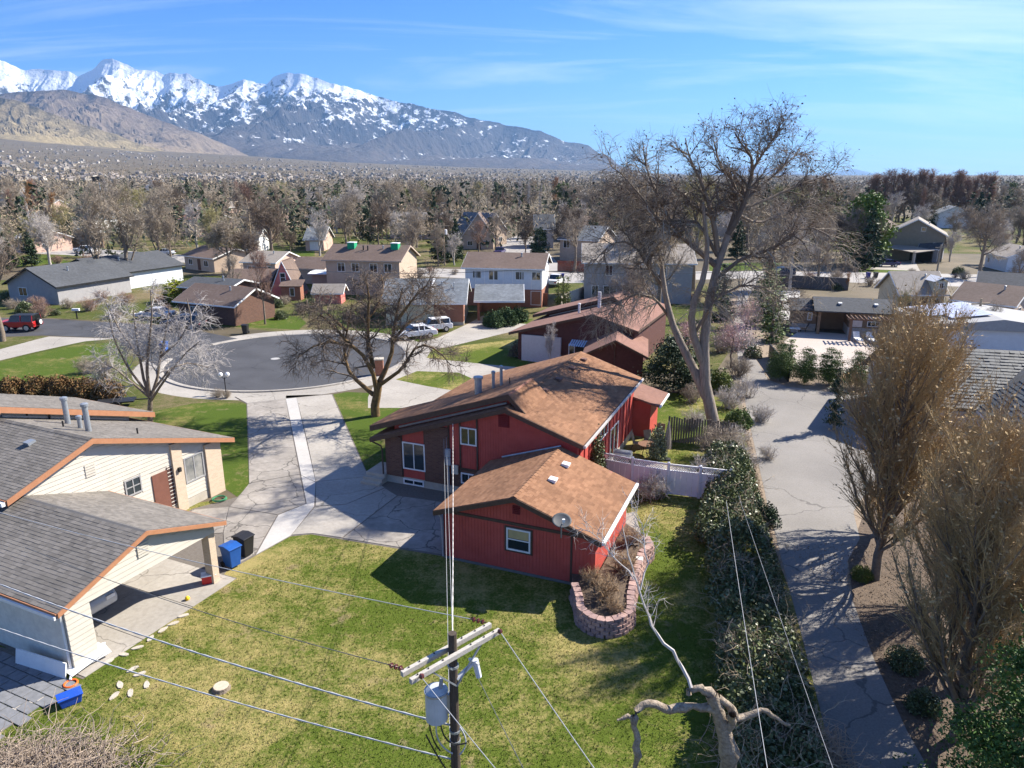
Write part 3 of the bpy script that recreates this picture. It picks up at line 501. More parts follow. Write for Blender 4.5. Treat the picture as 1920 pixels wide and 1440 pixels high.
def roofvent(parent, p, sl, dirx, dz, mat=None, name='roof_vent'):
    # low box with sloped lid; dirx: unit horizontal downslope direction
    d = np.array([dirx[0], dirx[1], 0.0]); a = np.array([-dirx[1], dirx[0], 0.0]); dn = unit(d - np.array([0, 0, sl])); nn = unit(d * sl + np.array([0, 0, 1.0]))
    o = np.asarray(p, float) - a * 0.18 - dn * 0.18; return MB().prism([o, o + dn * 0.36, o + dn * 0.36 + nn * 0.16, o + nn * 0.09], a * 0.36).build(name, mat or WHITE, parent)
def corrugate(mb, p, ex, n, w, z0, z1f, pitch=0.15, g=0.012, dep=0.014):
    """vertical boards with open grooves on a wall; z1f(x) gives the top"""
    k = max(1, int(round(w / pitch))); p, ex, n = np.asarray(p, float), unit(ex), unit(n); pw = w / k
    for i in range(k):
        a, b = i * pw + g / 2, (i + 1) * pw - g / 2; za, zb = z1f(a), z1f(b)
        q = [p + ex * a + n * 0.002 + np.array([0, 0, z0]), p + ex * b + n * 0.002 + np.array([0, 0, z0]), p + ex * b + n * 0.002 + np.array([0, 0, zb]), p + ex * a + n * 0.002 + np.array([0, 0, za])]
        if max(za, zb) > z0 + 0.02: mb.prism(q, n * dep)

# ------------------------------------------------------------------ the split-level twin houses (same plan)
def twin(name, label, org, rz, s, L, upper, wall, roofm, trim, shm, zl=2.66, zrid=5.36, slope=0.335, xl=-7.35, xr=3.75, shade=None, front_over=0.35):
    """ridge at x=0, gable wall at y=0, long low side towards -s*x"""
    r = empty(name, (org[0], org[1], 0), rz, label=label, cat='house')
    zx = lambda x: zrid - slope * abs(x)
    eL, eR = xl - 0.8, xr + 0.4; th = 0.13
    mb = MB(); mb.prism([(s * xl, 0, 0), (s * xr, 0, 0), (s * xr, 0, zx(xr) - th), (0, 0, zrid - th), (s * xl, 0, zx(xl) - th)], (0, L, 0)); mb.build('wall', wall, r)
    rf = MB(); tr = MB()
    for xe in (eL, eR):
        o = np.array([s * xe, -front_over, zx(xe)]); e = np.array([0, L + 2 * front_over, 0]); sv = np.array([-s * xe, 0, zrid - zx(xe)]); plane_slab(rf, o, e, sv, th)
        if shm: shingles(r, o, e, sv, shm, seed=int(abs(xe) * 7) + L.__hash__() % 5)
        for yy, on in ((0, -1), (1, 1)): rake(tr, o + e * yy + (0, on * .004, -0.02), o + e * yy + sv + (0, on * .004, -0.02), 0.05, 0.24, (0, on, 0))
        sg = 1 if s * xe > 0 else -1; rake(tr, o + (sg * .004, 0, -.02), o + e + (sg * .004, 0, -.02), 0.05, 0.2, (sg, 0, 0))
    if upper:
        y0, y1 = upper; up = 0.62; uL, uR = xl - 1.05, 0.95; yo = 0.45
        MB().prism([(s * (xl + 0.25), y0 + yo, zx(xl + .25) - 0.1), (s * 0.25, y0 + yo, zx(0.25) - 0.1), (s * 0.25, y0 + yo, zrid + up - 0.46), (0, y0 + yo, zrid + up - 0.16), (s * (xl + 0.25), y0 + yo, zx(xl + .25) + up - 0.16)], (0, y1 - y0 - 2 * yo, 0)).build('clerestory_wall', wall, r)
        for xe, ze in ((uL, zrid + up - slope * abs(uL)), (uR, zx(uR) + 0.03)):
            o = np.array([s * xe, y0, ze]); e = np.array([0, y1 - y0, 0]); sv = np.array([-s * xe, 0, zrid + up - ze]); plane_slab(rf, o, e, sv, th)
            if shm: shingles(r, o, e, sv, shm, seed=int(abs(xe) * 9) + 2)
            for yy, on in ((0, -1), (1, 1)): rake(tr, o + e * yy + (0, on * .004, -0.02), o + e * yy + sv + (0, on * .004, -0.02), 0.05, 0.3, (0, on, 0))
            if xe > 0: continue
            sg = 1 if s * xe > 0 else -1; rake(tr, o + (sg * .004, 0, -.02), o + e + (sg * .004, 0, -.02), 0.05, 0.26, (sg, 0, 0))
        MB().bar((s * (xl + 0.6), y0 + yo - 0.05, zx(xl + 0.6) + 0.10), (s * -0.25, y0 + yo - 0.05, zx(-0.25) + 0.10), 0.10, 0.10).build('flashing', GALV, r)
    if shm:
        cap = MB()
        for i in range(int((L + 2 * front_over) / 0.3)): yy = -front_over + i * 0.3; cap.add([(-0.15, yy, zrid - 0.02), (0, yy, zrid + 0.045), (0.15, yy, zrid - 0.02), (-0.15, yy + 0.32, zrid - 0.03), (0, yy + 0.32, zrid + 0.03), (0.15, yy + 0.32, zrid - 0.03)], [(0, 1, 4, 3), (1, 2, 5, 4)])
        cap.build('ridge_cap', shm, r, kind='stuff')
    rf.build('roof', roofm, r); tr.build('fascia', trim, r)
    return r, zx
RU = math.radians(-22.2); ux = np.array([math.cos(RU), math.sin(RU)]); vx = np.array([-ux[1], ux[0]]); O0 = G(835, 1045)[:2]
def W(u, v): return O0 + ux * u + vx * v
# red house
org = W(0.45, 6.3); red, zx = twin('red_house', 'long red twin house with brown shingle roof in the centre of the picture', org, RU, 1, 12.6, (0.1, 3.5), REDS, M('roof_deck_red', (0.24, 0.11, 0.075)), BROWNT, REDROOF)
MB().box(-7.38, 3.78, -0.03, 12.63, 0, 0.46).build('foundation', FOUND, red)
for x0, x1, z0, z1 in ((-7.36, -6.35, 0.46, zx(-6.9) - 0.22), (-4.85, -3.42, 0.46, zx(-4.1) - 0.24)): MB().box(x0, x1, -0.09, 0.0, z0, z1).build('brick_panel', BRICKB, red)
MB().box(-3.30, -1.70, -0.06, 0.0, 0.46, 1.45).build('brick_panel', BRICKB, red)
pn = MB(); corrugate(pn, (-6.3, 0, 0), (1, 0, 0), (0, -1, 0), 1.42, 0.48, lambda a: zx(-6.3 + a) - 0.3); corrugate(pn, (-3.35, 0, 0), (1, 0, 0), (0, -1, 0), 7.05, 1.56, lambda a: zx(-3.35 + a) - 0.28); pn.build('siding', REDS, red, kind='stuff')
tr = MB()
for x, z0, z1 in ((-3.40, 0.46, zx(-3.4) - .2), (-2.72, 1.5, zx(-2.7) - .2), (-1.72, 0.9, zx(-1.7) - .2), (-6.33, 0.46, zx(-6.3) - .25), (-4.87, 0.46, zx(-4.8) - .25)): tr.box(x - 0.05, x + 0.05, -0.065, -0.034, z0, z1)
tr.box(-2.72, -1.72, -0.066, -0.035, 1.46, 1.60); tr.build('trim', BROWNT, red)
win(red, (-6.26, -0.05, 1.0), (1, 0, 0), 1.4, 1.6, (0, -1, 0)); win(red, (-2.68, -0.05, 2.95), (1, 0, 0), 0.95, 0.98, (0, -1, 0)); win(red, (-2.68, -0.07, 0.72), (1, 0, 0), 0.92, 0.62, (0, -1, 0)); win(red, (-6.3, -0.03, 0.06), (1, 0, 0), 1.3, 0.34, (0, -1, 0))
lv = MB(); [lv.box(-0.45, 0.05, -0.075, -0.035, 4.28 + i * 0.1, 4.35 + i * 0.1) for i in range(6)]; lv.box(-0.5, 0.1, -0.05, -0.033, 4.22, 4.92); lv.build('gable_vent', M('red_dark', (0.17, 0.022, 0.024)), red)
mt = MB(); mt.box(-3.53, -3.25, -0.25, -0.09, 2.15, 2.6); mt.box(-3.53, -3.25, -0.22, -0.09, 1.68, 2.1); mt.box(-3.42, -3.36, -0.16, -0.1, 0.4, 1.68); mt.build('electric_meter', M('meter_grey', (0.32, 0.33, 0.34), rough=0.5), red)
MB().box(-3.2, -2.82, -0.2, -0.09, 1.22, 1.72).build('utility_box', M('box_beige', (0.48, 0.44, 0.36)), red)
st = MB(); [st.box(-8.6 + 0.0 * i, -7.37, -0.3 - 0.3 * (2 - i) + 0.0, 1.3, 0.17 * i, 0.17 * (i + 1)) for i in range(3)]; st.build('steps', FOUND, red)
MB().box(-7.42, -7.36, 0.3, 1.2, 0.5, 2.5).build('door', WHITE, red)
MB().tube([(-8.2, -0.3, 2.45), (-7.55, -0.22, 2.2), (-7.50, -0.2, 1.9), (-7.50, -0.2, 0.1)], 0.045, 6).build('downspout', BROWNT, red)
gt = MB(); gt.box(4.15, 4.29, -0.36, 12.95, zx(4.15) - 0.16, zx(4.15) - 0.03); gt.build('gutter', M('gutter_pale', (0.45, 0.43, 0.42), rough=0.5), red)
bt = MB()
for i, y in enumerate(np.arange(0.4, 12.3, 0.85)): bt.box(3.75, 3.80, y - 0.04, y + 0.04, 0.5, zx(3.75) - 0.2)
bt.build('batten', M('red_batten', (0.24, 0.03, 0.03)), red)  # battens in a darker red than the siding
for y, z, w_, h_ in ((4.3, 2.5, 1.6, 0.9), (1.2, 0.9, 1.0, 1.0)): win(red, (3.75, y, z), (0, 1, 0), w_, h_, (1, 0, 0))
win(red, (3.75, 6.6, 0.3), (0, 1, 0), 1.9, 2.1, (1, 0, 0), name='glass_door')
for y in (3.9, 6.3, 9.0, 11.4): roofvent(red, (0.6, y, zx(0.6) + 0.02), 0.335, (1, 0), 0, M('vent_brown', (0.16, 0.09, 0.07)))
zu = lambda x: 5.36 + 0.62 - 0.335 * abs(x)
pipe(red, (-2.75, 2.4, zu(2.75)), 0.2, 0.85, cap=True); pipe(red, (-2.1, 3.0, zu(2.1)), 0.085, 0.85); pipe(red, (-1.75, 3.3, zu(1.75)), 0.085, 1.0); pipe(red, (-1.2, 3.2, zu(1.2)), 0.03, 0.35, BLACK, False)
# rear wing of the red house
gx0, gy0 = 3.0, 12.66
MB().box(gx0, gx0 + 1.9, gy0, gy0 + 2.6, 0, 2.45).build('bay_wall', REDS, red)
b_ = MB(); plane_slab(b_, (gx0 + 2.5, gy0 - 0.3, 2.35), (0, 3.2, 0), (-2.45, 0, 0.62), 0.12); b_.build('bay_roof', REDROOF2, red)
MB().box(gx0 + 2.5, gx0 + 2.6, gy0 - .3, gy0 + 2.9, 2.2, 2.32).build('bay_gutter', WHITE, red)
# red garage
gar = empty('red_garage', (*O0, 0), math.radians(-22.0), label='red gabled garage with one white window in front of the red house', cat='garage')
GW, GD, GH, GR = 6.95, 5.6, 2.42, 1.20
gable(gar, 0, GW, 0, GD, GH, GR, 'y', REDS, M('roof_deck_red', (0.24, 0.11, 0.075)), BROWNT, ov=0.34, th=0.12, fasc=0.22, sh=REDROOF)
sd = MB(); zt = lambda x: GH + GR * (1 - abs(x - GW / 2) / (GW / 2)) - 0.12
corrugate(sd, (0, 0, 0), (1, 0, 0), (0, -1, 0), 5.9, 0.12, lambda a: 2.26); corrugate(sd, (5.98, 0, 0), (1, 0, 0), (0, -1, 0), 0.95, 0.12, lambda a: 2.26); corrugate(sd, (0, 0, 0), (1, 0, 0), (0, -1, 0), GW, 2.42, lambda a: max(zt(a), 2.42)); sd.build('siding', REDS, gar, kind='stuff')
sd = MB(); corrugate(sd, (GW, 0, 0), (0, 1, 0), (1, 0, 0), GD, 0.12, lambda a: 2.3); sd.build('siding', REDS, gar, kind='stuff')
t2 = MB(); t2.box(-0.01, GW + 0.01, -0.05, -0.033, 2.27, 2.41); t2.box(5.90, 5.98, -0.048, -0.002, 0.1, 2.27); t2.box(-0.03, 0.0, -0.04, 0.1, 0.1, 2.3); t2.box(2.93, 4.22, -0.055, -0.034, 1.0, 1.09); t2.box(2.93, 4.22, -0.055, -0.034, 2.13, 2.20); t2.box(2.93, 3.02, -0.055, -0.034, 1.09, 2.13); t2.box(4.13, 4.22, -0.055, -0.034, 1.09, 2.13); t2.build('trim', BROWNT, gar)
MB().box(-0.02, GW + 0.02, -0.06, GD, 0, 0.11).build('foundation', M('foundation_dark', (0.14, 0.13, 0.125)), gar)
wg = win(gar, (3.03, -0.036, 1.09), (1, 0, 0), 1.1, 1.04, (0, -1, 0), mull=0, bars=1); MB().box(3.12, 4.04, -0.066, -0.06, 1.66, 2.05).build('blind', M('blind_straw', (0.42, 0.33, 0.16)), wg)
lv = MB(); [lv.box(GW / 2 - .17, GW / 2 + .17, -0.07, -0.034, 2.82 + i * 0.08, 2.875 + i * 0.08) for i in range(5)]; lv.build('gable_vent', M('red_dark', (0.17, 0.022, 0.024)), gar)
for x, y in ((4.25, 2.4), (4.25, 4.3)): roofvent(gar, (x, y, GH + GR * (1 - abs(x - GW / 2) / (GW / 2)) + 0.14), 0.345, (1, 0), 0)
MB().box(GW + 0.36, GW + 0.48, -0.36, GD + 0.36, GH - 0.13, GH + 0.0).build('gutter', WHITE, gar)
MB().tube([(-0.32, -0.1, 2.28), (-0.1, -0.09, 2.0), (-0.06, -0.09, 0.1)], 0.04, 6).build('downspout', M('spout_grey', (0.35, 0.33, 0.32)), gar)
MB().tube([(0.3, GD + 0.36, GH + 0.28), (GW / 2, GD + 0.36, GH + GR + 0.14)], 0.05, 6).build('flashing', GALV, gar)
dish = empty('satellite_dish', (*(O0 + np.array([math.cos(RU), math.sin(RU)]) * 5.6 + vx * -0.36), 2.5), RU + 0.5, label='grey satellite dish on the front edge of the red garage roof', cat='satellite dish')
d_ = MB(); ring = [(0.0, 0.0), (0.16, 0.012), (0.3, 0.045), (0.37, 0.075)]
d_.add([(r * 1.1 * math.cos(a), r * math.sin(a), z) for r, z in ring[1:] for a in np.linspace(0, 2 * math.pi, 25)[:-1]] + [(0, 0, 0)], [(i * 24 + j, i * 24 + (j + 1) % 24, (i + 1) * 24 + (j + 1) % 24, (i + 1) * 24 + j) for i in range(2) for j in range(24)] + [(72, (j + 1) % 24, j) for j in range(24)])
dp = d_.build('reflector', M('dish_grey', (0.075, 0.08, 0.085), rough=0.6), dish, smooth=True); dp.location = (0, 0, 0.55); dp.rotation_euler = (math.radians(28), 0, 0)
sm = dp.modifiers.new('solid', 'SOLIDIFY'); sm.thickness = 0.02
MB().tube([(0, 0, -0.2), (0, 0, 0.35), (0, 0.05, 0.54)], 0.03, 8).build('mast', GALV, dish); MB().tube([(0, -0.1, 0.5), (0, -0.45, 0.62), (0, -0.42, 0.75)], 0.018, 6).build('feed_arm', GALV, dish); MB().box(-0.05, 0.05, -0.48, -0.38, 0.72, 0.86).build('receiver', WHITE, dish)
# brown-red house behind
BRS = M('brown_red_siding', (0.085, 0.035, 0.03), (0.115, 0.05, 0.042), rough=0.8); rz2 = math.radians(-24)
mar, zx2 = twin('maroon_house', 'brown red twin house behind the red house with stepped roofs and vent pipes', (7.3, 62.6), rz2, 1, 13.0, (6.2, 11.0), BRS, REDROOF2, BROWNT, None, zrid=4.95, slope=0.285)
MB().box(-6.9, -3.0, -0.25, -0.02, 0, 2.5).build('white_wall_panel', M('painted_brick_pale', (0.50, 0.49, 0.49), (0.58, 0.57, 0.57)), mar)
aw = MB(); [aw.prism([(-2.0 + i * 0.22, -0.95, 2.02), (-1.85 + i * 0.22, -0.95, 2.02), (-1.85 + i * 0.22, -0.0, 2.4), (-2.0 + i * 0.22, -0.0, 2.4)], (0, 0, 0.03)) for i in range(11)]; aw.build('awning', M('awning_blue_white', (0.35, 0.5, 0.68)), mar)
MB().box(-1.6, -0.7, -0.04, 0.0, 0.2, 2.1).build('door', BLACK, mar); win(mar, (-2.3, 0, 0.5), (1, 0, 0), 0.6, 1.5, (0, -1, 0), mull=0)
pipe(mar, (-0.9, 4.5, 4.7), 0.16, 1.5, M('pipe_pale', (0.6, 0.6, 0.6)), False); pipe(mar, (-2.6, 3.6, 4.25), 0.11, 0.75, M('pipe_pale', (0.6, 0.6, 0.6))); pipe(mar, (-1.6, 4.0, 4.5), 0.04, 0.35, BLACK, False)
mg, wd = place('maroon_garage', G(1094, 662, 2.5), G(1211, 667, 2.5), 'brown red gabled garage between the red house and the maroon house', 'garage')
gable(mg, 0.3, wd - 0.2, 0.4, 6.6, 2.45, 1.15, 'y', BRS, REDROOF2, BROWNT, ov=0.4); MB().bar((wd / 2, 0.33, 0.1), (wd / 2, 0.33, 3.45), 0.09).build('trim', BROWNT, mg)
# cream house with carport on the left
CS = np.array([math.cos(math.radians(-24.4)), math.sin(math.radians(-24.4))]); CV = np.array([-CS[1], CS[0]])
cr_rz = math.radians(-24.4 + 90)            # local y runs away from the gable (towards -U), local x along V
peak = G(172, 822, 5.5)[:2]; corg = peak - CS * 0.35
cream, zc_ = twin('cream_house', 'cream sided house with grey roof and orange brown fascia left of the driveway', corg, cr_rz, -1, 15.0, (6.0, 13.0), CREAM, M('roof_deck_grey', (0.12, 0.115, 0.11)), ORANGET, GREYROOF, zrid=5.5, slope=0.335, xl=-7.1, xr=3.5)
def clap(root, x0, x1, z0, zt, mat, y=0.0, pitch=0.2, skip=()):
    """lapped boards, each its own piece; zt(x) is the top edge"""
    z = z0
    while True:
        xs = np.linspace(x0, x1, 60); ok = np.array([zt(x) for x in xs]) > z + pitch
        if not ok.any(): break
        a, b = xs[ok][0], xs[ok][-1]; segs = [(a, b)]
        for sx0, sx1, sz0, sz1 in skip:
            if z + pitch > sz0 and z < sz1: segs = [q for (p0, p1) in segs for q in ((p0, min(p1, sx0)), (max(p0, sx1), p1)) if q[1] - q[0] > 0.05]
        for p0, p1 in segs: MB().prism([(p0, y - 0.004, z), (p0, y - 0.035, z), (p0, y - 0.012, z + pitch), (p0, y - 0.004, z + pitch)], (p1 - p0, 0, 0)).build('siding_board', mat, root)
        z += pitch
clap(cream, -3.45, 4.05, 0.5, lambda x: 5.5 - 0.335 * abs(x) - 0.34, CREAM, skip=((1.35, 2.28, 1.95, 2.85), (2.75, 3.75, 0.3, 2.6)))
MB().box(4.05, 4.65, -0.14, 0.0, 0.0, zc_(4.4) - 0.3).build('brick_pier', BRICKT, cream); MB().box(6.1, 7.12, -0.14, 0.0, 0.0, zc_(6.6) - 0.3).build('brick_pier', BRICKT, cream); MB().box(-3.5, 7.13, -0.03, 0.0, 0.0, 0.45).build('foundation', FOUND, cream)
clap(cream, 4.66, 6.08, 0.5, lambda x: 5.5 - 0.335 * abs(x) - 0.34, CREAM, skip=((4.72, 6.02, 1.3, 2.75),))
win(cream, (1.38, -0.01, 1.98), (1, 0, 0), 0.88, 0.85, (0, -1, 0), frame=M('aluminium', (0.5, 0.5, 0.5), metal=0.6, rough=0.4), bars=1); win(cream, (4.76, -0.01, 1.32), (1, 0, 0), 1.24, 1.4, (0, -1, 0), frame=MATS['aluminium'], glass=GLASSB)
MB().box(2.85, 3.72, -0.05, -0.004, 0.45, 2.5).build('door', M('door_brown', (0.16, 0.07, 0.05), rough=0.5), cream); MB().box(3.72, 4.04, -0.03, -0.004, 0.45, 2.6).build('door_shade_strip', M('door_shadow', (0.06, 0.03, 0.025)), cream)  # dark strip next to the door: shade put in as colour
lv = MB(); [lv.box(-0.35, 0.15, -0.06, -0.03, 3.7 + i * 0.12, 3.79 + i * 0.12) for i in range(5)]; lv.build('gable_vent', CREAM, cream)
lm = MB().box(4.28, 4.42, -0.26, -0.14, 2.2, 2.42).build('wall_lamp', BLACK, cream)
for x, y, r, h in ((2.2, 4.6, 0.13, 1.25), (1.4, 1.9, 0.13, 1.25), (1.75, 3.0, 0.1, 0.5)): pipe(cream, (x, y, zc_(x)), r, h)
for x, y in ((2.6, 7.5), (2.4, 6.3), (1.4, 6.4), (1.2, 3.4), (3.3, 1.1)): pipe(cream, (x, y, zc_(x)), 0.04, 0.3, BLACK, False)
roofvent(cream, (-1.0, 2.4, zc_(1.0) + 0.02), 0.335, (-1, 0), 0, GALV)
MB().box(-4.1, -3.96, -0.36, 15, zc_(3.95) - 0.2, zc_(3.95) - 0.04).build('gutter', WHITE, cream)
# carport in front of the cream house
pk = G(274, 995, 4.0)[:2]; cpo = pk - CS * 0.3
cpt = empty('carport', (*cpo, 0), cr_rz, label='grey roofed carport with cream gable and orange fascia at the left edge', cat='carport')
CHW = 3.25; zq = lambda x: 4.0 - 0.355 * abs(x)
rf = MB(); tr = MB()
for sx in (-1, 1):
    o = np.array([sx * (CHW + 0.38), -0.3, zq(CHW + 0.38)]); e = np.array([0, 9.4, 0]); sv = np.array([-o[0], 0, 4.0 - o[2]]); plane_slab(rf, o, e, sv, 0.12); shingles(cpt, o, e, sv, GREYROOF, seed=40 + sx)
    rake(tr, o + (0, -.004, -.02), o + sv + (0, -.004, -.02), 0.05, 0.17, (0, -1, 0)); rake(tr, o + (sx * .004, 0, -.02), o + e + (sx * .004, 0, -.02), 0.05, 0.18, (sx, 0, 0))
rf.build('roof', MATS['roof_deck_grey'], cpt); tr.build('fascia', ORANGET, cpt)
MB().prism([(-CHW, 0, 2.35), (CHW, 0, 2.35), (CHW, 0, zq(CHW) - 0.13), (0, 0, 3.86), (-CHW, 0, zq(CHW) - 0.13)], (0, 0.14, 0)).build('gable_wall', CREAM, cpt)
clap(cpt, -CHW, CHW, 2.33, lambda x: zq(x) - 0.2, CREAM)
MB().box(-CHW, -CHW + 0.9, 0, 0.14, 0, 2.349).build('side_wall', CREAM, cpt); clap(cpt, -CHW, -CHW + 0.9, 0.1, lambda x: 2.33, CREAM)
MB().box(-CHW - 0.0, -CHW + 0.14, 0.14, 9.0, 0, 2.6).build('back_wall', M('siding_pale_cream', (0.62, 0.58, 0.50)), cpt)  # paler cream than the gable boards
for y in (0.3,): MB().box(CHW - 0.32, CHW, y - 0.3, y + 0.12, 0, 2.35).build('pier', BRICKT, cpt)
for y in (4.2, 8.2): MB().box(CHW - 0.3, CHW, y, y + 0.3, 0, 2.6).build('pier', BRICKT, cpt)
MB().box(CHW - 0.2, CHW - 0.02, 0.14, 9.0, 2.36, 2.62).build('beam', CREAM, cpt)
lv = MB(); [lv.box(-0.3, 0.2, -0.07, -0.036, 2.95 + i * 0.11, 3.03 + i * 0.11) for i in range(5)]; lv.build('gable_vent', CREAM, cpt)
MB().tube([(-CHW - 0.36, 0.0, 2.55), (-CHW - 0.1, 0.06, 2.3), (-CHW - 0.06, 0.1, 2.0), (-CHW - 0.06, 0.1, 0.2), (-CHW - 0.35, -0.25, 0.08)], 0.045, 6).build('downspout', WHITE, cpt); MB().box(-CHW - 0.5, -CHW - 0.39, -0.3, 9.0, 2.5, 2.62).build('gutter', WHITE, cpt)
fl = MB(); fl.box(-CHW - 0.1, CHW + 0.45, -0.5, 9, 0.009, 0.012); pad = fl.build('carport_floor', JOINT, cpt)
for i in range(3):
    for j in range(3): MB().box(-CHW + i * 2.3, -CHW + i * 2.3 + 2.27, -0.5 + j * 3.1, -0.5 + j * 3.1 + 3.07, 0.013, 0.032).build('slab', CONC, pad)
# ------------------------------------------------------------------ neighbours and far houses
RBROWN = M('roof_brown', (0.13, 0.09, 0.07), (0.19, 0.14, 0.115), scale=3, big=0.15); RGREY = M('roof_grey_blue', (0.12, 0.135, 0.15), (0.22, 0.24, 0.26), scale=2.5, big=0.2, bigscale=0.6); RDARK = M('roof_charcoal', (0.055, 0.06, 0.065), (0.095, 0.10, 0.11), scale=3, big=0.12)
RTAN = M('roof_tan', (0.24, 0.21, 0.175), (0.33, 0.29, 0.25), scale=3); RRED = M('roof_terracotta', (0.36, 0.15, 0.10), (0.45, 0.21, 0.15), scale=3)
WTAN = M('stucco_tan', (0.44, 0.34, 0.26), (0.52, 0.41, 0.32), scale=2); WPINK = M('brick_pinkish', (0.52, 0.36, 0.29), (0.60, 0.43, 0.35), scale=3); WGREY = M('stucco_grey', (0.30, 0.29, 0.29), (0.36, 0.35, 0.35), scale=2); WOLIVE = M('stucco_olive', (0.23, 0.20, 0.15), (0.28, 0.245, 0.185), scale=2)
WYEL = M('stucco_straw', (0.60, 0.52, 0.36), (0.68, 0.60, 0.43), scale=2); WBLUE = M('siding_pale', (0.62, 0.65, 0.68), (0.70, 0.73, 0.76), scale=2); WBR = M('stucco_brown', (0.20, 0.135, 0.085), (0.26, 0.175, 0.115), scale=2); STONE = M('stone_veneer', (0.30, 0.27, 0.24), (0.50, 0.46, 0.42), scale=5, bump=0.4)
AFR = M('aframe_red', (0.62, 0.17, 0.15), (0.70, 0.22, 0.19), scale=3)
def simple(name, label, A, B, d, h, rise, axis, wall, roof, trim=WHITE, wins=(), ov=0.45, group=None, extra=None, cat='house', **k):
    r, wd = place(name, A, B, label, cat, group)
    if not wins and wd > 4.5 and cat == 'house':
        wins = [('F', wd * 0.14, 0.9, 1.3, 1.1), ('F', wd * 0.66, 0.9, 1.4, 1.1), ('R', d * 0.3, 0.9, 1.1, 1.1)] + ([('F', wd * 0.2, h - 1.7, 1.1, 1.1), ('F', wd * 0.7, h - 1.7, 1.1, 1.1)] if h > 3.9 else [])
        MB().box(wd * 0.45, wd * 0.45 + 0.95, -0.06, -0.003, 0.1, 2.15).build('door', M('door_brown2', (0.13, 0.07, 0.05)), r)
    if cat == 'house' and wd > 5: pipe(r, (wd * 0.7, d * 0.36, h + rise * 0.5), 0.1, 0.8)
    gable(r, 0, wd, 0, d, h, rise, axis, wall, roof, trim, ov=ov, fasc=0.2, **k); addwins(r, (0, wd, 0, d), wins)
    if extra: extra(r, wd)
    return r
def ext_white(r, wd):
    MB().box(-0.02, wd + 0.02, -0.05, 7.52, 0, 2.35).build('brick_base', BRICKR, r); MB().box(wd + 0.003, wd + 0.05, 0.2, 7.3, 2.36, 5.2).build('end_wall', WHITE, r)
    for x in np.linspace(0.1, wd - 0.1, 9): MB().box(x - 0.05, x + 0.05, -0.03, -0.002, 2.36, 5.1).build('batten', WHITE, r)
simple('white_two_storey_house', 'white two storey house with brown roof and brick ground floor', G(872, 500, 5.2), G(1016, 503, 5.2), 7.5, 5.2, 1.5, 'x', WBLUE, RBROWN, wins=[('F', 1.0, 3.7, 1.2, 1.0), ('F', 3.2, 3.5, 1.3, 1.3), ('F', 6.8, 3.6, 1.2, 1.1), ('F', 9.0, 3.6, 1.2, 1.1), ('F', 8.9, 0.3, 1.4, 1.9), ('R', 4.2, 3.5, 0.7, 1.1, dict(mull=0))], extra=ext_white)
def ext_grey(r, wd):
    MB().box(wd - 3.4, wd + 0.03, -0.06, -0.003, 0.4, 2.5).build('brick_panel', BRICKR, r); MB().box(wd + 0.003, wd + 0.05, 0.1, 3.0, 0.4, 2.6).build('brick_panel', BRICKR, r); MB().box(-0.02, wd + 0.06, -0.08, 9, 0, 0.38).build('foundation', FOUND, r)
    q = MB(); sl = 1.9 / 4.75; q.obox((wd - 3.9, -0.5, 2.82), (0.3, 0, 0), (0, 4.9, 1.95), (0, 0, 0.12)); q.build('ridge_trim', WHITE, r)
    pipe(r, (wd - 1.2, 2.5, 3.7), 0.06, 0.8)
simple('grey_roof_house', 'brick house with large grey blue roof and white gable boards across the cul-de-sac', G(722, 566, 2.75), G(868, 566, 2.75), 9.0, 2.75, 2.0, 'x', WYEL, RGREY, wins=[('R', 1.0, 0.9, 0.7, 1.5, dict(mull=0)), ('R', 5.4, 2.0, 0.8, 1.2, dict(mull=0))], extra=ext_grey)
def ext_cp(r, wd):
    for x in (0.1, wd - 0.4):
        for y in (0.2, 6.0): MB().box(x, x + 0.3, y, y + 0.3, 0, 2.45).build('post', BRICKR, r)
    MB().box(0.1, wd - 0.1, 6.3, 6.5, 0, 2.4).build('back_wall', BRICKR, r)
gc, wd = place('grey_carport', G(893, 563, 2.5), G(978, 563, 2.5), 'open carport with grey roof attached to the brick house', 'carport')
q = MB(); sl = 0.36; plane_slab(q, (-0.3, -0.4, 2.5), (wd + 0.6, 0, 0), (0, 4.0, 1.44), 0.12); plane_slab(q, (-0.3, 7.6, 2.5), (wd + 0.6, 0, 0), (0, -4.0, 1.44), 0.12); q.build('roof', RGREY, gc); MB().prism([(wd, 0, 2.3), (wd, 7.2, 2.3), (wd, 3.6, 3.7)], (0.1, 0, 0)).build('gable_wall', WYEL, gc)
q = MB(); rake(q, (wd + .3, -.4, 2.48), (wd + .3, 3.6, 3.92), 0.06, 0.25, (1, 0, 0)); rake(q, (wd + .3, 7.6, 2.48), (wd + .3, 3.6, 3.92), 0.06, 0.25, (1, 0, 0)); q.box(-.3, wd + .3, -.46, -.41, 2.28, 2.5); q.build('fascia', WHITE, gc); ext_cp(gc, wd)
def ext_cool(r, wd):
    for x in (2.4, 9.2):
        MB().box(x, x + 1.1, 2.6, 3.7, 5.9, 7.3).build('cooler', M('cooler_green', (0.02, 0.30, 0.14)), r); MB().box(x - .04, x + 1.14, 2.56, 3.74, 7.32, 7.42).build('cooler_lid', WHITE, r)
    for x in (5.0, 5.7): pipe(r, (x, 2.4, 6.0), 0.1, 1.0, BLACK, False)
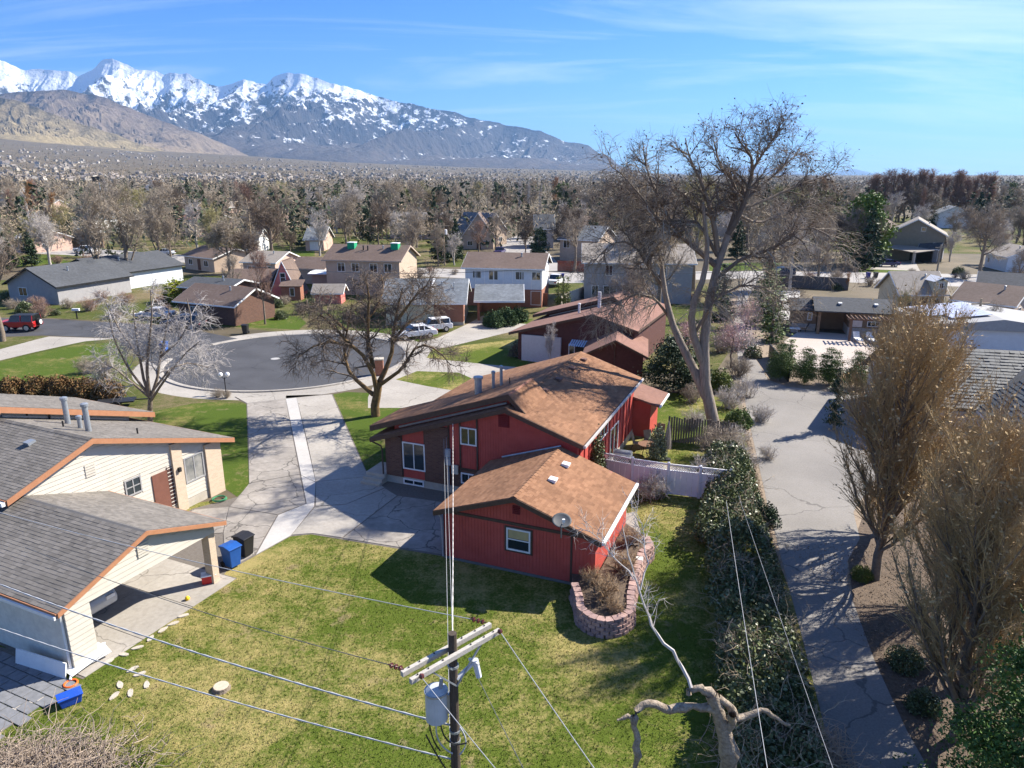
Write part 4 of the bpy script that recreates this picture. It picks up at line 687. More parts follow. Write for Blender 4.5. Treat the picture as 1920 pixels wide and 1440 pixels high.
simple('tan_two_storey_house', 'tan two storey house with two green coolers on its brown roof', G(610, 484, 5.3), G(748, 487, 5.3), 8.0, 5.2, 1.7, 'x', WTAN, RBROWN, trim=M('trim_tan', (0.4, 0.32, 0.26)), wins=[('F', 1.8, 3.4, 1.2, 1.3), ('F', 4.0, 3.4, 1.2, 1.3), ('F', 6.8, 3.4, 1.2, 1.3), ('F', 9.0, 3.4, 1.2, 1.3)], extra=ext_cool)
simple('tan_garage', 'low tan garage wing with brown roof beside the two storey house', G(548, 500, 2.7), G(606, 502, 2.7), 6.0, 2.6, 1.3, 'x', WTAN, RBROWN, trim=MATS['trim_tan'], cat='garage')
af, wd = place('red_gable_house', G(505, 560), G(562, 560), 'small house with steep pink red A-frame gable and brown roof wings', 'house')
MB().prism([(0.3, 0, 0), (4.1, 0, 0), (4.1, 0, 0.8), (2.2, 0, 5.2), (0.3, 0, 0.8)], (0, 5, 0)).build('gable_wall', AFR, af)
q = MB(); rake(q, (0.1, -0.06, 0.6), (2.2, -0.06, 5.4), 0.1, 0.25, (0, -1, 0)); rake(q, (4.3, -0.06, 0.6), (2.2, -0.06, 5.4), 0.1, 0.25, (0, -1, 0)); q.build('fascia', WHITE, af)
q = MB(); plane_slab(q, (0.1, -0.05, 0.6), (0, 5.2, 0), (2.1, 0, 4.8), 0.12); plane_slab(q, (4.3, -0.05, 0.6), (0, 5.2, 0), (-2.1, 0, 4.8), 0.12); q.build('roof', RBROWN, af); win(af, (1.8, 0, 2.3), (1, 0, 0), 0.8, 1.4, (0, -1, 0), mull=0, bars=1)
MB().box(2.3, 5.0, -1.6, 0.0, 0, 2.0).build('porch_wall', BRICKR, af); q = MB(); plane_slab(q, (2.1, -1.9, 2.05), (3.2, 0, 0), (0, 2.0, 0.7), 0.1); q.build('porch_roof', RBROWN, af); win(af, (3.5, -1.6, 0.6), (1, 0, 0), 0.7, 1.2, (0, -1, 0), mull=0)
MB().box(-5.5, 0.3, 0.4, 6, 0, 2.4).build('wing_wall', BRICKB, af); q = MB(); plane_slab(q, (-6.2, -0.2, 2.4), (6.7, 0, 0), (0, 3.4, 1.5), 0.12); plane_slab(q, (-6.2, 6.6, 2.4), (6.7, 0, 0), (0, -3.4, 1.5), 0.12); q.build('wing_roof', RBROWN, af)
simple('brown_roof_house', 'low house with dark brown roof and white fascia behind the dark SUV', G(333, 562, 2.5), G(438, 572, 2.5), 6.5, 2.5, 1.5, 'x', BRICKB, RBROWN, wins=[('F', 2.0, 0.9, 0.9, 1.0)])
q = simple('flat_brown_carport', 'long low dark grey roof between bare trees left of the red gable house', G(340, 535, 2.6), G(425, 540, 2.6), 6, 2.5, 0.8, 'x', BRICKB, RDARK, cat='house')
def ext_bl(r, wd): MB().box(wd / 2 - 0.9, wd / 2 - 0.5, -0.05, 0, 3.1, 4.0).build('gable_vent', BLACK, r); MB().box(wd / 2 - 0.2, wd / 2 + 0.2, -0.05, 0, 3.1, 4.0).build('gable_vent', BLACK, r)
simple('pale_gable_house', 'pale blue white gabled house with charcoal roof behind the grey tree', G(112, 540), G(205, 548), 14, 2.7, 2.0, 'y', WBLUE, RDARK, trim=BLACK, wins=[('F', 1.2, 0.9, 1.4, 1.2), ('F', 5.0, 0.9, 1.4, 1.2)], extra=ext_bl)
simple('dark_gable_house', 'grey gabled house with dark roof at the left behind bare branches', G(20, 565), G(112, 572), 12, 2.6, 2.2, 'y', WGREY, RDARK, trim=BLACK, wins=[('F', 2.0, 0.9, 1.6, 1.2)])
simple('white_flat_shed', 'long white flat roofed shed behind the dark tree', G(586, 541), G(690, 541), 4, 2.3, 0.15, 'x', WTAN, WHITE, cat='shed'); simple('red_shed', 'tiny red shed with grey roof behind the dark tree', G(592, 570), G(640, 570), 2.5, 1.7, 0.8, 'x', AFR, RTAN, cat='shed')
simple('grey_two_storey_house', 'grey stucco two storey house behind the tall bare tree', G(1097, 491, 5.6), G(1300, 493, 5.6), 10, 5.6, 2.0, 'x', WGREY, RTAN, wins=[('F', 1.0, 0.9, 1.0, 1.5), ('F', 2.6, 0.2, 1.8, 2.2, dict(name='glass_door')), ('F', 5.2, 0.9, 1.1, 1.7, dict(mull=0)), ('F', 6.6, 0.9, 1.1, 1.7, dict(mull=0)), ('F', 2.8, 3.8, 1.0, 1.4), ('F', 6.9, 3.8, 1.0, 1.4), ('F', 10, 3.8, 1.0, 1.4)])
# pool house
ph, wd = place('pool_house', G(1530, 626), G(1660, 633), 'brown pool house with dark grey roof and stone base beside the patio', 'pool house'); wd = 7.4
MB().box(3.2, wd, 0, 4.2, 0, 2.7).build('wall', WBR, ph); MB().box(0, 3.2, 3.2, 4.2, 0, 2.7).build('back_wall', WBR, ph); MB().box(3.15, wd + 0.04, -0.06, 4.2, 0, 0.9).build('stone_base', STONE, ph); MB().box(0.0, 0.3, 0, 0.3, 0, 2.7).build('post', WBR, ph); MB().box(-2.4, 0, 1.6, 5.4, 0, 2.4).build('wing_wall', WBR, ph); MB().box(-2.44, 0.04, 1.54, 5.4, 0, 0.8).build('stone_base', STONE, ph)
q = MB(); plane_slab(q, (-0.5, -0.6, 2.68), (wd + 1, 0, 0), (0, 2.8, 1.15), 0.14); plane_slab(q, (-0.5, 4.9, 2.68), (wd + 1, 0, 0), (0, -2.7, 1.15), 0.14); plane_slab(q, (-2.9, 1.1, 2.4), (2.5, 0, 0), (0, 2.4, 1.0), 0.12); plane_slab(q, (-2.9, 5.9, 2.4), (2.5, 0, 0), (0, -2.4, 1.0), 0.12); q.build('roof', RDARK, ph)
win(ph, (5.0, -0.002, 1.1), (1, 0, 0), 1.2, 1.1, (0, -1, 0), mull=2, bars=1); win(ph, (-0.9, 1.6, 1.2), (1, 0, 0), 0.5, 0.9, (0, -1, 0), mull=0); MB().box(3.3, 4.5, -0.05, -0.003, 1.0, 1.9).build('shutter', M('shutter_pale', (0.62, 0.52, 0.46)), ph); [roofvent(ph, (x, 0.9, 3.33), 0.41, (0, -1), 0) for x in (2.2, 5.8)]
pg = empty('pergola', (*G(1590, 640)[:2], 0), ph.rotation_euler.z, label='brown timber pergola in front of the pool house window', cat='pergola'); PB = M('pergola_brown', (0.14, 0.085, 0.06))
for x in (0, 4.6): MB().box(x, x + 0.22, 0, 0.22, 0, 2.25).build('post', PB, pg)
MB().box(-0.3, 5.1, 0.02, 0.2, 2.25, 2.42).build('beam', PB, pg)
for i in range(13): MB().box(-0.25 + i * 0.42, -0.17 + i * 0.42, -0.35, 1.6, 2.43, 2.55).build('rafter', PB, pg)
for (px, py, lb) in ((1607, 640, 'left'), (1632, 641, 'right')):
    lg = empty('lounge_chair', (*G(px, py)[:2], 0), ph.rotation_euler.z + 0.1, label='white reclining lounge chair on the patio, %s one of two' % lb, cat='lounge chair', group='lounge chairs by the pool house')
    MB().box(-0.32, 0.32, -1.1, 0.3, 0.28, 0.36).build('seat', WHITE, lg); MB().obox((-0.32, 0.3, 0.3), (0.64, 0, 0), (0, 0.5, 0.62), (0, 0.05, -0.05)).build('backrest', WHITE, lg)
    for x in (-0.28, 0.24):
        for y in (-1.0, 0.2): MB().box(x, x + 0.04, y, y + 0.04, 0, 0.28).build('leg', WHITE, lg)
for k_, (px, py) in enumerate(((1473, 622), (1505, 622))):
    s_ = 1 if k_ == 0 else -1; ad = empty('garden_chair', (*G(px, py)[:2], 0), -0.3, label='dark slatted garden chair on the %s side of the white fire table' % ('left' if k_ == 0 else 'right'), cat='chair', group='chairs round the fire table')
    MB().obox((-0.3 * s_, -0.3, 0.32), (0.6 * s_, 0, 0.06), (0, 0.6, 0), (0, 0, 0.05)).build('seat', BLACK, ad); MB().obox((-0.3 * s_, -0.3, 0.3), (-0.3 * s_, 0, 0.7), (0, 0.6, 0), (0.05 * s_, 0, 0)).build('backrest', BLACK, ad)
    for y in (-0.3, 0.25):
        for x in (-0.28, 0.26): MB().box(x, x + 0.05, y, y + 0.05, 0, 0.34).build('leg', BLACK, ad)
ft = empty('fire_table', (*G(1489, 622)[:2], 0), -0.3, label='low white square table between the garden chairs', cat='table'); MB().box(-0.6, 0.6, -0.4, 0.4, 0.36, 0.44).build('top', WHITE, ft); MB().box(-0.4, 0.4, -0.25, 0.25, 0, 0.36).build('base', STONE, ft)
# low building with solar panels
so_, wd = place('solar_building', G(1738, 612, 3.0), G(1890, 640, 3.0), 'low pale building with white solar panels on its flat grey roof', 'building')
a0 = G(1738, 612, 3.0); a1 = G(1677, 577, 3.0); so_.rotation_euler.z = math.atan2(a1[1] - a0[1], a1[0] - a0[0]) - math.pi / 2; LD = np.linalg.norm(a1 - a0)
MB().box(0.3, 13, 0.3, LD - 0.3, 0, 2.8).build('wall', WBLUE, so_); MB().prism([(0, 0, 2.8), (13.4, 0, 2.8), (13.4, 0, 3.0), (6.5, 0, 3.9), (0, 0, 3.0)], (0, LD, 0)).build('roof', M('roof_membrane', (0.30, 0.30, 0.30), (0.38, 0.38, 0.38)), so_); MB().box(-0.05, 0.0, 0, LD, 2.7, 3.02).build('fascia', WHITE, so_)
SOL = M('solar_pale', (0.50, 0.50, 0.56), rough=0.25, spec=0.6); sl_ = 0.9 / 6.5
for i in range(4):
    for j in range(3):
        if i == 0 and j == 0: continue
        x = 1.0 + j * 1.75; y = 2.0 + i * 1.9; MB().obox((x, y, 3.0 + sl_ * x + 0.14), (1.7, 0, 1.7 * sl_), (0, 1.85, 0), (0, 0, 0.04)).build('solar_panel', SOL, so_)
pipe(so_, (1.2, 1.0, 3.15), 0.05, 1.3); pipe(so_, (2.6, 0.8, 3.3), 0.07, 1.0)
def ext_dorm(r, wd):
    q = MB().box(wd - 1.6, wd - 0.1, -0.4, 2.0, 2.6, 4.3); q.build('dormer_wall', WYEL, r); q = MB(); plane_slab(q, (wd - 1.85, -0.6, 4.2), (0, 3.2, 0), (1.0, 0, 0.55), 0.1); plane_slab(q, (wd + 0.15, -0.6, 4.2), (0, 3.2, 0), (-1.0, 0, 0.55), 0.1); q.build('dormer_roof', WHITE, r); win(r, (wd - 1.15, -0.4, 3.3), (1, 0, 0), 0.6, 0.75, (0, -1, 0))
simple('straw_dormer_house', 'small straw coloured house with grey roof and one white dormer', G(1690, 548, 2.8), G(1772, 548, 2.8), 5.5, 2.8, 2.2, 'x', WYEL, RTAN, wins=[], extra=ext_dorm)
simple('hipped_brown_house', 'low brown roofed house right of the dormer house', G(1790, 560, 2.6), G(1900, 572, 2.6), 8, 2.6, 1.6, 'x', WTAN, RBROWN); simple('charcoal_roof_house', 'dark roofed house behind the solar building', G(1835, 545, 2.6), G(1990, 556, 2.6), 8, 2.6, 2.0, 'x', WGREY, RDARK)
simple('olive_house', 'large olive grey gabled house on the right beyond the street', G(1658, 486), G(1765, 491), 12, 5.4, 3.0, 'y', WOLIVE, RTAN, wins=[('F', 8.5, 2.2, 1.0, 1.6), ('F', 6.0, 6.0, 0.9, 0.9, dict(mull=0))])
cpr, wd = place('open_carport', G(1655, 488), G(1712, 495), 'open carport with junk and a blue tarp beside the olive house', 'carport'); q = MB(); plane_slab(q, (-0.3, -0.3, 2.9), (wd + 0.6, 0, -0.6), (0, 5.5, 0.3), 0.15); q.build('roof', RTAN, cpr); [MB().box(x, x + 0.4, 0, 0.4, 0, 2.5).build('post', STONE, cpr) for x in (0, wd - 0.4)]; MB().box(0, wd, 5, 5.2, 0, 2.4).build('back_wall', BLACK, cpr)
# slate roof house at the right edge
tl = empty('slate_roof_house', (23.0, 44.5, 0), math.radians(-14), label='house with dark slate tile roof behind the brown columnar trees', cat='house')
gable(tl, 2.5, 24, 0, 10, 2.7, 2.5, 'x', WBLUE, RDARK, BLACK, ov=0.5, sh=None); shingles(tl, np.array([2.0, -0.5, 2.58]), np.array([22.5, 0, 0]), np.array([0, 5.5, 2.75]), TILEROOF, course=0.32, tab=0.3, th=0.035, name='roof_tiles')
gable(tl, 7.0, 14.5, -7.5, 3.0, 2.7, 2.0, 'y', M('stucco_lilac', (0.45, 0.43, 0.45)), RDARK, WHITE, ov=0.5); xm = 10.75
for sx in (-1, 1): shingles(tl, np.array([xm + sx * 4.25, -8.0, 2.56]), np.array([0, 9.5, 0]), np.array([-sx * 4.25, 0, 2.27]), TILEROOF, course=0.32, tab=0.3, th=0.035, name='roof_tiles', seed=5 + sx)
pipe(tl, (17.5, 4.6, 4.9), 0.2, 0.9)
# more houses in the middle distance, placed one by one
MID = [('blue_roof_house', 'beige house with blue grey hipped roof by the side street', (1050, 447, 4.5), (1120, 450, 4.5), 10, 4.5, 2.4, 'x', WTAN, RGREY, [('F', 0.8, 2.6, 1.5, 1.6)]),
       ('brown_roof_bungalow', 'brown roofed house just behind the blue roofed house', (1070, 425, 4), (1135, 425, 4), 10, 4, 2.5, 'x', WTAN, RBROWN, []),
       ('white_trim_house', 'grey two storey house with white gables beyond the side street', (1005, 428, 4.8), (1038, 428, 4.8), 10, 4.8, 3.0, 'x', WGREY, RDARK, [('F', 1, 3.2, 1, 1.2)]),
       ('steep_roof_house', 'house with steep brown and tan roofs left of the side street', (868, 440, 3.5), (925, 440, 3.5), 10, 3.5, 5.0, 'y', WTAN, RBROWN, []), ('slate_gable_house', 'house with grey green steep roof among bare trees by the side street', (905, 436, 3.5), (950, 432, 3.5), 10, 3.5, 4.5, 'y', WTAN, RGREY, []),
       ('pink_brick_house', 'pinkish brick house with terracotta roof among bare trees', (335, 410, 5.0), (362, 412, 5.0), 12, 5.0, 2.4, 'x', WPINK, RRED, [('F', 1, 3, 1.4, 1.6)]), ('white_gable_house', 'white gabled house with grey roof beyond the far street on the left', (147, 438), (175, 439), 14, 5.0, 3.2, 'y', WHITE, RGREY, []), ('grey_wing_house', 'low house with grey green roof left of the white gabled house', (95, 432, 3.0), (145, 430, 3.0), 10, 3, 2, 'x', WTAN, RGREY, []),
       ('dark_roof_cottage', 'small white cottage with black roof by the twin bare trees', (452, 449, 3.0), (482, 449, 3.0), 8, 3.0, 2.2, 'x', WHITE, RDARK, [('F', 0.8, 1, 1.5, 1.2)]), ('grey_roof_cottage', 'pale cottage with grey roof and white garage door', (572, 448, 2.8), (606, 448, 2.8), 9, 2.8, 2.5, 'x', WPINK, RGREY, [('F', 1, 0.2, 2.2, 2.0, dict(frame=WHITE, glass=WHITE))]),
       ('brown_eave_house', 'low brown house with wide eaves beside the far street', (345, 478, 2.6), (400, 484, 2.6), 9, 2.6, 1.4, 'x', WTAN, RBROWN, []), ('pink_low_house', 'low peach brick house behind the red gable house', (455, 490, 2.7), (515, 492, 2.7), 8, 2.7, 1.4, 'x', WPINK, RTAN, []),
       ('far_white_house', 'white gabled house high among the trees on the left', (270, 352, 6), (283, 352, 6), 14, 6, 4, 'y', WHITE, RDARK, []), ('pale_hip_house', 'pale house with brown roof left of centre above the fence', (22, 448, 3), (52, 450, 3), 10, 3, 2, 'x', WPINK, WHITE, []),
       ('east_cottage', 'white cottage at the right edge beyond the street', (1845, 500), (1885, 510), 8, 2.8, 1.6, 'x', WBLUE, RTAN, [('F', 1, 1, 0.8, 1)]), ('east_dark_house', 'house with navy gable right of the olive house', (1722, 490), (1755, 492), 9, 2.8, 2.6, 'x', WGREY, RDARK, []), ('maroon_roof_house', 'brown roof showing between the pine and the olive house', (1662, 437, 4), (1700, 434, 4), 12, 4, 3, 'x', WTAN, RBROWN, [])]
for nm, lb, a, b, d, h, rs, ax, wl, rf, ws in MID: simple(nm, lb, G(*a), G(*b), d, h, rs, ax, wl, rf, wins=ws)
for (nm, lb, p, q, d, h, m_) in (('warehouse', 'long white flat commercial building at the far left', (-30, 352, 0), (88, 352, 0), 40, 7, WHITE), ('school_building', 'pale flat commercial building beyond the trees left of centre', (372, 349, 0), (422, 350, 0), 40, 8, M('pale_peach', (0.62, 0.52, 0.43))), ('office_block', 'pale tan block standing above the far town', (836, 322, 60), (848, 322, 60), 40, 75, M('pale_tan', (0.6, 0.5, 0.4)))):
    r, wd = place(nm, G(*p), G(*q), lb, 'building'); MB().box(0, wd, 0, d, 0, h).build('wall', m_, r); MB().box(-0.5, wd + 0.5, -0.5, d + 0.5, h + 0.01, h + 0.8).build('roof', M('roof_white', (0.7, 0.7, 0.7)), r)
gw_, wd = place('garden_wall', G(95, 462), G(195, 465), 'long brown garden wall with pale cap beside the far street', 'wall'); MB().box(0, wd, 0, 0.4, 0, 2.6).build('panel', WBR, gw_); MB().box(-0.1, wd + 0.1, -0.1, 0.5, 2.61, 2.85).build('cap', M('wall_cap', (0.55, 0.50, 0.44)), gw_)
gw_, wd = place('block_wall', G(1450, 537), G(1590, 545), 'dark grey block wall along the street behind the pool house', 'wall'); MB().box(0, wd, 0, 0.3, 0, 1.9).build('panel', M('block_dark', (0.09, 0.09, 0.095)), gw_)
gw_, wd = place('red_fence', G(1045, 508), G(1098, 510), 'dark red timber fence beyond the street', 'fence'); [MB().box(x, x + 0.24, 0, 0.05, 0, 1.9).build('board', M('fence_red', (0.22, 0.07, 0.05)), gw_) for x in np.arange(0, wd, 0.26)]
gw_, wd = place('brick_garden_fence', G(978, 573), G(1025, 573), 'brown timber fence between the carport and the white house', 'fence'); [MB().box(x, x + 0.2, 0, 0.05, 0, 1.7).build('board', M('fence_brown', (0.24, 0.11, 0.06)), gw_) for x in np.arange(0, wd, 0.22)]
gw_, wd = place('concrete_fence', G(1052, 580), G(1096, 562), 'pale grey panel fence left of the grey two storey house', 'fence'); MB().box(0, wd, 0, 0.1, 0, 1.9).build('panel', M('fence_pale', (0.42, 0.38, 0.33)), gw_)

# small houses half hidden in the trees beyond the far street
RS2 = np.random.default_rng(31); combos = ((WTAN, RBROWN, 'tan house with brown roof'), (WHITE, RGREY, 'white house with grey roof'), (WPINK, RTAN, 'pinkish house with tan roof'), (WGREY, RDARK, 'grey house with dark roof'))
for k_ in range(30):
    px = (-30 + k_ * 63 + RS2.uniform(-25, 25)); py = RS2.uniform(385, 450)
    if 860 < px < 1060 or (1620 < px < 1790 and py > 400) or (130 < px < 210): continue
    p = G(px, py); a = math.radians(-22 + (90 if RS2.uniform() < 0.4 else 0)) ; L_ = RS2.uniform(10, 15); wl, rf, tx = combos[int(RS2.integers(0, 4))]; hh = 2.8 if RS2.uniform() < 0.6 else 5.0
    simple('small_house', p, p, p, 0, 0, 0, 'x', wl, rf) if False else simple('valley_house', tx + (', single storey,' if hh < 3 else ', two storeys,') + ' half hidden in the trees beyond the far street', p, p + np.array([math.cos(a), math.sin(a), 0]) * L_, RS2.uniform(8, 10), hh, RS2.uniform(1.8, 2.8), 'x', wl, rf, group='valley houses, ' + tx + (' low' if hh < 3 else ' tall'))
# ------------------------------------------------------------------ trees and plants
RS = np.random.default_rng(5)
# --- tall bare tree right of the red house: limbs traced as polylines at their own distance
YB = 44.6
def limb(pts, r0, r1, n=10, dy=(0, 0)):
    P = np.array([LY(px, py if py > 330 else 330 - (330 - py) * 0.62, YB + dy[0] + (dy[1] - dy[0]) * i / max(1, len(pts) - 1)) for i, (px, py) in enumerate(pts)]); P = resample(P, n); return P[None], np.linspace(r0, r1, n)[None]
base_big = LY(1342, 826, YB); base_big[2] = 0
def big_tree():
    rng = np.random.default_rng(77)
    T = limb([(1346, 830), (1335, 780), (1322, 720), (1320, 640), (1330, 560), (1345, 500), (1365, 440)], 0.43, 0.2, 14)
    T2 = limb([(1325, 745), (1300, 690), (1275, 640), (1258, 600), (1245, 540), (1240, 490)], 0.34, 0.13, 10, (0, 2.0)); T3 = limb([(1322, 690), (1300, 630), (1295, 580), (1320, 520), (1328, 470), (1322, 420), (1318, 380)], 0.28, 0.10, 10, (0, -1.2))
    L = [limb([(1345, 500), (1310, 470), (1280, 445), (1262, 420), (1245, 390), (1225, 350), (1212, 310), (1208, 270), (1205, 225)], 0.30, 0.04, 14, (0, 1.2)), limb([(1280, 445), (1250, 435), (1225, 425), (1200, 405)], 0.2, 0.1, 8, (0, 2.5)), limb([(1345, 470), (1340, 430), (1330, 385), (1315, 340), (1300, 300), (1290, 260), (1285, 215)], 0.26, 0.04, 12, (0, -1.5)),
         limb([(1362, 450), (1378, 400), (1382, 365), (1370, 330), (1352, 305), (1345, 270), (1338, 225)], 0.28, 0.04, 12, (0, 1.0)), limb([(1365, 440), (1390, 395), (1405, 350), (1412, 310), (1410, 270), (1390, 235), (1378, 200)], 0.32, 0.04, 13, (0, -0.6)), limb([(1408, 320), (1425, 275), (1440, 240), (1450, 215)], 0.14, 0.03, 9, (-.6, -2.5)),
         limb([(1390, 390), (1420, 382), (1450, 368), (1490, 350), (1530, 335), (1570, 322)], 0.16, 0.03, 10, (0, 2.5)), limb([(1345, 520), (1390, 485), (1437, 470), (1475, 452), (1500, 430), (1530, 428), (1560, 445), (1580, 480)], 0.2, 0.03, 12, (0, -3)), limb([(1345, 480), (1310, 415), (1270, 418), (1240, 420), (1225, 400), (1205, 372), (1170, 330), (1145, 300)], 0.18, 0.03, 12, (0, -2.0)),
         limb([(1245, 540), (1215, 500), (1195, 465), (1170, 450), (1140, 460), (1115, 490)], 0.18, 0.03, 10, (2, 0)), limb([(1258, 600), (1230, 560), (1195, 550), (1160, 565), (1135, 600)], 0.15, 0.03, 10, (1.5, -1)), limb([(1300, 630), (1340, 560), (1400, 530), (1450, 545), (1480, 590)], 0.15, 0.03, 10, (0, -3)), limb([(1318, 400), (1280, 360), (1240, 345), (1190, 350), (1150, 370)], 0.14, 0.03, 10, (0, 3.5)), limb([(1400, 370), (1450, 330), (1480, 285), (1500, 250)], 0.13, 0.03, 10, (0, 3.0)),
         limb([(1380, 400), (1420, 420), (1470, 400), (1520, 385), (1555, 400)], 0.14, 0.03, 10, (0, 4)), limb([(1240, 500), (1230, 440), (1200, 400), (1160, 390), (1130, 410)], 0.13, 0.03, 10, (2, 5))]
    off = np.array([base_big[0], YB, 0]); Pl = np.concatenate([resample(p[0], 12)[None] for p, r in L]) - off; Rl = np.concatenate([np.interp(np.linspace(0, 1, 12), np.linspace(0, 1, r.shape[1]), r[0])[None] for p, r in L])
    A = spawn(rng, Pl, Rl, 13, 0.22, 1.0, 42, 2.4, 0.5, 7, 0.2, 0.06, 0.3, rmin=0.03); B_ = spawn(rng, *A, 8, 0.15, 1.0, 42, 1.35, 0.6, 5, 0.25, -0.02, 0.3, rmin=0.016); C = spawn(rng, *B_, 7, 0.1, 1.0, 45, 0.75, 0.7, 3, 0.3, -0.10, 0.2, rmin=0.009)
    wl = Pl[[1, 7, 8, 9, 10, 11, 12, 14, 15]]; wr = Rl[[1, 7, 8, 9, 10, 11, 12, 14, 15]]; D0 = spawn(rng, wl, wr, 44, 0.2, 1.0, 65, 2.8, 0.3, 7, 0.2, -0.15, 0.2, rmin=0.02); D1 = spawn(rng, *D0, 14, 0.1, 1.0, 45, 1.0, 0.6, 4, 0.28, -0.18, 0.2, rmin=0.010)
    sub = lambda t: (t[0] - off, t[1])
    seeds_ = C[0][:, -1]; seeds_ = seeds_[seeds_[:, 2] > 12.5]; sd = leaves(rng, seeds_[rng.integers(0, len(seeds_), 2600)], 0.075, 0.55)
    tv, tq = tubes([(*sub(T), 12), (*sub(T2), 9), (*sub(T3), 9)]); bt_ = tubes([(Pl, Rl * 0.72, 7), (*A, 4), (*B_, 3), (*C, 3)])
    return mesh_np('big_trunk', tv, tq, smooth=True), mesh_np('big_crown', *bt_), mesh_np('big_wisps', *tubes([(*D0, 3), (*D1, 3)])), mesh_np('big_seeds', *sd)
bt = big_tree(); r = empty('bare_tree', (base_big[0], YB, 0), label='tallest bare tree, forked pale trunk, between red house and lane', cat='tree')
link('trunk', bt[0], M('bark_big', (0.20, 0.165, 0.13), (0.38, 0.32, 0.26), scale=3, bump=0.6, stretch=(3, 3, 0.6)), r); link('crown', bt[1], M('twigs_umber', (0.12, 0.092, 0.068), (0.28, 0.22, 0.165), island=True), r); link('wispy_twigs', bt[2], M('twigs_wispy', (0.25, 0.205, 0.15), (0.46, 0.39, 0.30), island=True), r); link('seed_clusters', bt[3], M('seeds_dark', (0.07, 0.05, 0.045), (0.13, 0.09, 0.075), island=True), r)
# --- dark spreading tree in front of the cul-de-sac and pale tree on the left
def hero(base_px, Y, limbs_, seed, trunk, k, lens, drp, tw):
    rng = np.random.default_rng(seed); b0 = LY(*base_px, Y); b0[2] = 0
    mk = lambda pts, r0, r1, dy, n=10: (resample(np.array([LY(px, py, Y + dy * i / (len(pts) - 1)) for i, (px, py) in enumerate(pts)]) - b0, n)[None], np.linspace(r0, r1, n)[None])
    T = mk(*trunk); L = [mk(*q) for q in limbs_]; Pl = np.concatenate([a for a, _ in L]); Rl = np.concatenate([a for _, a in L])
    A = spawn(rng, Pl, Rl, k[0], 0.25, 1, 45, lens[0], 0.55, 7, 0.2, 0.03, 0.3, rmin=0.03); B_ = spawn(rng, *A, k[1], 0.15, 1, 45, lens[1], 0.6, 5, 0.28, -drp, 0.3, rmin=0.015); C = spawn(rng, *B_, k[2], 0.1, 1, 45, lens[2], 0.7, 4, 0.3, -drp * 1.6, 0.2, rmin=tw)
    tv, tq = tubes([(*T, 10), (Pl, Rl, 7)]); return b0, mesh_np('h_trunk', tv, tq, smooth=True), mesh_np('h_crown', *tubes([(*A, 5), (*B_, 3), (*C, 3)]))
b0, tm, cm = hero((705, 785), 48.8, [([(708, 740), (700, 700), (680, 665), (650, 640), (625, 610), (600, 590)], .2, .05, -2), ([(700, 740), (665, 710), (650, 690), (645, 650), (655, 600), (660, 570)], .18, .04, 2), ([(712, 715), (725, 690), (735, 660), (738, 620), (745, 580), (755, 540)], .2, .04, 1), ([(715, 720), (750, 695), (765, 675), (775, 655), (800, 645), (825, 660), (845, 685)], .15, .03, -2.5), ([(700, 690), (690, 640), (690, 590), (692, 550), (685, 520)], .18, .04, -1), ([(690, 660), (690, 600), (710, 570), (720, 540), (715, 515)], .14, .03, 3),
      ([(735, 640), (760, 610), (790, 590), (815, 570)], .13, .03, 2.5), ([(660, 650), (620, 640), (585, 650), (560, 670)], .13, .03, -3), ([(650, 620), (610, 585), (580, 565)], .12, .03, 2), ([(745, 600), (775, 560), (800, 535)], .12, .03, -2)], 21, ([(705, 790), (703, 760), (708, 735), (710, 715)], .34, .27, 0, 6), (13, 9, 6), (2.1, 1.25, 0.75), 0.07, 0.013)
r = empty('spreading_tree', b0, label='dark spreading bare tree in front of the cul-de-sac', cat='tree'); link('trunk', tm, M('bark_lichen', (0.085, 0.06, 0.04), (0.26, 0.16, 0.06), scale=5, bump=0.5, detail=8), r); link('crown', cm, TWIGD, r)
b0, tm, cm = hero((282, 795), 47.3, [([(282, 745), (270, 715), (262, 670), (255, 630), (250, 580)], .12, .03, 0), ([(283, 745), (295, 710), (300, 670), (312, 620), (318, 570)], .12, .03, 1), ([(280, 740), (275, 690), (280, 640), (285, 590), (282, 545)], .13, .03, -1), ([(284, 750), (300, 725), (325, 690), (350, 660), (375, 640)], .1, .03, -2), ([(280, 745), (245, 715), (215, 690), (190, 680)], .1, .03, 1.5), ([(278, 740), (240, 690), (215, 640), (205, 600)], .1, .03, -1.5), ([(285, 735), (320, 690), (355, 680), (395, 690)], .09, .03, 2.5), ([(300, 670), (335, 640), (360, 600), (350, 560)], .09, .03, 1), ([(262, 670), (225, 620), (200, 570)], .09, .03, 2)], 33, ([(282, 795), (281, 770), (282, 748)], .19, .15, 0, 5), (10, 8, 5), (1.9, 1.15, 0.75), 0.06, 0.011)
r = empty('pale_bare_tree', b0, label='pale grey bare tree beside the cream house corner lawn', cat='tree'); link('trunk', tm, BARK, r); link('crown', cm, M('twigs_silver', (0.30, 0.27, 0.25), (0.56, 0.52, 0.49), island=True), r)
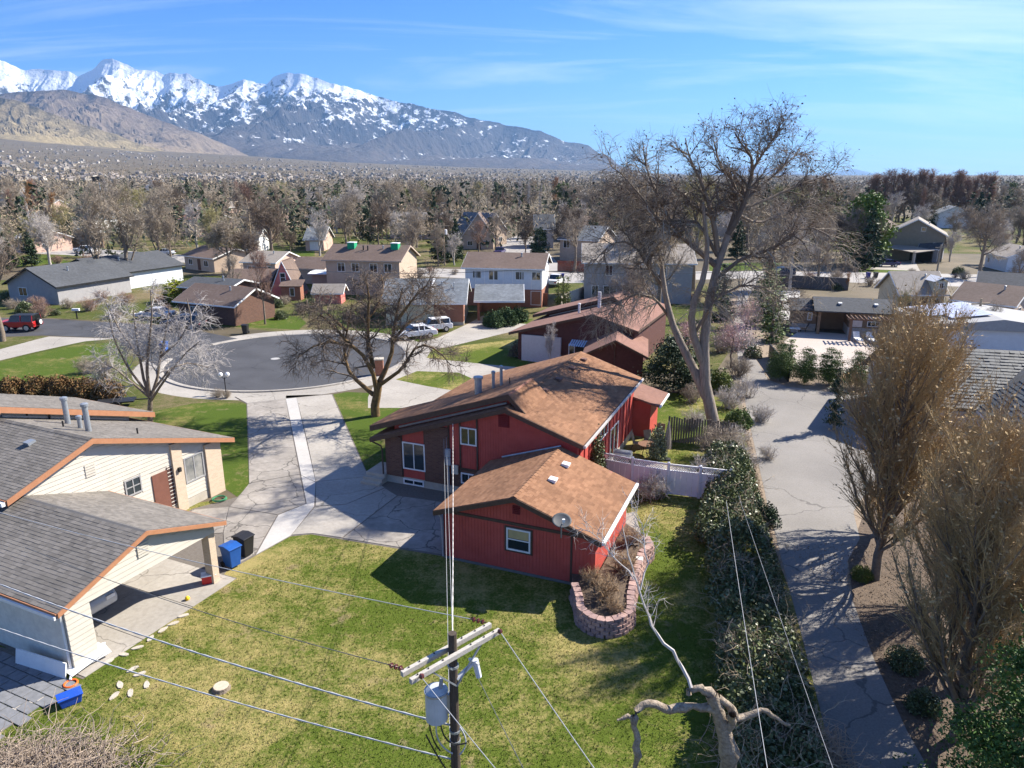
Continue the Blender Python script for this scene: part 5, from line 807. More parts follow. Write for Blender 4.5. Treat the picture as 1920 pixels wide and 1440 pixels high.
# --- pollarded tree at the bottom edge and its long pale shoot
YP = 14.5
def pollard():
    rng = np.random.default_rng(3); b0 = LY(1372, 1440, YP); b0[2] = 0
    mk = lambda pts, rs, dy, n=12: (lambda P: (P[None], np.interp(np.linspace(0, 1, n), np.linspace(0, 1, len(rs)), rs)[None] * (1 + 0.16 * rng.normal(size=(1, n)))))(resample(np.array([LY(px, py, YP + dy * i / (len(pts) - 1)) for i, (px, py) in enumerate(pts)]) - b0, n) + rng.normal(size=(n, 3)) * 0.022)
    tr0 = (np.array([[0, 0.2, -0.1], [0.02, 0.2, 1.2], [-0.05, 0.1, 2.2], [-0.1, 0.0, 2.75]]) * 1.0); T = (resample(np.r_[tr0, (LY(1352, 1350, YP) - b0)[None], (LY(1333, 1300, YP) - b0)[None]], 16)[None], (np.linspace(0.26, 0.17, 16) * (1 + 0.1 * rng.normal(size=16)))[None])
    arms = [mk([(1340, 1330), (1300, 1325), (1262, 1330), (1235, 1322), (1215, 1318), (1192, 1328), (1188, 1350), (1196, 1390), (1192, 1440)], [.12, .1, .1, .09, .1, .09, .08, .09, .08], -0.5, 20), mk([(1345, 1310), (1365, 1320), (1378, 1345), (1400, 1342), (1430, 1332), (1452, 1345), (1482, 1362)], [.12, .1, .09, .08, .07, .05, .03], 0.4, 16), mk([(1335, 1305), (1318, 1292), (1295, 1294), (1288, 1302)], [.13, .1, .07, .06], 0.1, 8), mk([(1360, 1380), (1375, 1350), (1372, 1340)], [.13, .11, .10], -0.3, 6), mk([(1192, 1345), (1178, 1345), (1160, 1350)], [.07, .05, .03], -.1, 6)]
    shoot = mk([(1296, 1292), (1290, 1270), (1262, 1225), (1230, 1190), (1208, 1140), (1190, 1085), (1178, 1030), (1168, 985)], [.05, .045, .042, .038, .032, .024, .015, .009], 1.2, 18); shoot = (shoot[0], np.linspace(.05, .012, 18)[None])
    sh2 = mk([(1190, 1085), (1150, 1040), (1110, 1000), (1080, 985)], [.02, .015, .01, .006], 1.0, 10); sh3 = mk([(1200, 1110), (1215, 1050), (1205, 990), (1190, 950)], [.018, .014, .01, .006], 1.2, 10)
    P = np.concatenate([resample(s[0][0], 12)[None] for s in (shoot, sh2, sh3)]); R = np.concatenate([np.linspace(.03, .008, 12)[None]] * 3)
    A = spawn(rng, P, R, 16, 0.3, 1, 50, 0.75, 0.5, 6, 0.25, 0.05, 0.4, rmin=0.008); B_ = spawn(rng, *A, 6, 0.2, 1, 45, 0.4, 0.6, 4, 0.3, 0.02, 0.3, rmin=0.005)
    tv, tq = tubes([(*T, 10)] + [(*a, 8) for a in arms]); return b0, mesh_np('p_trunk', tv, tq, smooth=True), mesh_np('p_shoot', *tubes([(*shoot, 6), (*sh2, 5), (*sh3, 5), (*A, 4), (*B_, 3)]))
b0, tm, cm = pollard(); r = empty('pollarded_tree', b0, label='knobbly pollarded tree with one long pale shoot at the bottom edge', cat='tree'); link('trunk', tm, M('bark_gnarled', (0.17, 0.13, 0.09), (0.42, 0.35, 0.27), scale=9, bump=0.8, bscale=20), r); link('crown', cm, TWIGP, r)
# --- brown columnar trees along the right of the lane
cols = [tree_meshes('col%d' % i, *columnar(100 + i, 10.5, 1.5, 0.013, 3800, 0.055, k=(76, 17, 9), spread=36, t0=0.08, fine=(17, 20))) for i in range(2)]
CLEAF = M('leaves_bronze', (0.20, 0.125, 0.045), (0.40, 0.27, 0.10), island=True); CTW = M('twigs_bronze', (0.25, 0.175, 0.09), (0.56, 0.41, 0.21), island=True)
for k_, (x, y, s, z_, lb) in enumerate(((15.6, 27.0, 0.98, 0, 'behind the bright patch of grass by the lane'), (13.5, 17.9, 0.86, 1, 'nearest the bottom edge by the lane'), (16.4, 22.0, 0.72, 0, 'in the middle of the row by the lane'), (18.4, 31.2, 0.95, 1, 'farthest along the lane, before the slate roof'), (17.7, 25.2, 0.62, 1, 'second of the row, beside the farthest'), (15.1, 20.2, 0.86, 0, 'just behind the nearest one'))):
    put_tree('columnar_tree', cols[z_], (BARK, CTW), (x, y, 0), k_ * 1.3, (s * 1.32, s * 1.32, s), label='brown columnar bare tree ' + lb, cat='tree', group='columnar trees along the lane')
# --- pine at the bottom right and ornamental firs
pm = tree_meshes('pine_near', *conifer(5, 7.0, 2.2, 30000, 0.05, 0.05)); put_tree('pine_tree', pm, (BARK, M('needles_bright', (0.02, 0.05, 0.012), (0.10, 0.19, 0.035), island=True, rough=0.55)), (12.9, 14.3, 0), 0, 1.12, label='bright green conifer filling the bottom right corner', cat='tree')
sf = tree_meshes('small_fir', *conifer(8, 3.2, 0.82, 9500, 0.05, 0.08, 0.12, rounded=True))
for (px, py, s, lb) in ((1462, 714, 1.0, 'leftmost of four'), (1508, 719, 0.93, 'second of four from the left'), (1554, 722, 0.97, 'third of four from the left'), (1603, 728, 0.95, 'rightmost of four')):
    put_tree('clipped_fir', sf, (BARK, NEED), G(px, py), px, (s, s, s * 1.02), label='small egg shaped evergreen by the patio fence, ' + lb, cat='tree', group='row of clipped evergreens')
put_tree('narrow_fir', tree_meshes('narrow_fir', *conifer(9, 4.4, 0.5, 1500, 0.09, 0.1, 0.5)), (BARK, NEEDD), G(1563, 806), 0, 1.0, label='thin ragged evergreen on the edge of the asphalt court', cat='tree')
# --- ivy bank along the lane
def bank():
    rng = np.random.default_rng(12); n = 46000; t = rng.uniform(0, 1, n); yy = 14 + t * 27; xr = np.interp(yy, [14, 16.8, 23.4, 34, 41], [8.4, 9.2, 10.6, 13.0, 14.6]); w_ = np.interp(yy, [14, 22, 30, 41], [3.0, 3.0, 3.3, 2.4]) + 0.9 * (fbm(yy * 0.7, yy * 0, 8, 2) - 0.5); s = rng.uniform(0, 1, n)
    hh = (1.75 + 1.0 * (fbm(yy * 0.5, s * 2, 3, 3) - 0.5) * 2) * np.clip(1 - (np.abs(s - 0.42) / 0.6) ** 3, 0.05, 1) * np.interp(yy, [14, 39, 41], [0.9, 1.0, 0.5]); z = hh * rng.uniform(0.25, 1, n) ** 0.35
    c = np.stack([xr - w_ * (1 - s), yy, np.maximum(z, 0.05)], 1) + rng.normal(size=(n, 3)) * 0.06; c[:, 2] = np.abs(c[:, 2])
    return mesh_np('ivy', *leaves(rng, c, 0.065, 0.75))
link('ivy_bank', bank(), LEAFIVY, label='dense ivy and shrub bank between the back lawn and the lane', cat='ivy', kind='stuff')
rng = np.random.default_rng(15); n = 26000; yy = rng.uniform(10, 48, n); xr = np.interp(yy, [10, 16.8, 23.4, 34, 48.8], [7.8, 9.3, 10.9, 13.3, 16.9]); c = np.stack([xr - rng.uniform(0.02, 2.2, n) ** 1.0, yy, rng.uniform(0.01, 0.06, n)], 1); c2 = np.stack([rng.uniform(13, 19, 6000), rng.uniform(15, 30, 6000), rng.uniform(0.01, 0.05, 6000)], 1)
link('leaf_litter', mesh_np('litter', *leaves(rng, np.r_[c, c2], 0.028, 0.7)), M('litter_tan', (0.13, 0.09, 0.06), (0.34, 0.25, 0.17), island=True), label='dry leaf litter along both edges of the lane', cat='leaf litter', kind='stuff')
tb = [tree_meshes('tb%d' % i, *twigbush(200 + i, 1.1, 1.1, 1.5, (30, 9, 7), 0.009, 0.06)) for i in range(3)]; gb = [tree_meshes('gb%d' % i, *bush(300 + i, 1.0, 1.0, 1.3, 3200, 0.06)) for i in range(3)]
def shrub(nm, ms, mats, px, py, s, lb, grp=None, z=0.0): return put_tree(nm, ms, mats, G(px, py, z), px * 0.7, s, label=lb, cat='shrub', group=grp)
for k_, (px, py, s, lb) in enumerate(((1345, 860, 1.25, 'at the foot of the tall tree'), (1330, 905, 1.0, 'over the end of the white fence'), (1372, 835, 0.9, 'right of the tall trunk'), (1410, 1270, 1.1, 'in the middle of the ivy bank'), (1425, 790, 0.8, 'on the lane edge level with the court'), (1395, 745, 1.0, 'beside the lane above the tall trunk base'), (1300, 755, 0.9, 'left of the tall trunk by the timber fence'), (1380, 1120, 0.9, 'low over the ivy bank'), (1225, 935, 0.9, 'against the garage corner by the white fence'), (1385, 705, 1.1, 'left of the lane above the court'), (1368, 765, 1.0, 'behind the tall trunk on the lane side'), (1395, 655, 1.2, 'left of the narrow lane under the blossom'), (1350, 660, 1.3, 'between the maroon house and the lane'), (1300, 800, 0.8, 'in the yard left of the tall trunk'), (1380, 880, 1.0, 'at the far end of the ivy bank by the lane'), (1365, 600, 1.3, 'far along the left of the narrow lane'), (1440, 860, 0.55, 'low on the lane edge before the court'))):
    shrub('twiggy_shrub', tb[k_ % 3], (TWIG, TWIGP if k_ % 3 else TWIG), px, py, s, 'leafless twiggy shrub ' + lb, 'leafless shrubs along the lane')
for k_, (px, py, s, m_, lb) in enumerate(((1360, 935, 1.15, LEAFIVY, 'glossy dark shrub at the far end of the ivy bank'), (1455, 1330, 1.0, NEED, 'bright green shrub low in the ivy bank by the lane'), (1345, 1010, 1.1, LEAFIVY, 'pale leaved shrub standing in the ivy bank'), (1425, 980, 0.9, NEEDD, 'dark upright evergreen on the bank beside the lane'), (1385, 800, 1.0, NEED, 'round green shrub right of the tall trunk'), (1350, 730, 1.2, NEEDY, 'yellow green shrub behind the tall trunk'), (1695, 1250, 0.6, LEAFIVY, 'small glossy shrub in the shade right of the lane'), (1730, 1330, 0.55, LEAFIVY, 'low glossy shrub among the columnar trunks'), (1615, 1085, 0.45, NEEDY, 'bright yellow green tuft at the lane edge'), (1410, 670, 0.9, LEAFIVY, 'dark shrub on the right of the narrow lane'))):
    shrub('green_shrub', gb[k_ % 3], (TWIGD, m_), px, py, s, lb)
# ornamental plants by the red house
iv = tree_meshes('house_ivy', *bush(330, 0.55, 0.9, 3.6, 5200, 0.06, 40, 0.3)); p_ = W(4.45, 9.2); put_tree('climbing_ivy', iv, (TWIGD, LEAFIVY), (*p_, 0), RU, 1.0, label='dark ivy climbing the sunlit side wall of the red house', cat='ivy')
iv2 = tree_meshes('bay_ivy', *bush(331, 0.6, 0.5, 2.2, 2600, 0.06, 30, 0.3)); put_tree('wall_ivy', iv2, (TWIGD, M('leaves_grey_green', (0.10, 0.13, 0.07), (0.26, 0.29, 0.19), island=True)), (*W(6.6, 15.4), 0), RU, 1.0, label='grey green ivy mound at the rear bay of the red house', cat='ivy')
jn = tree_meshes('juniper', *conifer(61, 4.2, 2.3, 6500, 0.11, 0.1, 0.4, rounded=True)); put_tree('juniper_tree', jn, (BARK, NEEDD), G(1262, 735), 0, 1.05, label='shaggy dark juniper beside the maroon garage', cat='tree')
# --- hedges and beds on the left
hb = [tree_meshes('hb%d' % i, *bush(340 + i, 1.2, 1.0, 1.4, 3600, 0.07)) for i in range(2)]; HEDGER = M('hedge_russet', (0.05, 0.055, 0.02), (0.24, 0.12, 0.05), island=True)
for k_, (px, py) in enumerate(((-20, 748), (25, 745), (70, 742), (115, 742), (160, 745), (205, 750))): shrub('hedge_shrub', hb[k_ % 2], (TWIGD, HEDGER), px, py, 1.15, 'russet and green hedge bush number %s from the left edge above the cream roof' % ('one two three four five six'.split()[k_]), 'russet hedge above the cream roof')
for k_, (px, py, s, lb) in enumerate(((195, 712, 1.2, 'on the lawn edge left of the pale tree'), (165, 700, 0.9, 'at the end of the russet hedge'), (410, 745, 0.45, 'at the drive corner by the twin lamp'), (425, 746, 0.4, 'beside the twin lamp post'))): shrub('dry_shrub', tb[k_ % 3], (TWIG, TWIG), px, py, s, 'dry grey shrub ' + lb)
shrub('round_shrub', gb[0], (TWIGD, M('leaves_grey', (0.09, 0.085, 0.06), (0.20, 0.185, 0.14), island=True)), 982, 668, 1.35, 'ball shaped grey shrub at the corner of the maroon house')
shrub('golden_shrub', gb[1], (TWIGD, M('leaves_golden', (0.12, 0.14, 0.01), (0.34, 0.36, 0.03), island=True)), 335, 565, (2.6, 2.2, 2.4), 'big domed yellow green shrub behind the pale tree')
for k_, (px, py, s) in enumerate(((928, 612, 1.3), (950, 608, 1.4), (972, 602, 1.2))): shrub('laurel_hedge', hb[k_ % 2], (TWIGD, M('leaves_laurel', (0.02, 0.05, 0.015), (0.10, 0.15, 0.06), island=True)), px, py, s, 'dark rounded laurel bush by the grey carport drive, %s of three' % ('left', 'middle', 'right')[k_], 'laurels by the grey carport')
for k_, px in enumerate((1046, 1056, 1064)): put_tree('slender_cypress', tree_meshes('cyp%d' % k_, *conifer(70 + k_, 5.0, 0.55, 900, 0.1, 0.03, 0.2)) if k_ == 0 else CYP, (BARK, NEEDY), G(px, 582), k_, 0.9, label='slim green cypress before the concrete fence, %s of three' % ('left', 'middle', 'right')[k_], cat='tree', group='slim cypresses'); CYP = (bpy.data.meshes['cyp0_trunk'], bpy.data.meshes['cyp0_crown'])
for k_, (px, py, s) in enumerate(((1436, 610, 1.35), (1446, 640, 1.0), (1478, 690, 0.55), (1440, 585, 1.3))): put_tree('lane_cypress', CYP, (BARK, NEED), G(px, py), k_ * 2, (s * 2.4, s * 2.4, s), label=('tall bushy cypress on the right of the narrow lane', 'shorter cypress in front of the tall lane cypress', 'low clipped evergreen behind the leftmost fir', 'cypress farthest along the narrow lane')[k_], cat='tree')
put_tree('lane_cypress', CYP, (BARK, NEEDD), G(1352, 600), 1, (2.2, 2.2, 1.4), label='dark cypress left of the narrow lane behind the tall trunk', cat='tree')
BLOSS = M('blossom_pink', (0.40, 0.24, 0.22), (0.66, 0.48, 0.45), island=True); pmsh = None
bl = tree_meshes('blossom', bare_round(90, 4.5, 45, (8, 7, 7, 4), 0.04, 0.012)[0], bare_round(90, 4.5, 45, (8, 7, 7, 4), 0.04, 0.012)[1] + [leaves(np.random.default_rng(2), np.random.default_rng(3).normal(size=(1500, 3)) * [0.9, 0.9, 0.7] + [0, 0, 3.2], 0.06)])
for px, py, lb in ((1398, 640, 'beside the narrow lane'), (1372, 690, 'left of the lane behind the tall trunk'), (1290, 690, 'behind the fork of the tall tree')): put_tree('blossom_tree', bl, (BARK, BLOSS), G(px, py), px, 1.0, label='small pink blossoming tree ' + lb, cat='tree')
# --- bare trees of the middle distance, one by one: (px, base row, top row, kind, scale of width)
K = {'round': tree_meshes('round', *bare_round(400, tw=0.03, k=(9, 9, 8, 5))), 'round2': tree_meshes('round2', *bare_round(401, tw=0.03, spread=38, k=(10, 9, 8, 5))), 'vase': tree_meshes('vase', *bare_round(402, spread=28, tw=0.03, k=(10, 9, 8, 5), low=0.15)), 'dome': tree_meshes('dome', *bare_round(403, spread=62, tw=0.04, k=(14, 10, 8, 5), low=0.2)),
     'open': tree_meshes('open', *bare_round(404, spread=45, tw=0.02, k=(8, 8, 6, 4), low=0.3)), 'poplar': tree_meshes('poplar', *columnar(405, 10, 0.75, 0.035, k=(26, 10, 6), spread=16)), 'fir': tree_meshes('fir', *conifer(406, 10, 2.6, 3600, 0.24)), 'pine': tree_meshes('pine', *conifer(407, 10, 3.4, 5200, 0.24, 0.12, 0.35, rounded=True)), 'fat': tree_meshes('fat', *columnar(408, 10, 1.2, 0.04, k=(28, 11, 6), spread=24))}
MT = {'g': (BARK, TWIG), 'p': (BARKP, TWIGP), 'd': (BARK, TWIGD), 'r': (BARK, TWIGR), 'y': (BARK, TWIGY), 'o': (BARK, TWIGO), 'n': (BARK, NEED), 'k': (BARK, NEEDD), 'l': (BARK, NEEDY), 'b': (BARK, M('needles_bright_pine', (0.045, 0.085, 0.012), (0.17, 0.25, 0.04), island=True, rough=0.6))}
def mid(kind, m_, px, py, top, wsc, lb, grp=None, nm=None, z0=0.0):
    b = G(px, py, z0); t = LY(px, top, b[1])[2] - z0; s = t / 10.0; src = K[kind]; key = kind + m_
    if key not in K2: K2[key] = src
    return put_tree(nm or {'fir': 'fir_tree', 'pine': 'pine_tree', 'poplar': 'poplar_tree'}.get(kind, 'bare_tree'), K2[key], MT[m_], b, px * 0.37, (s * wsc, s * wsc, s), label=lb, cat='tree', group=grp)
K2 = {}
for a in (('open', 'd', 5, 640, 405, 1.0, 'dark bare tree leaning in at the left edge'), ('round2', 'g', 192, 545, 335, 0.75, 'tall bare tree left of the pale gabled house'), ('vase', 'g', 245, 535, 318, 0.7, 'tallest bare tree behind the pale grey tree'), ('vase', 'g', 302, 500, 345, 0.7, 'bare tree beside the far street left of centre'), ('round', 'g', 322, 498, 410, 1.0, 'small bare street tree beside the parked car'), ('vase', 'y', 410, 500, 375, 0.95, 'yellow green budding twin stemmed tree by the far street'), ('dome', 'd', 512, 492, 370, 0.9, 'big dark bare tree with heavy limbs by the far street'), ('dome', 'd', 545, 478, 430, 0.95, 'low dark dome shaped bare tree by the street'), ('vase', 'p', 600, 480, 385, 0.8, 'pale bare tree behind the tan garage'), ('vase', 'g', 775, 505, 385, 1.0, 'feathery pale bare tree right of the tan house'),
          ('round2', 'g', 822, 500, 415, 0.8, 'grey bare tree right of the feathery tree'), ('round', 'r', 497, 608, 470, 0.55, 'reddish bare tree in front of the red gable house'), ('round', 'g', 440, 560, 480, 0.8, 'pinkish twiggy tree over the brown roof'), ('fat', 'o', 68, 450, 350, 0.95, 'rust coloured leafy columnar tree on the left'), ('fat', 'd', 125, 455, 395, 0.8, 'small dark columnar tree right of the rust tree'), ('round', 'r', 898, 478, 415, 0.9, 'red twigged round tree by the side street'), ('round', 'g', 930, 472, 400, 0.8, 'bare street tree left of the side street'), ('round2', 'd', 985, 485, 405, 0.75, 'dark bare tree behind the spruce'), ('vase', 'p', 1055, 440, 372, 0.6, 'pale slim bare tree behind the blue roof'), ('vase', 'p', 1092, 430, 372, 0.6, 'white barked tree right of the slim pale tree'),
          ('dome', 'g', 1835, 520, 375, 0.95, 'large spreading bare tree at the right beyond the street'), ('vase', 'g', 1180, 640, 470, 0.9, 'grey bare tree behind the maroon house'), ('round', 'g', 1235, 600, 400, 0.9, 'hazy bare tree behind the tall tree on its left'), ('round', 'g', 1440, 560, 385, 0.9, 'hazy bare tree behind the tall tree on its right'), ('round', 'g', 1530, 540, 410, 0.8, 'hazy bare tree left of the big pine'), ('round', 'y', 1300, 545, 330, 0.8, 'olive twigged tree behind the tall tree'), ('vase', 'p', 1032, 690, 600, 0.5, 'thin pale sapling before the maroon house'), ('round', 'o', 1588, 545, 510, 0.6, 'little orange brown tree by the block wall'), ('round', 'g', 1900, 560, 470, 0.9, 'bare tree at the right edge by the brown roof'), ('vase', 'g', 1855, 650, 560, 0.7, 'scrubby bare tree behind the slate roof'), ('vase', 'y', 1690, 600, 540, 0.9, 'straw coloured shrubby tree left of the dormer house')):
    mid(*a)
for a in (('pine', 'b', 1615, 497, 355, 0.92, 'large bright pine tree right of the tall bare tree'), ('fir', 'k', 855, 490, 408, 0.85, 'dark spruce left of the side street'), ('fir', 'k', 836, 470, 400, 0.8, 'darker slim spruce behind the first spruce'), ('pine', 'k', 1010, 490, 425, 0.85, 'bushy dark spruce before the blue roofed house'), ('fir', 'k', 205, 475, 455, 1.0, 'small dark evergreen beside the white van'), ('pine', 'k', 690, 460, 385, 0.6, 'dark evergreen behind the tan two storey house'), ('fir', 'k', 1730, 445, 395, 0.8, 'dark fir behind the olive house'), ('fir', 'k', 1560, 420, 365, 1.1, 'dark firs left of the bright pine'), ('fir', 'k', 1670, 405, 360, 0.9, 'dark spruce behind the bright pine'), ('pine', 'k', 1650, 470, 420, 0.7, 'dark green conifer hugging the bright pine'),
          ('pine', 'l', 765, 420, 350, 1.0, 'broad yellow green pine in the wooded middle'), ('pine', 'k', 830, 410, 345, 0.95, 'dark broad pine right of the yellow green pine'), ('pine', 'n', 1055, 405, 340, 1.0, 'big round green pine beyond the side street'), ('pine', 'k', 1128, 400, 355, 1.0, 'dark round pine left of the tall bare tree'), ('pine', 'n', 725, 405, 355, 0.9, 'green pine left of the yellow green pine'), ('fir', 'k', 355, 385, 330, 0.6, 'dark narrow spruce behind the pink brick house'), ('pine', 'k', 380, 385, 360, 1.3, 'low dark rounded evergreen beside the narrow spruce'), ('pine', 'n', 605, 400, 360, 0.8, 'green conifer among bare trees left of centre'), ('pine', 'k', 570, 395, 350, 0.7, 'dark conifer left of the green one'), ('pine', 'k', 940, 385, 345, 0.9, 'dark conifer in the woods above the side street'), ('fir', 'k', 688, 400, 362, 0.9, 'small dark spruce in the wooded middle')):
    mid(*a)
for k_, px in enumerate((975, 992, 1012)): mid('poplar', 'p', px, 420, (342, 345, 360)[k_], 0.55, 'tall thin pale poplar in the wooded middle, %s of three' % ('left', 'middle', 'right')[k_], 'pale poplars')
for k_, px in enumerate(range(1625, 1860, 14)): mid('poplar' if k_ % 3 else 'fat', 'r', px + int(RS.integers(-4, 5)), 415, 322 + int(RS.integers(0, 14)), 1.7, 'reddish brown poplar on the right skyline, %s from the left in its grove' % 'first second third fourth fifth sixth seventh eighth ninth tenth eleventh twelfth thirteenth fourteenth fifteenth sixteenth seventeenth'.split()[k_], 'reddish poplar grove')
# --- woods of the valley: countable ones as trees of their own, the far mass as one
rows = []; kinds = ['round', 'round2', 'vase', 'dome', 'round', 'vase', 'fat', 'pine', 'fir', 'poplar']; cset = {'round': 'ggdgy', 'round2': 'gdg', 'vase': 'gpyg', 'dome': 'dg', 'fat': 'orgg', 'pine': 'nkl', 'fir': 'k', 'poplar': 'prg'}
nmv = {'g': 'grey brown bare', 'd': 'dark bare', 'p': 'pale bare', 'r': 'reddish bare', 'y': 'yellow twigged', 'o': 'rust coloured', 'n': 'green conifer', 'k': 'dark conifer', 'l': 'olive conifer'}
def zone(px): return ['at the left edge', 'behind the pale gabled house', 'behind the red gable house', 'behind the tan house', 'near the side street', 'behind the tall bare tree', 'behind the pool house', 'at the right edge'][int(np.searchsorted([180, 430, 600, 840, 1090, 1480, 1780], px))]
cnt = 0
while cnt < 290:
    py = 352 + 98 * RS.uniform() ** 0.75; px = RS.uniform(-60, 1980)
    if py > 430 and (860 < px < 1180 or px > 1600): continue
    if 880 < px < 1060 and py > 405: continue
    b = G(px, py)
    if b[1] > 150 and 120 < px < 210 and py > 400: continue
    kd = kinds[int(RS.integers(0, len(kinds)))]
    if px < 600 and kd in ('pine', 'fir') and RS.uniform() < 0.5: kd = 'round'
    cm_ = cset[kd][int(RS.integers(0, len(cset[kd])))]; key = kd + cm_
    if key not in K2: K2[key] = K[kd]
    s = RS.uniform(0.9, 1.6); put_tree({'fir': 'fir_tree', 'pine': 'pine_tree', 'poplar': 'poplar_tree'}.get(kd, 'bare_tree'), K2[key], MT[cm_], b, RS.uniform(0, 6), (s * RS.uniform(0.9, 1.25), s * RS.uniform(0.9, 1.25), s), label='%s tree in the wooded valley, %s' % (nmv[cm_], zone(px)), cat='tree', group='valley trees, %s' % nmv[cm_]); cnt += 1
def far_mass():
    rng = np.random.default_rng(8); V = []; n = 12500; u = rng.uniform(0, 1, n); r = np.where(u < 0.33, 170 * (1000 / 170) ** (u / 0.33), 900 * (5300 / 900) ** ((u - 0.33) / 0.67)); az = rng.uniform(math.radians(-46), math.radians(46), n); r = np.where((az > math.radians(25)) & (r < 290), r * 1.9, r); x = r * np.sin(az); y = r * np.cos(az); h = rng.uniform(7, 16, n); ever = rng.uniform(size=n) < 0.14
    out = {0: [], 1: []}
    for e in (0, 1):
        parts = []
        for far in (0, 1):
            ii = np.where((ever == bool(e)) & ((r > 1000) == bool(far)))[0]; m = 14 if far else 46; k_ = len(ii); c = rng.normal(size=(k_, m, 3)) * 0.42
            w_ = (h[ii] * (0.5 if not e else 0.28))[:, None]; zz = (h[ii] * 0.3)[:, None] + np.abs(c[..., 2]) * (h[ii] * 0.75)[:, None] if not e else rng.uniform(0.05, 1, (k_, m)) * h[ii][:, None]
            kk = 1.0 if not e else np.clip(1.1 - zz / h[ii][:, None], 0.1, 1) * 1.6
            P = np.stack([x[ii][:, None] + c[..., 0] * w_ * kk, y[ii][:, None] + c[..., 1] * w_ * kk, tz(x[ii], y[ii])[:, None] + zz], -1).reshape(-1, 3)
            parts.append(leaves(rng, P, (1.3 if far else 0.7) if e else (1.45 if far else 0.55), 0.5 if e else (0.5 if far else 0.15), 0.0 if e else 0.5))
        out[e] = join(*parts)
    return out
fm = far_mass(); link('far_woods', mesh_np('far_woods', *fm[0]), M('far_twigs', (0.20, 0.155, 0.10), (0.38, 0.305, 0.21), scale=0.02, island=True), label='hazy brown mass of bare trees across the valley floor', cat='woods', kind='stuff'); link('far_evergreens', mesh_np('far_ever', *fm[1]), M('far_needles', (0.02, 0.035, 0.018), (0.07, 0.09, 0.045), scale=0.02, island=True), label='scattered dark evergreens across the far valley', cat='woods', kind='stuff')
def far_town():
    rng = np.random.default_rng(10); n = 2400; r = 1500 * (5200 / 1500) ** rng.uniform(0, 1, n); az = rng.uniform(math.radians(-46), math.radians(14), n); kp = fbm(r * np.sin(az) / 260.0, r * np.cos(az) / 420.0, 91, 3) > 0.52; r, az = r[kp], az[kp]; n = len(r); x = r * np.sin(az); y = r * np.cos(az); z = tz(x, y); w_ = rng.uniform(7, 12, n); d = rng.uniform(8, 12, n); h = rng.uniform(3, 6, n); rs = rng.uniform(1.5, 3.5, n); a = rng.uniform(0, 3.14, n)
    loc = lambda X_, Y_, Z_: np.stack([x + X_ * np.cos(a) - Y_ * np.sin(a), y + X_ * np.sin(a) + Y_ * np.cos(a), z + Z_], 1)
    P = [loc(-w_ / 2, -d / 2, 0), loc(w_ / 2, -d / 2, 0), loc(w_ / 2, d / 2, 0), loc(-w_ / 2, d / 2, 0), loc(-w_ / 2, -d / 2, h), loc(w_ / 2, -d / 2, h), loc(w_ / 2, d / 2, h), loc(-w_ / 2, d / 2, h), loc(-w_ / 2, 0 * d, h + rs), loc(w_ / 2, 0 * d, h + rs)]
    ov = 0.5; Q = [loc(-w_ / 2 - ov, -d / 2 - ov, h - 0.2), loc(w_ / 2 + ov, -d / 2 - ov, h - 0.2), loc(w_ / 2 + ov, 0 * d, h + rs + 0.15), loc(-w_ / 2 - ov, 0 * d, h + rs + 0.15), loc(-w_ / 2 - ov, d / 2 + ov, h - 0.2), loc(w_ / 2 + ov, d / 2 + ov, h - 0.2)]
    k = np.arange(n)[:, None] * 10; q = np.concatenate([k + np.array([f]) for f in ([0, 1, 5, 4], [1, 2, 6, 5], [2, 3, 7, 6], [3, 0, 4, 7])]); t = np.concatenate([k + np.array([f]) for f in ([4, 8, 7], [5, 6, 9])]); k2 = np.arange(n)[:, None] * 6
    return mesh_np('town_w', np.stack(P, 1).reshape(-1, 3), q, t), mesh_np('town_r', np.stack(Q, 1).reshape(-1, 3), np.concatenate([k2 + np.array([[0, 1, 2, 3]]), k2 + np.array([[3, 2, 5, 4]])]))
tw_, trf = far_town(); ft_ = link('far_town', tw_, M('town_walls', (0.24, 0.20, 0.155), (0.62, 0.58, 0.52), scale=0.01, island=True), label='many tiny houses of the town below the mountains', cat='town', kind='stuff'); link('roofs', trf, M('town_roofs', (0.10, 0.09, 0.085), (0.34, 0.29, 0.25), scale=0.01, island=True), ft_, kind='stuff')
# --- grass blades of the back lawn
def blades():
    rng = np.random.default_rng(6); n = 150000; y = 11 + 31 * rng.uniform(0, 1, n) ** 1.5; x = rng.uniform(-20, 10.5, n); lim = np.interp(y, [11, 34, 42], [7.0, 12.5, 14.0]); keep = x < lim
    q = np.stack([x, y], 1) - O0; u_, v_ = q @ ux, q @ vx; keep &= ~((u_ > -0.3) & (u_ < 7.2) & (v_ > -0.1)); c_ = np.stack([x, y], 1) - cpo; keep &= ~((c_ @ CS < 0.6)); keep &= ~((u_ < 0.2) & (v_ > 0.2)); keep &= ~((x < -3) & (y > np.interp(x, [-13, -11, -9.3, -3], [26.5, 28.6, 30.6, 28.8])))
    x, y = x[keep], y[keep]; n = len(x); a = rng.uniform(0, 6.28, n); w_ = rng.uniform(0.010, 0.02, n); h = rng.uniform(0.03, 0.085, n); l = rng.normal(size=(n, 2)) * 0.035; ca, sa = np.cos(a) * w_, np.sin(a) * w_
    V = np.stack([np.stack([x - ca, y - sa, 0 * x + 0.003], 1), np.stack([x + ca, y + sa, 0 * x + 0.003], 1), np.stack([x + l[:, 0], y + l[:, 1], h], 1)], 1); return mesh_np('blades', V.reshape(-1, 3), None, np.arange(3 * n).reshape(-1, 3))
link('grass', blades(), LAWN, label='short green and straw grass of the back lawn', cat='grass', kind='stuff')

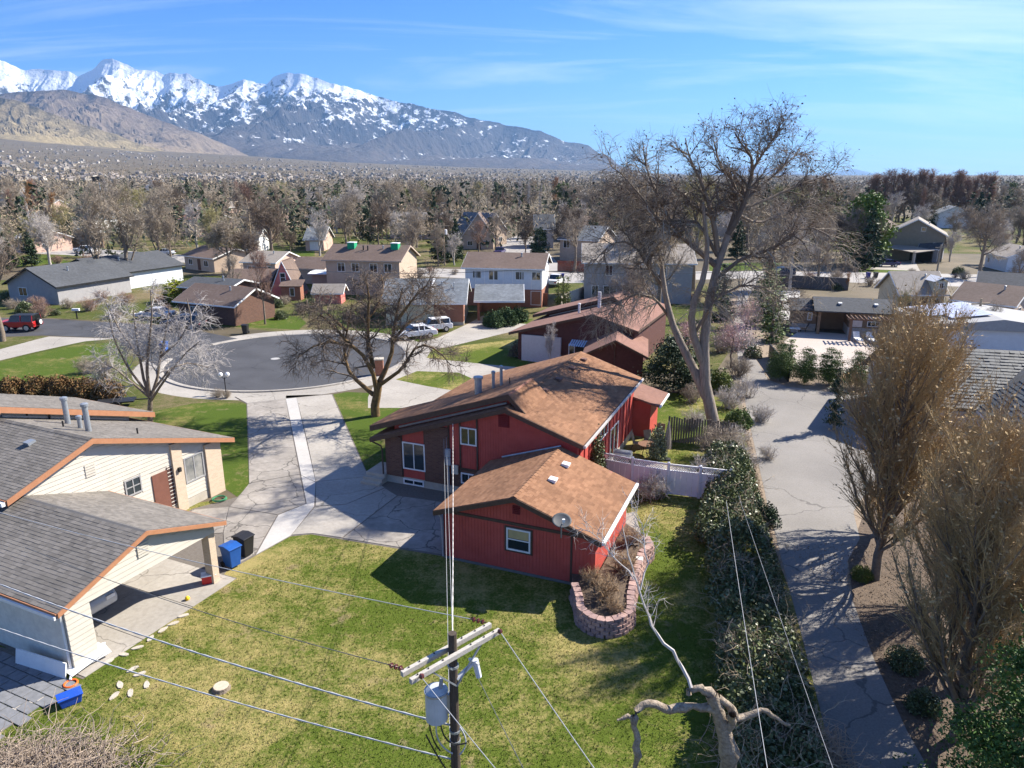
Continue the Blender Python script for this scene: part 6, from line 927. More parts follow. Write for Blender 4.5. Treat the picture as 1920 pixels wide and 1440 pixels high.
# --- low bushes and beds in the yards across the cul-de-sac
for k_, (px, py, s, g_) in enumerate([(int(RS.uniform(a, b)), int(RS.uniform(c, d)), RS.uniform(0.5, 1.1), int(RS.integers(0, 3))) for (a, b, c, d, n_) in ((400, 600, 556, 600, 14), (640, 860, 590, 612, 12), (0, 330, 560, 598, 14), (1060, 1330, 540, 580, 10), (1480, 1660, 520, 545, 9), (1700, 1900, 500, 530, 8), (20, 330, 480, 500, 8), (540, 960, 500, 530, 10)) for _ in range(n_)]):
    ms, mt = ((tb[k_ % 3], (TWIG, TWIG)), (gb[k_ % 3], (TWIGD, LEAFIVY)), (tb[k_ % 3], (TWIG, TWIGR)))[g_]
    put_tree('yard_bush', ms, mt, G(px, py), k_, s, label=('bare grey bush', 'green leafy bush', 'reddish bare bush')[g_] + ' in the yards around the houses beyond the cul-de-sac', cat='shrub', group='yard bushes, ' + ('grey', 'green', 'reddish')[g_])
for a in (('dome', 'p', 1190, 560, 420, 0.9, 'wispy pale tree hiding the grey two storey house'), ('dome', 'g', 1275, 520, 350, 0.8, 'wispy brown tree behind the fork of the tall tree'), ('dome', 'p', 1480, 545, 400, 0.9, 'wispy pale tree left of the pool house roof'), ('round', 'g', 1400, 470, 345, 0.9, 'brown hazy tree seen through the tall tree'), ('round2', 'g', 650, 470, 360, 0.9, 'purplish bare tree behind the tan two storey house'), ('dome', 'd', 710, 470, 375, 0.8, 'dark hazy bare tree right of the green coolers')):
    mid(*a)

cnt = 0
for (px, py, kd, cm_, s) in [(int(RS.uniform(1440, 1950)), int(RS.uniform(408, 468)), ('round', 'round2', 'dome', 'vase', 'fir')[int(RS.integers(0, 5))], 'gdrg'[int(RS.integers(0, 4))], RS.uniform(0.8, 1.2)) for _ in range(30)]:
    if 1640 < px < 1790 and py > 430: continue
    cm_ = 'k' if kd == 'fir' else cm_; put_tree('bare_tree' if kd != 'fir' else 'fir_tree', K[kd], MT[cm_], G(px, py), RS.uniform(0, 6), (s, s, s), label='one of the %s trees between the red poplar grove and the street' % nmv[cm_], cat='tree', group='trees before the poplar grove, ' + nmv[cm_])
while cnt < 96:
    py = RS.uniform(446, 520); px = RS.uniform(-40, 1960); f_ = (px, py)
    if (610 < px < 780 and 470 < py < 530) or (860 < px < 1050 and py > 455) or (540 < px < 625 and py > 480) or (1090 < px < 1340 and py > 480) or (1640 < px < 1780 and py > 470) or (100 < px < 330 and py > 485): continue
    if abs(py - np.interp(px, [-150, 120, 400, 700, 1070, 1400, 1700, 2100], [459, 470, 489, 507, 521, 515, 523, 534])) < 9: continue
    kd = ('round', 'round2', 'vase', 'open', 'dome', 'fir')[int(RS.integers(0, 6))]; cm_ = {'round': 'gdrp', 'round2': 'gdp', 'vase': 'gpy', 'open': 'gd', 'dome': 'gd', 'fir': 'k'}[kd]; cm_ = cm_[int(RS.integers(0, len(cm_)))]; key = kd + cm_
    if key not in K2: K2[key] = K[kd]
    s = RS.uniform(0.6, 1.15); put_tree('bare_tree' if kd != 'fir' else 'fir_tree', K2[key], MT[cm_], G(px, py), RS.uniform(0, 6), (s, s, s), label='%s tree among the far street houses, %s' % (nmv[cm_], zone(px)), cat='tree', group='trees among the houses, ' + nmv[cm_]); cnt += 1
def vines():
    rng = np.random.default_rng(55); n = 480; yy = rng.uniform(14, 41, n); xr = np.interp(yy, [14, 16.8, 23.4, 34, 41], [8.4, 9.2, 10.6, 13.0, 14.6]); P0 = np.stack([xr - rng.uniform(0.2, 2.9, n), yy, rng.uniform(1.0, 1.9, n)], 1); d = nrm(rng.normal(size=(n, 3)) + [0, 0, 0.5]); P = np.zeros((n, 7, 3)); P[:, 0] = P0; L_ = rng.uniform(0.5, 1.6, (n, 1))
    for j in range(1, 7): d = nrm(d + rng.normal(size=d.shape) * 0.35 - [0, 0, 0.08]); P[:, j] = P[:, j - 1] + d * L_ / 6
    R = np.linspace(0.009, 0.004, 7)[None] * np.ones((n, 1)); Q = spawn(rng, P, R, 4, 0.2, 1, 45, 0.4, 0.7, 4, 0.3, 0, 0.2, rmin=0.004); return mesh_np('vines', *tubes([(P, R, 4), (*Q, 3)]))
link('dry_vines', vines(), M('vines_tan', (0.26, 0.20, 0.13), (0.48, 0.39, 0.28), island=True), label='tangled tan stems sticking out of the ivy bank', cat='vines', kind='stuff')
# ------------------------------------------------------------------ utility pole and lines
WOOD = M('pole_wood', (0.05, 0.038, 0.028), (0.11, 0.085, 0.065), scale=6, stretch=(8, 8, 0.7), bump=0.4); ARM = M('weathered_timber', (0.34, 0.31, 0.27), (0.56, 0.53, 0.48), scale=5, bump=0.3, stretch=(1.5, 10, 10)); WIRE = M('wire_grey', (0.34, 0.35, 0.36), (0.46, 0.47, 0.48), rough=0.5); WIRED = M('wire_dark', (0.09, 0.095, 0.10), (0.15, 0.155, 0.16), rough=0.6)
YPO = 12.0; pt = LY(848, 1187, YPO); pole = empty('utility_pole', (pt[0], YPO, 0), 0, label='dark wooden utility pole with double crossarm and transformer on the lawn', cat='utility pole')
MB().tube([(0, 0, -0.3), (0, 0, pt[2] * 0.5), (0, 0, pt[2])], [0.125, 0.105, 0.085], 12).build('shaft', WOOD, pole)
zA = pt[2] - 0.42; eL = G(776, 1248, zA) - np.array([pt[0], YPO, 0]); eR = G(924, 1166, zA) - np.array([pt[0], YPO, 0]); dA = unit((eR - eL) * [1, 1, 0]); nA = np.array([-dA[1], dA[0], 0.0])
hl = 1.12
for sgn in (-1, 1):
    c = nA * sgn * 0.14 + np.array([0, 0, zA]); MB().bar(c - dA * hl, c + dA * hl, 0.085, 0.11).build('crossarm', ARM, pole, bevel=0.008)
    for t_ in (-0.95, -0.7, -0.35, 0.35, 0.7, 0.95): MB().lathe((*(c + dA * t_)[:2], zA + 0.055), [(0.016, 0), (0.016, 0.02), (0.008, 0.024)], 6).build('bolt', BLACK, pole)
MB().bar(np.array([0.0, 0, zA - 0.75]) - nA * 0.1, dA * 0.62 + np.array([0, 0, zA - 0.06]) - nA * 0.14, 0.03).build('brace', GALV, pole); MB().bar(np.array([0.0, 0, zA - 0.75]) - nA * 0.1, -dA * 0.62 + np.array([0, 0, zA - 0.06]) - nA * 0.14, 0.03).build('brace', GALV, pole)
POR = M('porcelain_brown', (0.10, 0.03, 0.025), rough=0.2, spec=0.6)
def insul(p, d, n=3):
    mb = MB(); p = np.asarray(p, float); d = unit(d)
    for i in range(n): q = p + d * (0.06 + i * 0.1); mb.tube([q, q + d * 0.035, q + d * 0.05], [0.055, 0.05, 0.02], 10)
    mb.tube([p, p + d * (0.1 * n + 0.05)], 0.014, 6); mb.build('insulator', POR, pole); return p + d * (0.1 * n + 0.05)
cz = np.array([0, 0, zA + 0.06]); leftd = unit(G(300, 1022, zA) - G(880, 1150, zA)); i1 = insul(dA * 1.05 + cz + nA * 0.2, leftd); i2 = insul(-dA * 1.05 + cz + nA * 0.16, unit(G(560, 1185, zA) - G(757, 1245, zA))); rd = unit(G(1120, 1440, zA) - G(935, 1170, zA)); i3 = insul(dA * 1.08 + cz - nA * 0.16, rd, 1); i4 = insul(-dA * 0.9 + cz - nA * 0.16, rd, 1)
trf = MB().lathe((-0.36, 0.02, 0), [(0.2, zA - 1.62), (0.225, zA - 1.6), (0.225, zA - 0.95), (0.21, zA - 0.9), (0.12, zA - 0.84), (0.0, zA - 0.83)], 24).build('transformer', M('transformer_grey', (0.40, 0.44, 0.47), (0.50, 0.54, 0.57), rough=0.45, scale=3), pole, smooth=False)
MB().tube([(-0.27, 0.0, zA - 0.9), (-0.24, 0, zA - 0.62)], [0.05, 0.035], 10).build('bushing', M('bushing_grey', (0.28, 0.3, 0.32)), trf); MB().lathe((-0.36, 0.02, zA - 0.96), [(0.24, 0), (0.24, 0.045)], 24).build('lid_band', GALV, trf); MB().box(-0.17, -0.07, -0.03, 0.08, zA - 1.45, zA - 1.0).build('bracket', GALV, trf)
MB().bar((0.06, -0.02, zA - 0.62), (0.4, 0.22, zA - 0.42), 0.07, 0.05).build('cutout_arm', M('arm_pale', (0.6, 0.6, 0.6)), pole); MB().tube([(0.42, 0.2, zA - 0.34), (0.5, 0.16, zA - 0.72)], [0.07, 0.06], 10).build('fuse_cutout', M('cutout_pale', (0.52, 0.54, 0.58)), pole); MB().bar((0.3, 0.3, zA - 0.4), (0.5, 0.1, zA - 0.38), 0.05).build('cutout_bracket', MATS['arm_pale'], pole)
for k_, z in enumerate((zA - 0.35, zA - 1.9, zA - 2.15)): MB().lathe((0, 0, z), [(0.115, 0), (0.115, 0.05)], 12).build('band', GALV, pole)
for k_, (a, b, c) in enumerate((((-0.5, 0, zA - 1.1), (-0.58, -0.1, zA - 1.9), (-0.3, -0.1, zA - 2.3)), ((-0.36, -0.1, zA - 1.62), (-0.42, -0.15, zA - 2.1), (-0.05, -0.12, zA - 2.35)), ((-0.28, -0.1, zA - 1.62), (-0.2, -0.2, zA - 2.2), (0.25, -0.1, zA - 2.1)), ((0.1, 0, zA - 1.8), (0.35, -0.1, zA - 2.1), (0.1, -0.15, zA - 2.35)), ((-0.58, -0.1, zA - 1.9), (-0.4, -0.1, zA - 2.4), (-0.12, -0.1, zA - 2.9)))):
    t_ = np.linspace(0, 1, 9)[:, None]; P = (1 - t_) ** 2 * np.array(a) + 2 * t_ * (1 - t_) * np.array(b) + t_ ** 2 * np.array(c); MB().tube(list(P), 0.016, 6).build('jumper_cable', BLACK if k_ % 2 == 0 else WIRE, pole)
po = np.array([pt[0], YPO, 0])
def wire(a, b, r, lb, sag=0.3, mat=WIRE, n=24, twist=0):
    t_ = np.linspace(0, 1, n * (3 if twist else 1)); P = np.asarray(a)[None] * (1 - t_[:, None]) + np.asarray(b)[None] * t_[:, None]; P[:, 2] -= sag * 4 * t_ * (1 - t_)
    rr = [r * (1 + (0.35 * math.sin(i * 2.1) if twist else 0)) for i in range(len(P))]; MB().tube(list(P), rr, 6).build('power_line', mat, label=lb, cat='power line')
ext = lambda a, b, k: np.asarray(a) + (np.asarray(b) - np.asarray(a)) * k
wire(po + i1, ext(po + i1, G(290, 1020, zA - 0.1), 2.2), 0.009, 'thin line from the right insulators across the carport roof', 0.25); wire(po + i2, ext(po + i2, G(400, 1140, zA - 0.15), 2.5), 0.008, 'thin line from the left end of the crossarm over the lawn', 0.2, WIRED)
wire(po + i3, ext(po + i3, G(1120, 1440, zA), 3), 0.009, 'line from the right crossarm end down to the bottom edge', 0.1); wire(po + i4, ext(po + i4, G(935, 1440, zA), 3), 0.008, 'line from the left crossarm end passing in front of the pole', 0.1); wire(po + np.array([0.45, 0.2, zA - 0.7]), ext(po + np.array([0.45, 0.2, zA - 0.7]), G(985, 1440, zA - 0.7), 3), 0.007, 'line from the fuse cutout down to the bottom edge', 0.1, WIRED)
a = po + np.array([-0.1, 0, zA - 1.75]); wire(a, ext(a, G(0, 1082, a[2]), 1.3), 0.02, 'thick grey twisted cable crossing the lawn to the left', 0.35, WIRE, 40, 1); a = po + np.array([-0.1, 0, zA - 2.6]); wire(a, ext(a, G(230, 1236, a[2]), 2.0), 0.017, 'lower grey cable crossing the lawn to the left', 0.3, WIRE, 40, 1)
hs_ = W(-2.55, 6.02); wire(po + np.array([0, 0.05, pt[2] - 0.06]), (hs_[0], hs_[1], 4.15), 0.010, 'pale twisted service cable from the pole top to the red house', 0.45, M('wire_pale', (0.62, 0.6, 0.57)), 40, 1)
hm = W(-3.1, 6.0); wire(po + np.array([-0.12, 0.1, zA - 2.4]), (hm[0], hm[1], 3.2), 0.007, 'thin telephone wire from the pole to the meter, left one', 0.5); hm = W(-2.95, 6.0); wire(po + np.array([0.0, 0.12, zA - 2.2]), (hm[0], hm[1], 3.3), 0.007, 'thin telephone wire from the pole to the meter, right one', 0.4)
wire(G(1362, 940, 5.5), ext(G(1362, 940, 5.5), G(1432, 1380, 5.5), 1.6), 0.007, 'pale wire running over the middle of the ivy bank', 0.15); wire(G(1385, 930, 5.2), ext(G(1385, 930, 5.2), G(1565, 1440, 5.2), 1.5), 0.005, 'thin wire running along the lane edge over the ivy', 0.1)
wire(G(450, 498, 7), G(980, 506, 7), 0.03, 'overhead line along the far street', 0.6, WIRED); wire(G(980, 506, 7), G(1500, 500, 7), 0.03, 'overhead line along the far street behind the tall tree', 0.6, WIRED)
# far street poles
for px, py, top, lb in ((475, 490, 388, 'wooden street pole beside the big dark tree'), (834, 498, 418, 'pale street pole with transformer by the spruce'), (1755, 520, 458, 'yellowish leaning pole at the right'), (1826, 640, 560, 'brown pole behind the slate roof')):
    b = G(px, py); hh = LY(px, top, b[1])[2]; q = empty('street_pole', b, 0.2, label=lb, cat='utility pole'); m_ = M('pole_tan', (0.30, 0.23, 0.15), (0.42, 0.34, 0.24), scale=3); MB().tube([(0, 0, 0), (0, 0, hh)], [0.16, 0.11], 8).build('shaft', m_, q); MB().box(-1.1, 1.1, -0.06, 0.06, hh - 0.6, hh - 0.45).build('crossarm', m_, q)
    if px == 834: MB().lathe((0.35, 0, hh - 2.2), [(0.28, 0), (0.28, 0.9), (0.05, 1.0)], 12).build('transformer', WHITE, q)
    if px == 475: MB().bar((0, 0, hh - 2.2), (-1.6, -0.3, hh - 1.9), 0.08).build('lamp_arm', GALV, q)
# ------------------------------------------------------------------ retaining wall planter of single blocks
BLK = [M('block_pink', (0.36, 0.235, 0.205), (0.46, 0.31, 0.27), scale=6, bump=0.4), M('block_mauve', (0.28, 0.185, 0.17), (0.37, 0.25, 0.225), scale=6, bump=0.4), M('block_pale', (0.60, 0.56, 0.53))]
ring = [G(*p, 0.72)[:2] for p in ((1072, 1092), (1080, 1114), (1084, 1140), (1107, 1158), (1139, 1165), (1168, 1158), (1188, 1144), (1188, 1112), (1197, 1068), (1207, 1035), (1226, 1022), (1215, 1005))]
ring = resample(np.array([(p[0], p[1], 0) for p in ring]), 400); dl = np.r_[0, np.cumsum(np.linalg.norm(np.diff(ring, axis=0), axis=1))]; Lr = dl[-1]; at_ = lambda s: np.array([np.interp(s, dl, ring[:, 0]), np.interp(s, dl, ring[:, 1])])
plr = empty('planter_wall', (*at_(Lr / 2), 0), 0, label='curved retaining wall planter of pinkish blocks at the garage corner', cat='planter'); pc0 = np.array([*at_(Lr / 2), 0]); bmesh_ = {}
for c_ in range(5):
    nb = int(Lr / 0.34); off = 0.5 * (c_ % 2)
    for i in range(nb):
        s0 = (i + off) * Lr / nb; s1 = min(s0 + Lr / nb - 0.02, Lr)
        if s1 - s0 < 0.1: continue
        p, q = at_(s0), at_(s1); d = (q - p) / np.linalg.norm(q - p); n_ = np.array([d[1], -d[0]]); jit = RS.uniform(-0.012, 0.012); bat = 0.02 * (4 - c_); k_ = int(RS.integers(0, 2)) if not (c_ == 4 and i == int(nb * 0.79)) else 2
        o = np.array([*(p + n_ * (jit + bat)), c_ * 0.146 + 0.003]) - pc0; mb = MB(); A_, B_v, C_ = np.array([*(d * np.linalg.norm(q - p)), 0]), np.array([*(-n_ * 0.26), 0]), np.array([0, 0, 0.138])
        mb.prism([o + C_ * 0, o + A_ * 0.12 - B_v * 0.16, o + A_ * 0.88 - B_v * 0.16, o + A_, o + A_ * 0.9 + B_v, o + A_ * 0.1 + B_v], C_); mb.build('block', BLK[k_], plr)
inner = [tuple(at_(s) ) for s in np.linspace(0, Lr, 60)]; gcor = [W(7.05, 5.2), W(7.05, 0.05), W(6.0, -0.1)]
sheet('planter_soil', [(*p,) for p in inner] + [tuple(g) for g in gcor], 0.60, SOIL, plr, kind=None); 
for o_ in plr.children:
    if o_.name.startswith('planter_soil'): o_.location = -pc0
dryb = [tree_meshes('dryp%d' % i, *twigbush(500 + i, 0.7, 0.7, 0.8, (26, 8, 6), 0.006, 0.02)) for i in range(2)]
for k_, (px, py, s, lb) in enumerate(((1135, 1120, 1.1, 'in the round front of the planter'), (1165, 1070, 1.0, 'in the middle of the planter'), (1180, 1020, 0.9, 'at the back of the planter'), (1110, 1095, 0.8, 'at the left of the planter by the garage'), (1150, 1145, 0.7, 'hanging over the front of the planter'))): put_tree('dry_plant', dryb[k_ % 2], (LEAFDRY, M('stems_straw', (0.26, 0.17, 0.09), (0.46, 0.34, 0.22), island=True)), G(px, py, 0.6), k_, s, label='dry straw coloured plant ' + lb, cat='plant')
st_ = sheet('stone_path', pxs((1165, 965), (1190, 960), (1205, 1010), (1175, 1010)), 0.012, CONC)
# ------------------------------------------------------------------ white fence, timber fence, patio things
VIN = M('vinyl_white', (0.80, 0.80, 0.81), (0.86, 0.86, 0.87), rough=0.4); fp = [W(4.35, 10.75), W(6.1, 10.5), W(8.07, 10.5), W(9.72, 10.68), W(11.3, 10.85)]
wf = empty('white_fence', (*fp[0], 0), 0, label='white vinyl fence with lattice top behind the red garage', cat='fence'); f0 = np.array([*fp[0], 0])
for p in fp: c = np.array([*p, 0]) - f0; MB().box(c[0] - .065, c[0] + .065, c[1] - .065, c[1] + .065, 0, 1.86).build('post', VIN, wf); MB().add([(c[0] - .08, c[1] - .08, 1.862), (c[0] + .08, c[1] - .08, 1.862), (c[0] + .08, c[1] + .08, 1.862), (c[0] - .08, c[1] + .08, 1.862), (c[0], c[1], 1.93)], [(0, 3, 2, 1), (0, 1, 4), (1, 2, 4), (2, 3, 4), (3, 0, 4)]).build('post_cap', VIN, wf)
for p, q in zip(fp[:-1], fp[1:]):
    a, b = np.array([*p, 0]) - f0, np.array([*q, 0]) - f0; d = unit(b - a); a = a + d * 0.07; L_ = np.linalg.norm(b - a) - 0.07; n_ = np.array([-d[1], d[0], 0]); nb = int(L_ / 0.28); bw = L_ / nb
    for i in range(nb): MB().obox(a + d * i * bw + [0, 0, 0.08], d * (bw - 0.008), n_ * 0.03, (0, 0, 1.27)).build('board', VIN, wf)
    for z in (0.05, 1.36, 1.72): MB().obox(a - n_ * 0.015 + [0, 0, z], d * L_, n_ * 0.06, (0, 0, 0.08)).build('rail', VIN, wf)
    lt = MB()
    for i in range(int(L_ / 0.13)):
        x = i * 0.13
        for s0, s1 in ((0, 0.28), (0.28, 0)):
            if x + 0.28 <= L_: lt.bar(a + d * (x + s0) + n_ * (0.012 if s0 else 0.02) + [0, 0, 1.44], a + d * (x + s1) + n_ * (0.012 if s0 else 0.02) + [0, 0, 1.72], 0.012, 0.03)
    lt.build('lattice', VIN, wf, kind='stuff')
tfc, wd = place('timber_fence', W(6.6, 18.6), W(10.6, 19.2), 'dark weathered timber fence at the back of the patio yard', 'fence'); [MB().box(x, x + 0.12, 0, 0.04, 0, 1.7 + RS.uniform(-.08, .08)).build('board', M('timber_grey_dark', (0.10, 0.085, 0.07), (0.20, 0.17, 0.14), scale=3), tfc) for x in np.arange(0, wd, 0.16)]
sheet('yard_patio', [W(4.4, 12.2), W(8.3, 11.6), W(8.6, 14.4), W(4.4, 15.0)], 0.012, CONC)
um = empty('patio_umbrella', (*G(1250, 862)[:2], 0), 0, label='closed taupe patio umbrella beside the patio chairs', cat='umbrella'); MB().tube([(0, 0, 0), (0, 0, 2.45)], 0.025, 8).build('pole', GALV, um); MB().lathe((0, 0, 0), [(0.25, 0), (0.25, 0.08), (0.05, 0.12)], 16).build('base', BLACK, um)
cm_ = MB(); nf = 16; cm_.add([(r * (1 + 0.25 * (j % 2)) * math.cos(2 * math.pi * j / nf), r * (1 + 0.25 * (j % 2)) * math.sin(2 * math.pi * j / nf), z) for r, z in ((0.2, 0.75), (0.19, 1.1), (0.14, 1.7), (0.03, 2.5)) for j in range(nf)], [(i * nf + j, i * nf + (j + 1) % nf, (i + 1) * nf + (j + 1) % nf, (i + 1) * nf + j) for i in range(3) for j in range(nf)]); cm_.build('canopy', M('canvas_taupe', (0.24, 0.20, 0.16), (0.32, 0.27, 0.22)), um)
SL_ = M('sling_tan', (0.30, 0.20, 0.12), (0.40, 0.28, 0.18))
for px, py, rz, lb in ((1218, 838, 0.3, 'facing the umbrella'), (1232, 858, 2.2, 'nearest the white fence'), (1196, 842, 1.2, 'beside the grill'), (1236, 825, -0.4, 'behind the umbrella')):
    ch = empty('patio_chair', (*G(px, py)[:2], 0), rz, label='tan sling patio chair ' + lb, cat='chair', group='patio chairs'); MB().obox((-0.27, -0.27, 0.4), (0.54, 0, 0), (0, 0.5, 0), (0, 0, 0.03)).build('seat', SL_, ch); MB().obox((-0.27, 0.24, 0.4), (0.54, 0, 0), (0, 0.18, 0.62), (0, 0.03, 0)).build('backrest', SL_, ch)
    for x in (-0.27, 0.24): MB().tube([(x, -0.27, 0), (x, -0.25, 0.62), (x, 0.26, 0.6), (x, 0.4, 0)], 0.016, 6).build('leg', BLACK, ch)
tb_ = empty('patio_table', (*G(1212, 852)[:2], 0), 0, label='round brown patio table between the sling chairs', cat='table'); MB().lathe((0, 0, 0.68), [(0.55, 0), (0.55, 0.04)], 20).build('top', M('table_brown', (0.20, 0.12, 0.08), rough=0.4), tb_); [MB().tube([(0.35 * math.cos(a), 0.35 * math.sin(a), 0), (0.2 * math.cos(a), 0.2 * math.sin(a), 0.68)], 0.02, 6).build('leg', BLACK, tb_) for a in (0.5, 2.07, 3.64, 5.2)]
gr = empty('barbecue_grill', (*W(5.0, 13.0), 0), RU, label='silver and black barbecue grill against the red house', cat='grill'); MB().box(-0.5, 0.5, -0.3, 0.3, 0.1, 0.8).build('cabinet', BLACK, gr); MB().tube([(-0.5, 0, 0.95), (0.5, 0, 0.95)], 0.28, 14).build('hood', GALV, gr); MB().box(-0.8, -0.5, -0.25, 0.25, 0.78, 0.83).build('side_shelf', GALV, gr)
# black railing behind the clipped firs
rl, wd = place('patio_railing', G(1470, 708), G(1680, 730), 'thin black metal railing behind the clipped evergreens', 'fence')
for z in (0.15, 1.15): MB().box(0, wd, 0, 0.03, z, z + 0.03).build('rail', BLACK, rl)
for x in np.arange(0, wd, 0.14): MB().box(x, x + 0.018, 0.006, 0.024, 0.05, 1.15).build('baluster', BLACK, rl)
rl, wd = place('lane_fence', G(1408, 668), G(1440, 715), 'low dark board fence along the right of the narrow lane', 'fence'); MB().box(0, wd, 1.6, 1.7, 0, 1.3).build('panel', BLACK, rl)
# ------------------------------------------------------------------ cars
TYRE = M('tyre', (0.015, 0.015, 0.016), (0.03, 0.03, 0.032), rough=0.9); RIM = M('rim', (0.45, 0.46, 0.47), rough=0.3, metal=0.7); LITE = M('headlight', (0.7, 0.7, 0.7), rough=0.1); TAIL = M('tail_light', (0.35, 0.01, 0.01), rough=0.2); CGL = glassmat('car_glass', (0.012, 0.014, 0.016), 0.05)
def car(name, label, p, rz, col, kind='sedan', s=1.0):
    r = empty(name, (p[0], p[1], 0.03), rz, label=label, cat='car'); r.scale = (s,) * 3; pm_ = M('paint_' + '_'.join('%d' % (c * 100) for c in col), col, tuple(min(1, c * 1.08) for c in col), rough=0.25, spec=0.6)
    if kind == 'sedan': body = [(-2.3, .35), (2.25, .35), (2.3, .6), (2.15, .72), (1.0, .92), (-1.5, .98), (-2.2, .92), (-2.32, .7)]; cab = [(1.05, .9), (0.3, 1.36), (-0.9, 1.38), (-1.7, .95)]
    elif kind == 'suv': body = [(-2.3, .4), (2.3, .4), (2.35, .7), (2.2, .95), (1.0, 1.08), (-2.2, 1.1), (-2.35, .9)]; cab = [(1.05, 1.06), (0.4, 1.62), (-2.0, 1.66), (-2.3, 1.08)]
    elif kind == 'pickup': body = [(-2.7, .45), (2.6, .45), (2.65, .8), (2.5, 1.05), (1.2, 1.1), (-2.7, 1.1)]; cab = [(1.2, 1.08), (0.7, 1.72), (-0.7, 1.74), (-0.9, 1.08)]
    else: body = [(-2.0, .5), (2.0, .5), (2.05, .75), (1.98, 1.12), (0.7, 1.16), (-1.95, 1.16), (-2.0, .8)]; cab = [(0.72, 1.14), (0.45, 1.78), (-1.9, 1.8), (-1.92, 1.14)]
    wb = 0.92 if kind in ('suv', 'pickup', 'jeep') else 0.88
    MB().prism([(x, -wb, z) for x, z in body], (0, 2 * wb, 0)).build('body', pm_, r, bevel=0.08)
    ins = 0.16; n = len(cab); c_ = MB(); zt_ = max(z for _, z in cab); f = lambda x, z, sg: (x, sg * (wb - 0.04 - ins * (z - cab[0][1]) / (zt_ - cab[0][1])), z)
    c_.add([f(x, z, -1) for x, z in cab] + [f(x, z, 1) for x, z in cab], [tuple(range(n))[::-1], tuple(range(n, 2 * n))] + [(i, (i + 1) % n, n + (i + 1) % n, n + i) for i in range(n)]); gl = c_.build('windows', CGL, r)
    MB().box(cab[2][0] + 0.03, cab[1][0] - 0.03, -wb + 0.2, wb - 0.2, zt_ - 0.02, zt_ + 0.035).build('roof', BLACK if kind == 'jeep' else pm_, r, bevel=0.03)
    pl_ = MB()
    for sg in (-1, 1):
        for x in (cab[1][0] - 0.75 * (cab[1][0] - cab[2][0]) * 0.6, cab[2][0] + 0.05): pl_.bar(f(x, cab[0][1], sg * 1.01), f(x, zt_, sg * 1.01), 0.09)
    pl_.build('pillars', pm_, r, kind='stuff')
    wr = {'sedan': .32, 'suv': .36, 'pickup': .4, 'jeep': .42}[kind]
    for x in (body[0][0] + 0.85, body[1][0] - 0.9):
        for sg in (-1, 1): wt = MB().tube([(x, sg * (wb - 0.2), wr), (x, sg * (wb + 0.02), wr)], wr, 16).build('wheel', TYRE, r); MB().tube([(x, sg * (wb + 0.005), wr), (x, sg * (wb + 0.035), wr)], wr * 0.62, 12).build('rim', RIM, wt)
    for sg in (-1, 1): MB().box(body[1][0] - 0.06, body[1][0] + 0.06, sg * 0.62 - 0.18, sg * 0.62 + 0.18, body[2][1] + 0.02, body[2][1] + 0.16).build('headlight', LITE, r); MB().box(body[0][0] - 0.06, body[0][0] + 0.06, sg * 0.7 - 0.14, sg * 0.7 + 0.14, 0.72, 0.9).build('tail_light', TAIL, r)
    if kind == 'jeep': sp = MB().tube([(-2.05, 0, 1.0), (-2.3, 0, 1.0)], 0.4, 16).build('spare_wheel', TYRE, r); MB().tube([(-2.29, 0, 1.0), (-2.33, 0, 1.0)], 0.25, 12).build('rim', WHITE, sp)
    return r
car('red_jeep', 'red off-road car with black roof and spare wheel at the left', G(40, 620), math.radians(183), (0.42, 0.02, 0.02), 'jeep'); car('dark_suv', 'dark SUV parked behind the pale bare tree', G(346, 617), math.radians(172), (0.03, 0.035, 0.05), 'suv'); car('white_sedan', 'white sedan parked nearer the cul-de-sac behind the dark tree', G(778, 634), math.radians(205), (0.72, 0.73, 0.75)); car('white_hatchback', 'white car parked on the drive of the grey roofed house', G(812, 622), math.radians(205), (0.75, 0.75, 0.76), 'suv', 0.9)
car('navy_sedan', 'navy blue sedan on the drive by the bright pine', G(1661, 500), math.radians(175), (0.02, 0.025, 0.09)); car('white_van', 'white pickup on the far street at the left', G(161, 475), math.radians(-15), (0.7, 0.72, 0.74), 'pickup'); car('silver_car', 'silver car beside the small bare street tree', G(310, 478), math.radians(160), (0.5, 0.53, 0.56)); car('blue_hatchback', 'dark blue car on the street behind the tall tree', G(1463, 519), math.radians(178), (0.03, 0.04, 0.07), 'suv'); car('purple_pickup', 'dark purple car on the side street', G(937, 478), math.radians(80), (0.05, 0.04, 0.12), 'pickup'); car('white_parked_pickup', 'white pickup beside the white two storey house', G(1042, 535), math.radians(70), (0.7, 0.7, 0.7), 'pickup'); car('white_street_car', 'white car on the side street before the grey gabled house', G(1052, 438), math.radians(0), (0.72, 0.72, 0.72), 'suv'); car('grey_sedan', 'small grey car across the street left of the dark SUV', G(292, 598), math.radians(175), (0.4, 0.41, 0.45))
cc = cpo - CS * 4.3 - CV * 0.9; car('carport_car', 'silver car parked deep inside the cream carport', cc, math.radians(-24.4), (0.5, 0.5, 0.5), 'suv')
tr_ = empty('boat_trailer', (*G(222, 762)[:2], 0), 0.3, label='low dark trailer at the hedge end beside the cream house', cat='trailer'); MB().box(-1.4, 1.2, -0.6, 0.6, 0.4, 0.5).build('bed', BLACK, tr_); MB().bar((1.2, 0, 0.45), (2.4, 0, 0.4), 0.08).build('tongue', BLACK, tr_); [MB().tube([(0, s * 0.62, 0.3), (0, s * 0.8, 0.3)], 0.3, 14).build('wheel', TYRE, tr_) for s in (-1, 1)]
